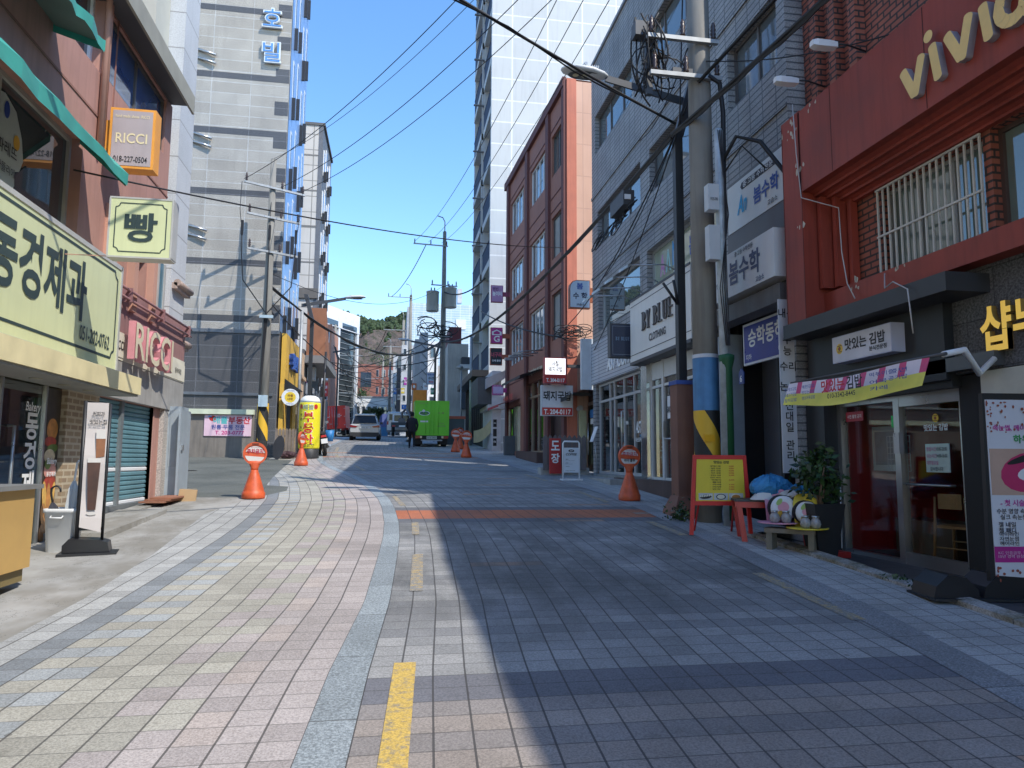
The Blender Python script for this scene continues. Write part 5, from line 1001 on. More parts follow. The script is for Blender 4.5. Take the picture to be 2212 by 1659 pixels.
fbox('bright_white_house','narrow sunlit white house right of the chevron panels','building',925,947,738,66,8,M((.72,.73,.75),.7),(1,4,M((.4,.4,.4)),GLS))
fsign('projecting_sign','pale blue sign 명품전문 수선 복원 hanging left of the transformer pole',921,941,805,830,50,M((.5,.58,.68)),[('명품전문',.5,.82,.8,.16,TXB),('수선',.5,.52,.6,.24,TXK),('복원',.5,.2,.5,.2,TXR)],DKG)
fsign('projecting_sign','small white sign with thin brown letters, below the chevron panels',914,925,827,842,58,WHT,[('커피',.5,.5,.6,.3,ORB)],WHT)
fsign('vertical_sign','tall thin red vertical sign on the far right of the street',881,886,712,860,72,M((.6,.05,.06)),[('한\n식\n부\n페',.5,.5,.6,.6,TXW)],RED)
for i,(x0,x1,yt,Y_,c,wn_) in enumerate(((868,897,745,84,(.42,.42,.43),(2,6)),(858,880,775,94,(.1,.1,.11),None),(850,872,768,104,(.55,.56,.57),(1,4)),(845,864,800,118,(.3,.3,.31),(1,3)),(838,856,830,135,(.48,.45,.4),(1,3)),(946,969,790,70,(.3,.28,.27),(1,3)))):
    fbox('shop_building',['grey shop building with white framed windows behind the red vertical sign','black fronted building behind the leaning poles','pale upper storeys seen between the far poles','mid grey building one further up the right side','small beige building at the far end of the street','brown-grey building directly left of the cream house'][i],'building',x0,x1,yt,Y_,8,M(c,.8,0,.12,.8),(*wn_,M((.6,.6,.6)),GLS) if wn_ else None)
fsign('road_sign','small blue arrow sign over the far vehicles',867,878,874,884,64,M((.03,.15,.5)),[('↑',.5,.5,.3,.7,TXW)],DKG)

QG=[M((.03,.15,.45),.5),M((.5,.05,.05),.5),M((.6,.6,.58),.5),M((.6,.45,.05),.5),M((.05,.25,.12),.5),M((.35,.05,.3),.5)]
for k,(a,b,c,d,Y_,m_,w_,lb) in enumerate(((850,857,838,852,90,0,'약국','tiny blue pharmacy sign far up the right side'),(858,866,852,864,92,2,'분식','tiny white snack shop sign far up the right side'),(846,852,862,872,108,1,'치킨','tiny red chicken shop sign at the end of the street'),(866,874,838,850,80,3,'노래방','tiny yellow karaoke sign just left of the red vertical strip'),(872,879,815,832,78,5,'PC','tiny purple sign above the blue road arrow'),(947,957,850,866,56,2,'세탁','small white laundry sign left of the cream house'),(948,956,826,844,57,0,'부동산','small blue sign above the laundry sign'),(930,939,838,852,60,4,'헬스','small green sign under the pale blue alterations sign'))):
    fsign('projecting_sign',lb,a,b,c,d,Y_,QG[m_],[(w_,.5,.5,.8,.4,TXW if m_!=2 else TXK)],DKG)
# ================= poles, lamps, wires =================
CP=M((.235,.222,.195),.85,0,.14,1.5,.15,.35,'concrete pole');GAL=M((.33,.34,.34),.5,.4,.18,5);PORC=M((.05,.03,.025),.3)
def n_ins(mb,p,r=.05,h=.3):
    mb.lathe([(.02,0),(r,.03),(.03,.06),(r,.1),(.03,.13),(r,.17),(.03,.2),(r*.8,.24),(.02,h)],p,8)
def pole(name,lab,x,y,top,r0=.18,r1=.11,arms=(),tr=(),tip=False,grp='utility poles along the street',stripe=None,zb=None):
    zb=H(y)-.02 if zb is None else zb;o=T(name,lab,'pole',(x,y,zb),grp)
    mb=MB();mb.ring([[(x+r*math.cos(a),y+r*math.sin(a),z) for a in [2*math.pi*k/16 for k in range(16)]] for r,z in ((r0,zb),(r0*.6+r1*.4,zb+(top-zb)*.5),(r1,top-.01))]);mb.lathe([(r1,0),(r1*.6,.06),(0,.07)],(x,y,top-.01),12);mb.build('shaft',CP,o)
    for (l0,l1,z,ang) in arms:
        c,s_=math.cos(ang),math.sin(ang);g=Fr(x,y,c,s_,-s_,c);box('crossarm',GAL,o,l0,l1,-r1-.085,-r1-.01,z-.035,z+.035,g);mb=MB()
        for t in (l0+.08,(l0+l1)/2+(.25 if abs(l0+l1)<.6 else 0),l1-.08): n_ins(mb,g.p(t,-r1-.05,z+.04))
        mb.build('insulator',PORC,o)
    for (dx,dy,z,r,h) in tr:
        mb=MB();mb.lathe([(r*.95,0),(r,.03),(r,h-.06),(r*1.06,h-.05),(r*1.06,h),(r*.8,h+.03)],(x+dx,y+dy,z),16);t_=mb.build('transformer',M((.45,.46,.43),.5,0,.08),o);mb=MB();n_ins(mb,(x+dx-.1,y+dy,z+h),.06,.3);n_ins(mb,(x+dx+.12,y+dy,z+h),.06,.3);mb.build('bushing',PORC,t_)
    if tip: mb=MB();mb.tube([(x,y,top),(x,y,top+.7),(x-.15,y,top+1.0),(x-.5,y,top+1.1)],.04,6);mb.build('ground_wire_horn',GAL,o)
    if stripe:
        z0_,z1_,m=stripe;
        for q0,q1,mm in ((z0_,z1_,m),):
            rr=r0+.004;mb=MB();mb.ring([[(x+rr*math.cos(a),y+rr*math.sin(a),z) for a in [2*math.pi*k/24 for k in range(24)]] for z in (q0,q1)],0,True,False);mb.build('wrap',mm,o)
    return o
def striped():
    n=ND('hazard wrap');x,y,z=n.sep(n.co());a=n.math('ARCTAN2',y,x);t=n.math('FRACT',n.math('ADD',n.math('MULTIPLY',z,.95),n.math('MULTIPLY',a,.32)))
    col=n.mix(n.math('LESS_THAN',t,.5),(.72,.42,.03),(.02,.02,.02));n.bump(n.noise(n.co(),60,2),.6,.01);return n.fin(col,.6)
HZ=striped();BLW=M((.07,.2,.38),.6,0,.3,2.5,.05,.3)
x1,y1=-4.5,26.0
o=pole('utility_pole','pale utility pole with two crossarms standing in front of the granite tower',x1,y1,12.35,.19,.1,[(-1.05,1.15,11.25,.5),(-.9,1.0,10.15,.5),(-.85,.95,8.9,.5)],stripe=(H(26)+.65,H(26)+1.95,HZ))
mb=MB()
for s_ in (-1,0,1):
    p=Vector((x1+s_*.85,y1+.4*s_-.2,8.95));mb.tube([p+Vector((0,0,.5)),p,p+Vector((-s_*.1,0,-1.2)),Vector((x1-.05*s_,y1-.2,6.6)),Vector((x1-.12,y1-.22,3)),Vector((x1-.15,y1-.25,1.7))],.022,5)
    mb.tube([Vector((x1+s_*.95,y1+.48*s_,11.3)),p+Vector((.1*s_,0,1.3)),p+Vector((0,0,.5))],.012,5);mb.box(p.x-.04,p.x+.04,p.y-.04,p.y+.04,p.z+.4,p.z+.9)
mb.build('hanging_cable',WIRE,o);mb=MB();mb.box(x1-.2,x1+.25,y1-.32,y1-.2,6.5,6.6);mb.box(x1-.12,x1+.18,y1-.28,y1-.18,3.4,3.8);mb.build('clamp_plate',M((.4,.5,.55),.5),o)
x2,y2=4.98,10.9
o=pole('utility_pole','thick concrete pole with blue band and hazard stripes beside the clothing shop',x2,y2,14.2,.205,.165,[(-1.05,1.0,13.2,.9),(-1.0,.25,8.62,0),(-.95,.3,7.98,0)],stripe=(H(11)+.7,H(11)+1.75,HZ))
rr=.208;mb=MB();mb.ring([[(x2+rr*math.cos(a),y2+rr*math.sin(a),z) for a in [2*math.pi*k/24 for k in range(24)]] for z in (H(11)+1.75,H(11)+2.62)],0,True,False);mb.build('blue_wrap',BLW,o)
mb=MB();mb.ring([[(x2+(rr+.004)*math.cos(a),y2+(rr+.004)*math.sin(a),z) for a in [2*math.pi*k/24 for k in range(24)]] for z in (H(11)+2.6,H(11)+2.66)],0,True,False);mb.build('wrap_collar',M((.55,.57,.6)),o)
box('reflector',M((.8,.4,.02),.3),o,x2-.15,x2+.03,y2-.225,y2-.205,H(11)+1.25,H(11)+1.36)
mb=MB();rg=random.Random(11)
for k in range(26):
    a=Vector((x2-.95+rg.uniform(-.15,.2),y2-.1+rg.uniform(-.2,.2),8.9+rg.uniform(-.2,.2)));b=Vector((x2-.9+rg.uniform(-.2,.3),y2+rg.uniform(-.2,.2),7.9+rg.uniform(-.3,.3)))
    m_=(a+b)/2+Vector((rg.uniform(-.45,.45),rg.uniform(-.3,.3),rg.uniform(-.5,.3)));pts=[a*(1-t)**2+m_*2*t*(1-t)+b*t*t for t in [j/9 for j in range(10)]];mb.tube(pts,rg.choice((.009,.012,.016)),5)
for k in range(5):
    c=Vector((x2-.8+rg.uniform(-.2,.3),y2-.2,8.2+rg.uniform(-.3,.4)));r=rg.uniform(.15,.33);mb.tube([c+Vector((r*math.cos(t),.05*t,r*math.sin(t)*.8)) for t in [j*.5 for j in range(12)]],.012,5)
mb.tube([(x2+.05,y2-.25,8.0),(x2+.26,y2-.22,7.9),(x2+.32,y2-.2,7.4),(x2+.3,y2-.2,6.2),(x2+.26,y2-.22,5.2)],.04,6)
mb.build('cable_tangle',WIRE,o)
mb=MB();mb.box(x2-1.15,x2-.85,y2-.1,y2+.12,8.7,8.95);mb.box(x2-.55,x2-.2,y2-.2,y2-.05,8.0,8.12);mb.box(x2-.95,x2-.85,y2-.05,y2+.05,7.7,8.9);mb.build('bracket',DKG,o)
# slim steel service pole, with boxes, green sleeve
x3,y3=5.06,10.4;o=T('service_pole','slim grey steel service pole with meter boxes and a green sleeve beside the thick pole','pole',(x3,y3,.6))
mb=MB();mb.lathe([(.07,H(y3)),(.07,6.9),(.05,6.95)],(x3,y3,0),12);mb.build('shaft',M((.4,.44,.46),.5,.3,.25,6),o);mb=MB();mb.lathe([(.085,.72),(.085,3.05),(.12,3.2),(.12,3.26),(.07,3.28)],(x3+.04,y3,0),12,0);mb.build('green_sleeve',M((.01,.085,.03),.6,0,.15),o)
for z,w_,h_ in ((5.55,.22,.42),(4.75,.16,.55)): mb=MB();mb.box(x3-.26,x3-.08,y3-.14,y3+.02,z,z+h_);mb.build('meter_box',M((.52,.54,.54),.5,0,.05),o)
text([('P035-098',x3-.17,5.72,.12,.05,0,0)],rd(FF(y3-.14),1),.003,'box_lettering',TXK,o)
mb=MB();mb.tube([(x3,y3,6.3),(x3+.2,y3-.2,6.75),(x3+.5,y3-.4,6.6),(x3+.85,y3-.65,5.9),(5.9,y3-.8,5.0)],.035,6);mb.tube([(x3+.05,y3-.08,6.2),(x3+.3,y3-.2,6.6),(x3+.6,y3-.35,6.2)],.015,5)
for k in range(4): mb.tube([(x3-.05+.03*k,y3-.08,6.9),(x3+.09-.02*k,y3-.1,5.5),(x3-.08+.04*k,y3-.09,4.3),(x3+.02*k,y3-.09,3.4)],.008,4)
mb.build('service_cable',WIRE,o)
# far poles
pole('utility_pole','tall pole with two grey transformers above the green truck',3.15,48,17.2,.22,.12,[(-2.15,.2,16.15,.12),(-.9,.9,13.4,.1),(-1.8,.6,9.9,.1)],[(-.75,-.1,11.6,.42,1.35),(.45,-.1,11.9,.42,1.35)],True,stripe=(H(48),H(48)+2.2,BLW))
mb=MB()
for k in range(12):
    a=Vector((3.15+rg.uniform(-1.4,.3),47.6,10.3+rg.uniform(-.4,.6)));r=rg.uniform(.3,.8);mb.tube([a+Vector((r*math.cos(t+k),0,r*.6*math.sin(t+k))) for t in [j*.5 for j in range(11)]],.03,4)
tag(mb.build('cable_coils',WIRE),'tangled black spare cable coils hung on the transformer pole','cable')
for px,Y_,pt,lb,ar,tr in ((888,68,638,'slim pole with a curved tip and three wires, left of the blue tiled building',[(-2.2,.1,17.0,.05)],[]),(872,85,692,'pole with two white transformers behind the red vertical sign',[(-2.3,.3,16.9,0),(-2.3,.3,14.9,0)],[(-.1,-.3,12.4,.45,1.3),(1.0,-.3,12.4,.4,1.2)]),(844,105,747,'pole whose crossarm stands before the brown rock face',[(-3.2,.3,17,0)],[]),(828,125,780,'pole with a transformer at the vanishing end of the street',[(-3,.5,15.5,0)],[(.8,-.3,10.8,.5,1.5),(-.3,-.3,8.6,.5,1.4)]),(811,160,838,'farthest thin pole in front of the low white building',[],[]),(725,85,702,'pale pole with crossarms in front of the glass office block',[(-.2,3.2,13.7,0),(-.2,1.9,11.6,0),(-.2,2.4,9.3,0)],[])):
    p=PY(px,pt,Y_);pole('utility_pole',lb,p.x,Y_,p.z,.22,.13,ar,tr,px in(888,872,844,828))
# street lamps
def lamp(lab,x,y,hz_,sgn,L=2.2,base=False,arm=(0,.35)):
    z0_=H(y);o=T('street_lamp',lab,'street lamp',(x,y,z0_),'black street lamps with flat LED heads')
    box('post',M((.035,.037,.04),.45,.3,.1),o,x-.07,x+.07,y-.07,y+.07,z0_,z0_+hz_-.75)
    mb=MB();t=z0_+hz_;mb.prism([(x-.06,t-.8),(x+.1,t-.8),(x+.1+.3*sgn*-1,t+.3),(x-.06+.3*sgn*-1,t+.3)],Fr(0,y,1,0,0,-1),-.05,.05);mb.build('bracket',M((.06,.062,.068),.45,.3,.1),o)
    mb=MB();mb.prism([(x-sgn*.45,t-.22),(x-sgn*.45,t-.08),(x+sgn*L*.62,t+.27),(x+sgn*L*.62,t+.15)],Fr(0,y,1,0,0,-1),-.09,-.051);mb.build('arm',M((.07,.072,.078),.45,.3,.1),o)
    hx=x+sgn*L*.6;mb=MB();R_=[]
    for u,a,b,zz in ((0,.05,.04,0),(.08,.12,.07,0),(.3,.19,.09,.01),(.6,.19,.08,.02),(.78,.13,.05,.02),(.84,.04,.02,.02)):
        R_.append([(hx+sgn*u,y+.07+a*math.cos(k*math.pi/6),t+.24+zz+.05*u+b*math.sin(k*math.pi/6)*(1 if math.sin(k*math.pi/6)>0 else .6)) for k in range(12)])
    mb.ring(R_);hd=mb.build('lamp_head',M((.6,.62,.64),.4,0,.05),o)
    mb=MB();mb.face([(hx+sgn*(.42+.3*math.cos(k*math.pi/8)),y+.07+.15*math.sin(k*math.pi/8),t+.2+.05*.4) for k in range(16)]);mb.build('lens',M((.12,.13,.13),.2),hd);mb=MB()
    for q in (.26,.42,.58): mb.face([(hx+sgn*(q+.055*math.cos(k*math.pi/6)),y+.07+.055*math.sin(k*math.pi/6),t+.215) for k in range(12)])
    mb.build('led_module',M((.6,.55,.35),.3),hd);mb=MB()
    for k in range(14): mb.box(hx+sgn*(.2+k*.035)-.006,hx+sgn*(.2+k*.035)+.006,y-.05,y+.19,t+.32,t+.365)
    mb.build('cooling_fin',M((.5,.52,.53),.4),hd)
    if base:
        BRN=M((.2,.095,.065),.75,0,.12,3,.1,.2);box('brown_cladding',BRN,o,x-.155,x+.155,y-.155,y+.155,z0_+.32,z0_+2.2);box('blue_collar',M((.05,.09,.3)),o,x-.17,x+.17,y-.17,y+.17,z0_+2.2,z0_+2.27)
        mb=MB();mb.ring([[(x+sx*r,y+sy*r,z) for sx,sy in ((-1,-1),(1,-1),(1,1),(-1,1))] for r,z in ((.28,z0_-.02),(.27,z0_+.08),(.165,z0_+.33))],0,False);mb.build('base_skirt',BRN,o)
        mb=MB();mb.tube([(x-.07,y-.05,z0_+3.6),(x-.35,y-.1,z0_+3.95)],.025,5);mb.tube([(x-.07,y-.08,z0_+3.6),(x-.18,y-.15,z0_+4.0)],.025,5);mb.build('flag_holder',BLK,o)
    return o
lamp('black street lamp with a brown clad base in front of the clothing shop',4.86,11.6,7.45,-1,2.1,True)
lamp('black street lamp standing left of the yellow balloon sign, head reaching right',-3.35,29.5,6.15,1,2.1)
p=PY(941,745,46);lamp('black street lamp at the right just before the transformer pole',p.x,46,p.z-H(46),-1,2.6)
p=PY(731,757,60);lamp('small far black street lamp in front of the glass office block',p.x,60,p.z-H(60),1,2.3)
p=PY(703,760,33);o=T('thin_black_post','thin black post rising behind the motorbike','post',(p.x,33,H(33)));mb=MB();mb.tube([(p.x-.05,33,H(33)),(p.x+.02,33,p.z)],.05,8);mb.build('shaft',BLK,o)
p=PY(1021,727,40);o=T('steel_post','grey steel post beside the white tower','post',(3.9,40,H(40)));mb=MB();mb.lathe([(.09,H(40)),(.08,p.z)],(PY(1016,935,40).x,40,0),10);mb.build('shaft',GAL,o)
p=PY(997,790,44);o=T('park_light','thin grey post with a small dome lamp in front of the cream house','street lamp',(p.x,44,H(44)));mb=MB();mb.lathe([(.06,H(44)),(.05,PY(995,800,44).z)],(p.x,44,0),8);mb.build('shaft',GAL,o);mb=MB();mb.lathe([(.02,0),(.2,.05),(.22,.15),(.05,.25)],(p.x-.1,44,PY(995,798,44).z),10);mb.build('lamp_head',GAL,o)
p=PY(650,742,28);o=T('pipe_post','pale steel pipe post in front of the peach building','post',(p.x,28,H(28)));mb=MB();mb.lathe([(.06,H(28)),(.06,PY(650,672,28).z)],(p.x,28,0),8);mb.build('shaft',GAL,o)
# wires
def wire(a,b,sag,r=.012,n=16,lab=None,name='overhead_wire',extra=0):
    a,b=Vector(a),Vector(b);mb=MB();pts=[a.lerp(b,t)-Vector((0,0,4*sag*t*(1-t))) for t in [k/n for k in range(n+1)]];mb.tube(pts,r,5)
    for e in range(extra):
        ph=rg.uniform(0,6);mb.tube([p+Vector((0,.03*math.sin(k*1.7+ph),-.03+.04*math.sin(k*1.3+ph*2))) for k,p in enumerate(pts)],r*.7,4)
    return tag(mb.build(name,WIRE),lab,'wire')
d1=(math.cos(.5),math.sin(.5))
for s_,lb in ((-1,'high wire from the left end of the granite side pole crossarm'),(.3,'high wire from the middle of the granite side pole crossarm'),(1.05,'high wire from the right end of the granite side pole crossarm')):
    wire((x1+d1[0]*s_,y1+d1[1]*s_,11.4),(x2+.6*s_,y2+.75*s_,13.4),.9,.011,24,lb)
for s_,lb in ((-2,'high wire from the outer end of the transformer pole crossarm'),(-1.1,'high wire from the middle of the transformer pole crossarm'),(-.2,'high wire from the inner end of the transformer pole crossarm')):
    wire((3.15+s_,48+.1*s_,16.4),(x2+.7*(s_+1.1)*.9,y2+.6*(s_+1.1),13.5),1.2,.012,24,lb)
wire((x1,y1,12.4),(x2,y2,14.2),1.0,.008,24,'topmost thin wire joining the tips of the two nearest poles')
wire((3.1,48,9.6),(4.72,11.5,7.35),1.1,.035,40,'thick bundled black cable running from the transformer pole to the street lamp',extra=5)
wire((4.72,11.5,7.35),(6.2,-4,8.1),.35,.035,30,'thick bundled black cable crossing the red brick building toward the near right',extra=4)
wire((x2-.1,y2-.2,7.9),(7,-2,10.2),.2,.03,16,'single black cable rising to the upper right corner',extra=0)
wire((4.7,11.3,7.45),(-4.1,5.2,7.7),.15,.022,16,'double cable crossing overhead from the street lamp toward the bakery',extra=1)
wire((4.74,11.2,7.35),(x2-.1,y2,13.0),-.2,.014,12,'grey service wire leading up beside the thick pole')
wire((-4.1,9.6,5.25),(5.35,22.3,8.55),.25,.013,24,'thin wire stretched across the street from the bakery to the orange pilaster')
wire((x1+.1,y1,7.7),(3.1,48,9.6),1.6,.04,30,'sagging thick cable between the granite side pole and the transformer pole',extra=2)
wire((x1+.1,y1,7.1),(3.1,48,9.0),2.6,.02,30,'lower thin cable between the granite side pole and the transformer pole')
wire((x1,y1,7.0),(-4.3,80,12.5),2.,.02,30,'thin cable running up the left side of the street')
wire((3.1,48,13.4),(x1,y1,8.2),1.2,.012,24,'thin wire rising to the right from the granite side pole')
wire((5.35,22.4,5.6),(4.3,36,9.2),.2,.03,12,'stiff black conduit line slanting down the red-brown wall')
for k,(xa,ya,za,xb,yb,zb_) in enumerate(((3,48,9.6,PY(888,638,68).x,68,12),(1.9,48.2,16.3,PY(888,638,68).x-1.8,68,17.1),(PY(888,638,68).x,68,12,PY(872,692,85).x,85,12.5),(PY(872,692,85).x-2,85,16.9,PY(844,747,105).x-2.6,105,17.1),(PY(872,692,85).x,85,12,PY(844,747,105).x,105,11),(PY(844,747,105).x,105,11,PY(828,780,125).x,125,11),(PY(725,702,85).x+2.8,85,13.7,PY(872,692,85).x-2,85,14.9),(PY(725,702,85).x+1.5,85,11.6,3.1,48,9.6),(-4.3,60,9,2.8,48,10),(PY(725,702,85).x,85,12.5,PY(828,780,125).x-2,125,15.5),(-4.2,52,8,PY(872,692,85).x,85,10),(PY(725,702,85).x+2,85,9.3,PY(844,747,105).x,105,9.5),(3.15,48,13,4.98,40,12),(-4.2,44,7.5,3.1,48,8.5))):
    wire((xa,ya,za),(xb,yb,zb_),.5,.03 if k%3 else .045,14,'far wire strung '+['from the transformer pole to the curved tip pole','level between the two nearest right-hand poles','low between the curved tip pole and the one behind','high toward the brown rock face','low behind the red vertical sign','low to the last transformers','across the street at the glass office','slanting across from the glass office to the transformer pole','across just beyond the white car','from the office side pole into the distance','from the terracotta building across to the right','low across before the school','short from the transformer pole to the white tower','across over the silver car roof'][k])
# splice boxes on the cable and fallen bits
o=T('splice_box','black cable splice box with a white label hanging on the bundled cable','splice box',(4.6,14.2,6.8));box('case',M((.04,.04,.045),.5),o,4.45,4.68,13.4,14.3,6.75,7.05);box('label_plate',WHT,o,4.47,4.6,13.38,13.398,6.85,6.95);mb=MB()
for k in range(16):
    a=Vector((4.55+rg.uniform(-.1,.1),13.8+rg.uniform(-1,1.8),6.8));r=rg.uniform(.12,.35);mb.tube([a+Vector((.1*math.sin(t+k),r*math.cos(t+k),-.15+r*.7*math.sin(t+k))) for t in [j*.55 for j in range(10)]],.013,4)
mb.build('loose_cable',WIRE,o)
o=T('wire_bundle','messy coil of black cable above the restaurant sign','cable',(5.4,21.9,5.6));mb=MB()
for k in range(16):
    a=Vector((5.45+rg.uniform(-.4,.5),21.9,5.65+rg.uniform(-.15,.2)));r=rg.uniform(.15,.4);mb.tube([a+Vector((r*math.cos(t+k),.1*math.sin(t),r*.4*math.sin(t+k))) for t in [j*.55 for j in range(11)]],.014,4)
mb.build('coil',WIRE,o)
for k,(u,lb) in enumerate(((13.6,'nearest the black street lamp'),(14.6,'second from the street lamp'),(15.6,'third from the street lamp'),(16.4,'nearest the navy box sign'))):
    f=FRt(5.62);o=T('sign_spotlight','small chrome spotlight on an arm over the BY BLUE sign, '+lb,'lamp',f.p(u,0,5.5),'spotlights over the clothing shop sign')
    mb=MB();mb.tube([f.p(u,0,5.5),f.p(u,.25,5.6),f.p(u,1.0,5.55)],.014,6);mb.build('arm',STEEL,o);mb=MB();mb.ring([[f.p(u+a*s_,w,z_+b*s_) for a,b in ((.07,-.03),(.07,.03),(-.07,.03),(-.07,-.03))] for w,z_,s_ in ((.95,5.56,.5),(1.05,5.52,1.1),(1.2,5.42,.9))],0,False);mb.build('lamp_head',STEEL,o)

for k in range(14):
    ya,yb=rg.uniform(50,75),rg.uniform(80,125);xa,xb=rg.choice((-4.2,3.2,4.0)),rg.choice((-4.5,1.5,2.5));za,zb_=rg.uniform(7,13),rg.uniform(8,14)
    wire((xa,ya,za),(xb,yb,zb_),rg.uniform(.3,1.2),.028,12,'thin far wire in the tangle above the street, '+['highest and leftmost','second highest','crossing the glass office corner','crossing the brick school roof','crossing the brown rock face','above the white car','above the lime truck','behind the transformer pole','touching the red vertical sign','beside the curved tip pole','over the low white building','lowest on the left','lowest on the right','nearest the terracotta building'][k])
for (a,b,s_,r_,lb) in (((x2-.2,y2,8.6),(5.9,16.5,9.6),.3,.012,'service wire from the thick pole to the tiled wall, upper'),((x2-.1,y2,7.9),(5.9,19.5,6.9),.3,.012,'service wire from the thick pole to the tiled wall, lower'),((4.74,11.3,7.3),(5.85,20.5,4.9),.25,.012,'service wire dropping past the coffee shop siding'),((x2,y2,8.4),(6.1,7.4,6.9),.15,.01,'service wire to the red slab'),((4.74,11.3,7.35),(5.5,22.3,6.0),.4,.015,'service wire sagging to the restaurant front')):
    wire(a,b,s_,r_,16,lb)
# ================= street objects =================
def barricade(label,plates,loc,rz=0,sc=1.):
    o=T('no_parking_stand',label,'no-parking stand',(0,0,0),'orange no-parking stands')
    mb=MB();mb.lathe([(.2,0),(.21,.02),(.21,.11),(.195,.125),(.185,.16),(.15,.27),(.115,.38),(.085,.47),(.07,.5),(.07,.53)],(0,0,0),20)
    mb.ring([[(a*math.cos(t),b*math.sin(t),z) for t in [2*math.pi*k/14 for k in range(14)]] for a,b,z in ((.065,.06,.52),(.07,.045,.58),(.11,.04,.66),(.14,.035,.7))]);mb.build('cone_base',ORG,o)
    mb=MB();c=.84;R_=.215;N=28;hole=[(-.07,.148),(.07,.148),(.07,.178),(-.07,.178)]
    ou=[(R_*math.cos(2*math.pi*k/N),c+R_*math.sin(2*math.pi*k/N)) for k in range(N)];inn=[(.186*math.cos(2*math.pi*k/N),c-.01+.17*math.sin(2*math.pi*k/N)) for k in range(N)]
    for k in range(N):
        j=(k+1)%N
        for w_ in (-.035,.035): mb.face([(ou[k][0],w_,ou[k][1]),(ou[j][0],w_,ou[j][1]),(inn[j][0],w_,inn[j][1]),(inn[k][0],w_,inn[k][1])])
        mb.face([(ou[k][0],-.035,ou[k][1]),(ou[j][0],-.035,ou[j][1]),(ou[j][0],.035,ou[j][1]),(ou[k][0],.035,ou[k][1])])
        mb.face([(inn[k][0],-.035,inn[k][1]),(inn[j][0],-.035,inn[j][1]),(inn[j][0],-.015,inn[j][1]),(inn[k][0],-.015,inn[k][1])])
    mb.face([(x,-.015,z) for x,z in inn]);mb.face([(x,.02,z) for x,z in inn])
    mb.build('sign_ring',ORG,o);mb=MB();mb.box(-.06,.06,-.037,-.03,c+.165,c+.19);mb.build('grip_slot',M((.08,.02,.01),.7),o)
    f=rd(FF(0),1);mb=MB();r=.178
    up=[(r*math.cos(t),c-.012+.15*math.sin(t)) for t in [math.radians(a) for a in range(8,173,11)]];lo=[(r*math.cos(t),c-.022+.15*math.sin(t)) for t in [math.radians(a) for a in range(-172,-7,11)]]
    mb.prism(up,f,.016,.022);mb.prism(lo,f,.016,.022);mb.build('white_plate',M((.62,.6,.56),.5,0,.06,8),o)
    text(plates,f,.024,'lettering',[M((.5,.02,.06)),TXK],o)
    o.location=loc;o.rotation_euler=(0,0,rz);o.scale=(sc,sc,sc);return o
PT=[('주차금지',0,.885,.29,.085,0,.028),('열린이웃과 함께',0,.955,.15,.02,0,.0)]
def gz(px,py): x,y=G(px,py);return (x,y,H(y))
barricade('orange no-parking stand at the alley mouth on the left with a worn white plate',PT,gz(547,1077),.1)
barricade('orange no-parking stand turned sideways in front of the yellow balloon sign',PT,gz(650,1006),1.25)
b1=barricade('orange no-parking stand by the green truck, left of the far right pair',PT,gz(984,977),.0)
dup(b1,gz(1007,988),'orange no-parking stand by the green truck, right and nearest of the far right pair',.1)
x,y,z=gz(990,972);dup(b1,(x+.15,y+.8,H(y+.8)),'orange no-parking stand half hidden behind the far right pair',.6)
barricade('orange no-parking stand reading 바이 블루 in front of the clothing shop',PT+[('바이 블루',0,.765,.22,.07,1,.028)],gz(1360,1081),.05,1.03)
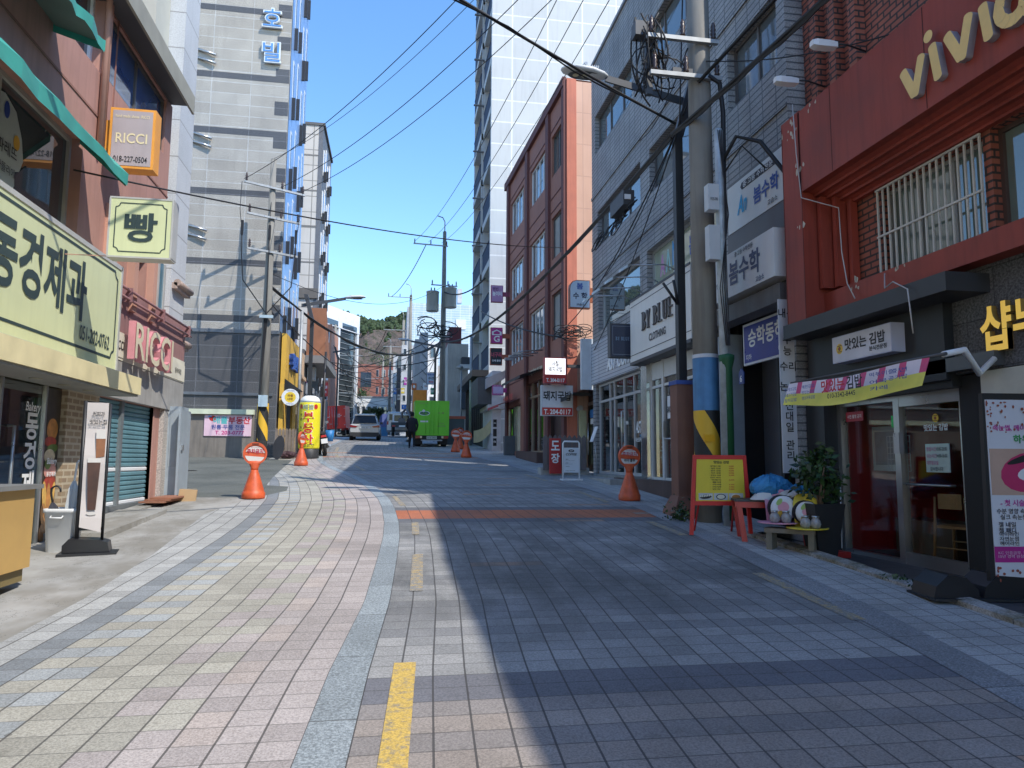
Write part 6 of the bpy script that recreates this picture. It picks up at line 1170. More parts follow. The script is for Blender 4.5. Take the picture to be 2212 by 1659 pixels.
def aboard_menu():
    o=T('menu_board','red framed easel with a yellow 맛있는 김밥 menu and food pictures','menu board',(4.6,9.6,H(9.6)));f=rd(Fr(4.23,9.6,1,-.12,-.12,-1),1);FRD=M((.62,.03,.025),.4)
    mb=MB();zb=H(9.75)
    for u0_,u1_ in ((-.04,-.11),(.66,.73)):
        mb.prism([(u1_-.025,zb),(u1_+.025,zb),(u0_+.025,1.7),(u0_-.025,1.7)],f,0,.04)
    mb.build('leg',FRD,o);mb=MB();mb.prism([(-.03,1.64),(.65,1.64),(.65,1.7),(-.03,1.7)],f,.003,.038);mb.prism([(-.07,1.0),(.69,1.0),(.69,1.06),(-.07,1.06)],f,.003,.038);mb.build('rail',FRD,o)
    mb=MB();mb.prism([(-.04,1.05),(.66,1.05),(.64,1.65),(-.02,1.65)],f,.0,.03);mb.build('menu_panel',M((.74,.56,.04),.45,0,.06),o)
    mb=MB();mb.tube([f.p(.1,-.0,1.5),f.p(.05,-.4,zb-.02)],.015,5);mb.tube([f.p(.55,-.0,1.5),f.p(.6,-.4,zb-.02)],.015,5);mb.build('rear_leg',FRD,o)
    its=[('맛있는 김밥',.33,1.6,.22,.04,0,.025)];ln=['멸치땡초 김밥','계란 김밥','참치 김밥','치즈 김밥','맛있는 김밥','잔치국수 / 비빔국수','떡볶이','쫄면','카레','라면','만두'];pr=['4,500','4,500','4,500','3,500','3,500','','3,000','','5,000','3,000','3,000']
    for k,(a,b) in enumerate(zip(ln,pr)):
        z=1.545-k*.032;its.append(('· '+a,.24,z,.16,.02,0,.015))
        if b: its.append((b,.47,z,.075,.017,1,.02))
    text(its,f,.032,'lettering',[TXK,TXR],o);mb=MB()
    for u0_ in (.0,.215,.43): mb.box(u0_,u0_+.2,.03,.034,1.075,1.17,f,0)
    blob(mb,.1,1.12,.085,.03,f,.036,1,.1);blob(mb,.315,1.12,.07,.04,f,.036,1);blob(mb,.315,1.12,.055,.03,f,.037,2);blob(mb,.53,1.12,.075,.04,f,.036,2);blob(mb,.53,1.12,.06,.03,f,.037,3)
    for k in range(7): blob(mb,.03+k*.024,1.125+.003*k,.01,.014,f,.038,2)
    mb.build('food_picture',[M((.5,.5,.5)),TXK,M((.7,.65,.5)),M((.5,.2,.04))],o)
aboard_menu()
# coffee board, dojang board, leaflet stand, planters
x,y,z=gz(1234,1038);o=T('coffee_board','white framed standing board COFFEE beside the restaurant','sign board',(x,y,z));f=rd(Fr(x,y,1,.05,.05,-1),1)
mb=MB();mb.tube([f.p(-.22,0,z+.05),f.p(-.22,0,z+.95),f.p(-.19,0,z+1.0),f.p(.19,0,z+1.0),f.p(.22,0,z+.95),f.p(.22,0,z+.05)],.022,8);mb.box(-.26,.26,-.16,.16,z,z+.04,f);mb.build('frame',WHT,o);box('panel',M((.62,.66,.7),.5,0,.03),o,-.2,.2,-.012,.012,z+.2,z+.84,f)
mb=MB();blob(mb,0,z+.76,.08,.035,f,.014,0);mb.build('oval_mark',TXK,o);text([('AST',0,z+.76,.1,.035,1,.03,.3),('COFFEE',0,z+.67,.3,.06,0,.028,.3),('open',-.12,z+.54,.07,.022,0,.02),('매일 오전 8시 - 오후 10시',-.04,z+.51,.24,.015,0,0),('close',-.12,z+.45,.07,.022,0,.02),('매주 일요일 휴무',-.06,z+.42,.2,.015,0,0),('last order',-.1,z+.36,.1,.022,0,.02),('instagram @astcoffee',-.03,z+.25,.26,.02,0,.01)],f,.016,'lettering',[TXK,TXW],o)
o=T('stamp_shop_board','red board with big white letters 도장','sign board',(4.45,19.5,H(19.5)));f=rd(FF(19.5),1)
mb=MB();mb.prism([(4.27,1.5),(4.6,1.5),(4.6,2.23),(4.27,2.23)],f,-.04,0);mb.prism([(4.27,1.26),(4.6,1.26),(4.6,1.5),(4.27,1.5)],f,-.04,.05);mb.build('panel',M((.4,.02,.02),.45),o);text([('도',4.435,2.03,.24,.27,0,.028),('장',4.435,1.68,.24,.27,0,.028)],f,.01,'lettering',TXW,o)
o=T('picket_fence','grey scalloped picket fence behind the red board','fence',(4.6,20,1.4));mb=MB()
for k in range(9): mb.prism([(4.15+k*.14,1.35),(4.28+k*.14,1.35),(4.28+k*.14,2.25),(4.215+k*.14,2.34),(4.15+k*.14,2.25)],FF(19.8),0,.025)
mb.build('pickets',M((.14,.12,.12),.8,0,.15,4),o);box('low_wall',CONC,o,4.1,5.5,19.85,20.3,1.0,1.42)
x,y,z=gz(1292,1027);o=T('leaflet_stand','thin chrome stand holding a tilted white leaflet outside the coffee shop','leaflet stand',(x,y,z));mb=MB();mb.tube([(x,y,z),(x-.1,y,z+1.1)],.012,6);mb.lathe([(.14,0),(.14,.02),(0,.03)],(x,y,z),16);mb.build('pole',STEEL,o);mb=MB();mb.prism([(x-.2,z+.95),(x-.05,z+1.38),(x-.03,z+1.37),(x-.18,z+.94)],FF(y),-.15,.15);mb.build('leaflet',WHT,o)
def pot(name,lab,x,y,z,h,r0,r1,m,leaf=None,n=4):
    o=T(name,lab,'planter',(x,y,z));mb=MB();mb.ring([[(x+r*math.cos(a),y+r*math.sin(a),z+q) for a in [math.pi/4+2*math.pi*k/n for k in range(n)]] for r,q in ((r0,0),(r1,h),(r1*.9,h),(r1*.88,h-.06))],0,n>6);mb.build('pot',m,o);return o
x,y,z=gz(1127,982);pot('white_planter','tall white tapered planter outside the red-brown building',x,y,z,.85,.2,.32,M((.5,.52,.55),.5))
x,y,z=gz(1105,985);pot('grey_planter','dark grey square planter left of the white one',x,y+.6,H(y+.6),.8,.3,.32,M((.08,.09,.1),.6))
# potted ficus
def leaves(mb,pts,n,size,mi=1,r=rnd):
    for k in range(n):
        c=Vector(pts(r));a=Vector((r.gauss(0,1),r.gauss(0,1),r.gauss(0,1))).normalized();b=a.cross(Vector((r.gauss(0,1),r.gauss(0,1),r.gauss(0,1)))).normalized();s_=size*r.uniform(.6,1.3)
        mb.face([c-a*s_,c-a*s_*.2+b*s_*.45,c+a*s_,c-a*s_*.1-b*s_*.45],r.randrange(mi))
LF=[M((.025,.06,.015),.4,0,.2,9),M((.04,.09,.02),.4,0,.2,9),M((.015,.035,.012),.45,0,.2,9)]
o=T('potted_plant','leafy dark green potted bush in a tall black planter beside the kimbap shop','potted plant',(5.25,8.3,.38))
mb=MB();mb.ring([[(5.27+r*math.cos(a),8.3+r*math.sin(a),.38+q) for a in [math.pi/4+math.pi/2*k for k in range(4)]] for r,q in ((.2,0),(.22,.03),(.17,.05),(.29,.72),(.26,.72),(.25,.66))],0,False);mb.build('pot',M((.018,.018,.02),.5),o)
mb=MB();
for a in (0,2.2,4.2): mb.tube([(5.27,8.3,1.0),(5.27+.05*math.cos(a),8.3+.05*math.sin(a),1.25),(5.27+.16*math.cos(a+.4),8.3+.14*math.sin(a+.4),1.55)],[.02,.016,.008],6)
mb.build('stem',M((.16,.1,.06),.8),o)
mb=MB();cl=[(5.1,8.3,1.35),(5.35,8.2,1.4),(5.2,8.35,1.55),(5.42,8.35,1.25),(5.05,8.2,1.5),(5.3,8.3,1.65)]
leaves(mb,lambda r:[q+r.gauss(0,.085) for q in r.choice(cl)],620,.055,3);mb.build('foliage',LF,o)
o=T('weed_clump','green weeds growing at the foot of the brown street lamp base','weed',(4.45,11.2,.7));mb=MB();leaves(mb,lambda r:(4.55+r.gauss(0,.1),11.0+r.gauss(0,.1),.69+abs(r.gauss(0,.12))),260,.035,3);mb.build('leaf_cluster',LF,o)
for k,(x,y) in enumerate(((5.0,6.6),(5.04,6.2))): tag((lambda mb:(leaves(mb,lambda r:(x+r.gauss(0,.07),y+r.gauss(0,.1),H(y)+.05+abs(r.gauss(0,.02))),50,.022,3),mb.build('weed',LF))[1])(MB()),['small weed sprouting from the joint of the right kerbstones, farther','small weed sprouting from the joint of the right kerbstones, nearer'][k],'weed')
# table with bags and boxes
o=T('red_table','low red framed table with a dark top standing by the kimbap shop','table',(4.9,9.0,.45))
f=Fr(4.75,9.35,.35,-.9,-.9,-.35);f=Fr(4.55,9.15,1,-.35,-.35,-1);mb=MB();box('tabletop',M((.04,.04,.045),.5),o,0,1.0,-.42,.06,1.08,1.11,f);mb.box(0,.98,.02,.06,1.0,1.075,f);mb.box(0,.98,-.4,-.36,1.0,1.075,f);mb.build('frame',RED,o)
for a,b in ((.02,.12),(.9,.98)):
    for w_ in (.03,-.38): mb=MB();mb.prism([(a,1.0),(a+.07,1.0),(b+.05,.42),(b-.02,.42)],f,w_-.02,w_+.02);mb.build('leg',RED,o)
BB=ND('blue plastic bag');BB.bump(BB.noise(BB.co(),14,5,.7),1,.05);BBm=BB.fin(BB.mix(BB.noise(BB.co(),5,3),(.02,.14,.35),(.06,.35,.65)),.25)
def bag(name,lab,c,r,m,seed,cat='bag'):
    q=random.Random(seed);mb=MB();N=22;ph=[q.uniform(0,6) for _ in range(6)]
    def rr(a,b): return 1+.13*math.sin(3*a+ph[0])+.1*math.sin(5*a+ph[1]+2*b)+.08*math.sin(9*a+ph[2]+5*b)+.06*math.sin(13*a-7*b+ph[3])
    rings=[]
    for j in range(12):
        b=j/11*math.pi;rings.append([(c[0]+r[0]*math.sin(b)*rr(a,b)*math.cos(a),c[1]+r[1]*math.sin(b)*rr(a,b)*math.sin(a),c[2]+r[2]*(1-math.cos(b))*.5*(rr(a,b)*.5+.5)) for a in [2*math.pi*k/N for k in range(N)]])
    mb.ring(rings,0,False,True);return tag(mb.build(name,m),lab,cat)
bag('blue_bag','crumpled blue plastic sack full of tubs, on the red table',(4.98,8.98,1.115),(.28,.2,.3),BBm,4)
bag('blue_bag','darker blue end of the plastic sacks, right of the larger one on the red table',(5.32,8.85,1.115),(.18,.14,.2),BBm,9)
bag('white_bag','white carrier bag lying on the red table in front of the blue sack',(5.12,8.72,1.113),(.16,.1,.12),M((.6,.6,.58),.4,0,.1,8),6)
o=T('foam_box','white foam food box lying on the left end of the red table','box',(4.8,8.95,1.11));mb=MB();mb.prism([(0,1.112),(.28,1.112),(.22,1.22),(.08,1.2)],Fr(4.68,8.93,1,-.3,-.3,-1),-.12,.06);mb.build('tray',M((.6,.62,.64),.5,0,.05),o)
# moulded chairs with props
PKM=M((.65,.3,.42),.4,0,.05);YLM=M((.7,.55,.05),.4,0,.05)
def pchair(lab,x,y,z,m,rz):
    o=T('moulded_chair',lab,'chair',(0,0,0),'coloured shell chairs by the kimbap shop');mb=MB();mb.ring([[(r*math.cos(a)*1.05,r*math.sin(a),q) for a in [2*math.pi*k/22 for k in range(22)]] for r,q in ((.16,.0),(.23,.01),(.235,.025),(.2,.018))]);mb.build('seat',m,o)
    mb=MB();P_=[]
    for z_,w_ in ((0,.13),(.15,.14),(.3,.15),(.38,.13),(.42,.08)): P_.append([(-w_,.19+z_*.15,z_),(0,.23+z_*.15,z_),(w_,.19+z_*.15,z_),(w_,.205+z_*.15,z_),(0,.245+z_*.15,z_),(-w_,.205+z_*.15,z_)])
    mb.ring(P_,0,False);mb.build('backrest',m,o);o.location=(x,y,z);o.rotation_euler=(0,0,rz);return o
pchair('pink shell chair holding a round cushion and two glass jars',4.83,8.55,.83,PKM,-.5);pchair('yellow shell chair with two glass jars, right of the pink one',5.02,8.2,.79,YLM,-.5)
o=T('wooden_bench','worn wooden bench under the pink and yellow chair shells','bench',(5,8.4,.4));f=Fr(4.72,8.62,1,-1.0,-1,-1);box('seat',M((.2,.17,.13),.8,0,.2,5),o,0,.6,-.12,.14,.73,.785,f)
for u in (.02,.52): box('leg',M((.18,.16,.12),.8,0,.2,5),o,u,u+.07,-.1,.12,.38,.73,f)
def cushion(lab,x,y,z,r):
    o=T('roll_cushion',lab,'cushion',(x,y,z),'round kimbap slice cushions');f=Fr(x,y,1,-.25,-.25,-1)
    mb=MB();mb.ring([[f.p(q*math.cos(a),w_,z+q*math.sin(a)) for a in [2*math.pi*k/24 for k in range(24)]] for q,w_ in ((r*.9,-.1),(r,-.08),(r,.02),(r*.96,.04))]);mb.build('black_rim',M((.012,.012,.014),.9),o)
    mb=MB();mb.ring([[f.p(q*math.cos(a),w_,z+q*math.sin(a)) for a in [2*math.pi*k/24 for k in range(24)]] for q,w_ in ((r*.97,.03),(r*.9,.06),(r*.6,.075))]);mb.build('white_face',M((.7,.7,.72),.9),o);mb=MB()
    blob(mb,-.01,z+.02,r*.42,r*.4,f,.077,0);blob(mb,-r*.35,z+r*.5,r*.3,r*.17,f,.079,1,.9);blob(mb,-r*.3,z-r*.4,r*.3,r*.25,f,.081,2,.4);mb.build('filling_patch',[M((.65,.3,.38)),M((.35,.5,.15)),M((.75,.42,.05))],o)
cushion('round kimbap slice cushion standing on the pink chair',4.93,8.6,1.02,.17);cushion('round kimbap slice cushion partly hidden by the black planter',5.12,8.38,.98,.15)
JG=M((.28,.27,.27),.1,0,.25,20);mbj=None
for k,(x,y,z,l) in enumerate(((4.76,8.5,.845,'left glass jar on the pink chair'),(4.87,8.42,.845,'right glass jar on the pink chair'),(4.98,8.17,.805,'left glass jar on the yellow chair'),(5.07,8.1,.805,'right glass jar on the yellow chair'))):
    o=T('glass_jar',l,'jar',(x,y,z),'round glass jars on the shell chairs');mb=MB();mb.lathe([(.03,0),(.055,.02),(.065,.06),(.055,.1),(.04,.12),(.04,.13)],(x,y,z),16);mb.build('jar_body',JG,o);mb=MB();mb.lathe([(.042,.13),(.044,.155),(0,.157)],(x,y,z),14);mb.build('lid',STEEL,o)
o=T('dustpan_broom','white handled broom and red dustpan leaning by the shop door','broom',(5.65,8.75,.4));mb=MB();mb.tube([(5.7,8.7,.5),(5.85,8.85,1.3)],.016,6);mb.tube([(5.78,8.66,.5),(5.9,8.82,1.3)],.008,6);mb.build('handle',WHT,o);box('red_pan',RED,o,5.6,5.85,8.58,8.8,.385,.46)
# stand weights
def weight(lab,f,z):
    o=T('stand_weight',lab,'stand weight',f.p(0,0,z));m=M((.013,.013,.016),.35);mb=MB()
    for a,b in ((0,.42),(.44,.98)): mb.prism([(a,z),(b,z),(b-.02,z+.1),(b-.12,z+.2),(a+.14,z+.22),(a+.03,z+.12)],f,-.18,.2)
    mb.build('weight_block',m,o);mb=MB();mb.box(-.02,1.02,-.22,.26,z-.0,z+.02,f);mb.build('base_plate',BLK,o)
weight('two black plastic weight blocks at the foot of the beauty advert stand',Fr(4.84,6.08,1,-.18,-.18,-1),.385)
# ---- left side things ----
o=T('coffee_banner_stand','tall white coffee banner stand with a black frame outside the shuttered shop','banner stand',(-3.35,8.85,.54));f=rd(Fr(-3.47,8.85,1,.25,.25,-1),1);z=.54
mb=MB();mb.tube([f.p(0,0,z),f.p(0,0,2.25)],.022,6);mb.tube([f.p(.25,0,z+.1),f.p(.25,0,2.22)],.016,6);mb.tube([f.p(0,0,2.24),f.p(.25,0,2.22)],.012,6);mb.box(-.02,.25,-.03,.0,z+.25,z+.28,f);mb.build('frame',BLK,o)
mb=MB()
for k in range(14):
    a,b=.83+k*.1,.93+k*.1;j=lambda q:.012*math.sin(q*9)+(.04*(1.0-q) if q<1.0 else 0);mb.face([f.p(.02,.02+j(a),a),f.p(.235,.02+j(a),a+(.0 if k else -.06)),f.p(.235,.02+j(b),b),f.p(.02,.02+j(b),b)])
mb.build('banner_cloth',M((.55,.5,.47),.6,0,.06,2),o)
mb=MB();mb.prism([(.06,1.55),(.19,1.55),(.17,1.02),(.09,1.02)],f,.04,.043,0);mb.prism([(.06,1.6),(.19,1.6),(.19,1.55),(.06,1.55)],f,.04,.044,1);blob(mb,.13,.98,.05,.02,f,.042,1);mb.prism([(.13,1.82),(.225,1.82),(.225,1.62),(.14,1.6)],f,.035,.038,2);mb.prism([(.13,1.92),(.225,1.92),(.225,1.82),(.13,1.82)],f,.035,.039,1);mb.build('coffee_picture',[M((.07,.03,.02),.4,0,.3,9),M((.6,.57,.53)),M((.25,.1,.04),.4,0,.3,9)],o)
text([('커피가',.14,2.1,.12,.055,0,.02),('맛있는집',.14,2.01,.17,.055,0,.02)],f,.04,'lettering',TXK,o)
mb=MB();mb.prism([(-.12,z+.02),(.34,z+.02),(.32,z+.12),(.23,z+.15),(-.06,z+.17),(-.12,z+.1)],f,-.2,.12);mb.build('weight',M((.013,.013,.016),.35),o);mb=MB();mb.box(-.16,.42,-.24,.2,z-.03,z+.015,f);mb.build('base_plate',BLK,o)
o=T('umbrella_bin','white plastic bin holding folded umbrellas in front of the brick pier','bin',(-3.7,9.2,.5));WB=M((.66,.66,.64),.4,0,.04)
mb=MB();x,y=-3.69,9.05
def rr_(w,d,z,n=5,r=.05): 
    P_=[]
    for cx,cy,a0 in ((w-r,d-r,0),(-w+r,d-r,90),(-w+r,-d+r,180),(w-r,-d+r,270)):
        for k in range(n): a=math.radians(a0+90*k/(n-1));P_.append((x+cx+r*math.cos(a),y+cy+r*math.sin(a),z))
    return P_
mb.ring([rr_(.125,.11,.49),rr_(.135,.12,.51),rr_(.165,.15,.98),rr_(.178,.165,.99),rr_(.178,.165,1.03),rr_(.16,.145,1.03),rr_(.155,.14,.9)],0,True);mb.build('bin_body',WB,o);mb=MB();mb.tube([(x-.07,y-.17,.95),(x-.07,y-.2,.93),(x+.05,y-.2,.93),(x+.05,y-.17,.95)],.01,5);mb.build('handle',WB,o)
for k,(dx,lean,m,h,lb) in enumerate(((-.1,-.06,BLK,1.32,'black umbrella with a curved handle, left in the white bin'),(.13,.1,BLK,1.3,'black umbrella with a curved handle, right in the white bin'),(.04,.05,WHT,1.62,'clear umbrella with a white handle standing highest in the white bin'))):
    u=T('umbrella',lb,'umbrella',(x+dx,y,1.0),'umbrellas in the white bin');mb=MB();p0=Vector((x+dx*.4,y,.6));p1=Vector((x+dx+lean,y,h-.12));mb.tube([p0,p1]+[p1+Vector((.05*(1-math.cos(t))*(1 if k!=0 else 1),0,.06*math.sin(t)+.02)) for t in (.4,.9,1.5,2.1,2.7,3.3)],.011,6);mb.build('handle',m,u)
    mb=MB();mb.ring([[(p0.lerp(p1,t).x+r*(1+.3*math.cos(3*a))*math.cos(a),y+r*(1+.3*math.cos(3*a))*math.sin(a),p0.lerp(p1,t).z) for a in [2*math.pi*j/12 for j in range(12)]] for t,r in ((.0,.03),(.5,.05),(.72,.045),(.82,.015))],0,False);mb.build('canopy',M((.02,.02,.03)) if k<2 else M((.5,.52,.52),.2),u)
o=T('wooden_counter','light wooden counter box with a grey top at the bakery door','counter',(-3.6,7.4,.4))
box('body',M((.5,.31,.1),.6,0,.1,2),o,-4.1,-3.22,6.2,7.25,.62,1.32);box('top',M((.2,.2,.19),.5),o,-4.12,-3.17,6.1,7.3,1.32,1.36);box('kick_board',M((.2,.15,.06),.6),o,-4.08,-3.26,6.25,7.22,.5,.62)
o=T('cardboard_box','small closed cardboard box on the pavement by the steel cabinet','box',(-3.6,13.8,.84));mb=MB();f=Fr(-3.78,13.75,1,.2,.2,-1);mb.prism([(0,H(13.7)),(.3,H(13.7)),(.32,H(13.7)+.2),(.03,H(13.7)+.22)],f,-.22,.0);mb.build('carton',M((.45,.3,.16),.85,0,.1,4),o);mb=MB();mb.box(.02,.31,-.12,-.09,H(13.7)+.221,H(13.7)+.223,f);mb.build('tape',M((.5,.38,.2),.3),o)
o=T('stacked_planks','short reddish wooden planks lying by the shutter step','planks',(-4,13.3,.88));mb=MB()
for k in range(3): mb.box(-4.15+.05*k,-3.75+.04*k,12.9+k*.12,13.9+k*.05,.86+k*.028,.885+k*.028)
mb.build('plank',M((.28,.12,.07),.8,0,.2,6),o)
mb=MB();f=ID;mb.prism([(9.7,H(9.7)-.1),(12.2,H(12.2)-.1),(12.2,H(12.2)+.06),(9.7,H(9.7)+.09)],Fr(-3.5,0,0,1,1,0),-.7,.0);tag(mb.build('concrete_ramp',CON),kind='structure')
# balloon sign, satellite dish things
x,y,z=gz(666,990);o=T('balloon_sign','tall yellow inflatable column sign 애플 부동산 203-0777 on the left pavement','inflatable sign',(x,y,z));R_=.375
mb=MB();mb.lathe([(R_*.98,.0),(R_*.98,.02),(R_*.96,.33),(R_*.9,.35)],(x,y,z),28);mb.build('base_drum',M((.03,.03,.032),.5),o)
mb=MB();mb.lathe([(R_*.97,.34),(R_,.4),(R_,1.95),(R_*.99,2.0)],(x,y,z),36);mb.build('column',M((.78,.68,.03),.4,0,.04),o);mb=MB();mb.lathe([(R_*.99,2.0),(R_*.94,2.1),(R_*.78,2.2),(R_*.5,2.26),(0,2.28)],(x,y,z),36);mb.build('dome',M((.72,.72,.68),.5,0,.03),o)
class Cy:  # wraps lettering round the column
    rd=1
    def p(s,u,w,zz): a=-math.pi/2+u/R_-.12;return (x+(R_+w)*math.cos(a),y+(R_+w)*math.sin(a),zz)
RW=[('부',0.04,1.48,.36,.34,0,.028,0,.02),('동',0.04,1.08,.36,.34,0,.028,0,.02),('산',0.04,.68,.36,.34,0,.028,0,.02)]
text([(a,u,zz,w_*1.12,h_*1.12,1,.028,0,.008) for a,u,zz,w_,h_,*_ in RW]+RW+[('애플',.03,1.83,.4,.2,1,.028,0,.01),('애플',.03,1.83,.37,.17,2,.02,0,.014),('203-0777',.04,.45,.46,.1,3,.02)]+[(c,-.26,zz,.09,.1,3,.01) for c,zz in (('원',1.55),('룸',1.4),('투',1.1),('룸',.95))],Cy(),.0,'lettering',[M((.6,.02,.02)),TXW,M((.3,.36,.2)),TXK],o)
mb=MB()
for u in (-.27,.3):
    mb.face([Cy().p(u+.075*math.cos(t),.008,z+0+1.85-z+z*0+.09*math.sin(t)) for t in [2*math.pi*k/16 for k in range(16)]])
mb.build('apple_mark',RED,o)
for c in o.children:
    if c.name.startswith(('lettering','apple')): c.location.z+=z
o=T('satellite_dish','dark round dish leaning at the foot of the granite side pole','dish',(-3.95,26.6,1.7));mb=MB();c=Vector((-3.95,26.0,H(26)+.42));mb.ring([[tuple(c+Vector((.2*q*math.cos(a)+d_*.6,-d_*.5,.4*q*math.sin(a)+.1*q*math.cos(a)))) for a in [2*math.pi*k/20 for k in range(20)]] for q,d_ in ((1,.05),(.7,0),(.2,-.03))]);mb.build('dish',M((.03,.03,.035),.4),o)
o=T('black_cloth_heap','crumpled dark maroon bag lying beside the picket fence','bag',(-3.6,27,1.7));bag('maroon_bag','dark maroon bag heap beside the left picket fence',(-3.72,26.6,H(26.6)),(.28,.2,.25),M((.05,.02,.025),.7,0,.3,9),3);bpy.data.objects.remove(o)
o=T('picket_fence','weathered brown picket fence in front of the yellow shopfront','fence',(-3.9,27,1.7));mb=MB()
for k in range(8): a=-4.2+k*.115;mb.prism([(a,H(27)),(a+.1,H(27)),(a+.1,H(27)+1.0),(a+.05,H(27)+1.08),(a,H(27)+1.0)],FF(26.95),0,.03)
mb.box(-4.2,-3.3,26.96,27.0,H(27)+.75,H(27)+.83);mb.build('pickets',M((.2,.16,.13),.85,0,.2,5),o)
p=PY(1003,925,40);o=T('dark_container','dark blue-grey metal waste container behind the no-parking stands','container',(3.9,41,2.5));a,b=PY(967,895,41),PY(1003,940,41);box('tub',M((.08,.09,.11),.6,0,.15,2),o,a.x,b.x,41,43,H(41),a.z-.25);box('red_lid',M((.45,.08,.05),.5),o,a.x-.05,b.x+.05,40.95,43.05,a.z-.25,a.z-.1)
a,b=PY(1010,912,35),PY(1046,935,34);o=T('wall_banner','sagging yellow and pink cloth banner on the dark shop wall','banner',(4.8,35,3));mb=MB();N=10
for k in range(N):
    q=lambda t:(4.05+.62*t,36.6-2.6*t,3.12+.55*t-.35*math.sin(math.pi*t)*.5);A,B_=q(k/N),q((k+1)/N);mb.face([A,B_,(B_[0],B_[1],B_[2]-.62),(A[0],A[1],A[2]-.62)])
mb.build('cloth',M((.6,.52,.3),.7,0,.1),o)
# ================= vehicles =================
TYR=M((.015,.015,.016),.8);CARW=M((.45,.46,.47),.25,.1,.02,2,name='white car paint');CG=M((.012,.013,.015),.12,0,.1,name='car glass',sp=.3)
def wheel(par,x,y,r,w,hub=STEEL):
    mb=MB();mb.ring([[(x+q,y+rr_*math.cos(a),r+rr_*math.sin(a)) for a in [2*math.pi*k/20 for k in range(20)]] for q,rr_ in ((-w/2,r*.85),(-w/2+.02,r),(w/2-.02,r),(w/2,r*.85))]);t=mb.build('wheel',TYR,par);mb=MB();s_=1 if x>0 else -1;mb.ring([[(x+s_*(w/2+.004)+q,y+rr_*math.cos(a),r+rr_*math.sin(a)) for a in [2*math.pi*k/16 for k in range(16)]] for q,rr_ in ((0,r*.6),(.01,r*.1))]);mb.build('rim',hub,t)
def carbody():
    """white sport utility vehicle seen from behind; y grows forward"""
    x,y,z=gz(787,952);o=T('white_car','white sport utility car driving away in the middle of the street','car',(0,0,0))
    # cross sections (y, halfwidth, zbottom, zbelt) then roof
    L=[(0,.86,.42,.95),(.06,.9,.36,1.02),(.35,.93,.32,1.05),(1.0,.94,.28,1.02),(2.2,.94,.26,1.0),(3.4,.94,.28,.98),(4.2,.9,.32,.88),(4.6,.8,.38,.7)]
    rings=[]
    for yy,hw,zb,zt in L: rings.append([(-hw*.93,yy,zb),(-hw,yy,zb+.15),(-hw,yy,zt-.22),(-hw*.96,yy,zt-.04),(-hw*.86,yy,zt),(hw*.86,yy,zt),(hw*.96,yy,zt-.04),(hw,yy,zt-.22),(hw,yy,zb+.15),(hw*.93,yy,zb)])
    mb=MB();mb.ring(rings,0,True)
    mb.build('body',CARW,o)
    mb=MB();R_=[]
    for yy,h0,h1,z0_,z1_ in ((.1,.82,.74,1.0,1.08),(.32,.84,.68,1.0,1.42),(.55,.84,.62,1.0,1.62),(1.2,.84,.61,1.0,1.68),(2.2,.84,.6,1.0,1.66),(2.9,.82,.58,.98,1.5),(3.5,.8,.7,.95,1.0)): R_.append([(-h0,yy,z0_),(-(h0+h1)/2-.02,yy,(z0_+z1_)/2),(-h1,yy,z1_-.04),(-h1*.85,yy,z1_),(h1*.85,yy,z1_),(h1,yy,z1_-.04),((h0+h1)/2+.02,yy,(z0_+z1_)/2),(h0,yy,z0_)])
    mb.ring(R_,0,True);mb.build('cabin',CARW,o)
    mb=MB();mb.face([(-.74,.03,1.08),(.74,.03,1.08),(.62,.33,1.53),(-.62,.33,1.53)]);mb.build('rear_window',CG,o);mb=MB();mb.box(-.64,.64,.3,.62,1.56,1.64);mb.build('spoiler',CARW,o)
    for s_ in (-1,1):
        mb=MB();mb.face([(s_*.825,.5,1.06),(s_*.66,.7,1.56),(s_*.65,2.5,1.56),(s_*.82,3.1,1.04)]);mb.build('side_window',CG,o)
        mb=MB();mb.prism([(s_*.42,.9),(s_*.9,.98),(s_*.92,.84),(s_*.55,.82)],FF(0),-.05,.035);mb.build('tail_light',M((.22,.01,.015),.15),o)
        mb=MB();mb.box(min(s_*.9,s_*1.06),max(s_*.9,s_*1.06),2.7,2.85,1.02,1.16);mb.build('mirror',BLK,o)
        mb=MB();mb.tube([(s_*.6,.7,1.69),(s_*.58,1.2,1.74),(s_*.57,2.4,1.7)],.02,5);mb.build('roof_rail',STEEL,o)
        for yy in (.85,3.6): wheel(o,s_*.83,yy,.36,.24)
    mb=MB();mb.box(-.88,.88,-.06,.2,.3,.52);mb.box(-.7,.7,-.08,.1,.24,.34);mb.build('lower_bumper',M((.03,.03,.032),.6),o);mb=MB();mb.box(-.3,.3,-.045,.01,.76,.88);pl=mb.build('number_plate',M((.6,.62,.62),.5),o);text([('142허 1824',.02,.82,.44,.07,0,.01)],rd(FF(-.045),1),.004,'plate_lettering',TXK,pl)
    mb=MB();mb.box(-.45,.45,-.02,.02,.925,.94);mb.build('chrome_strip',STEEL,o);o.location=(x,y,z+.0);o.rotation_euler=(math.radians(3),0,.0)
carbody()
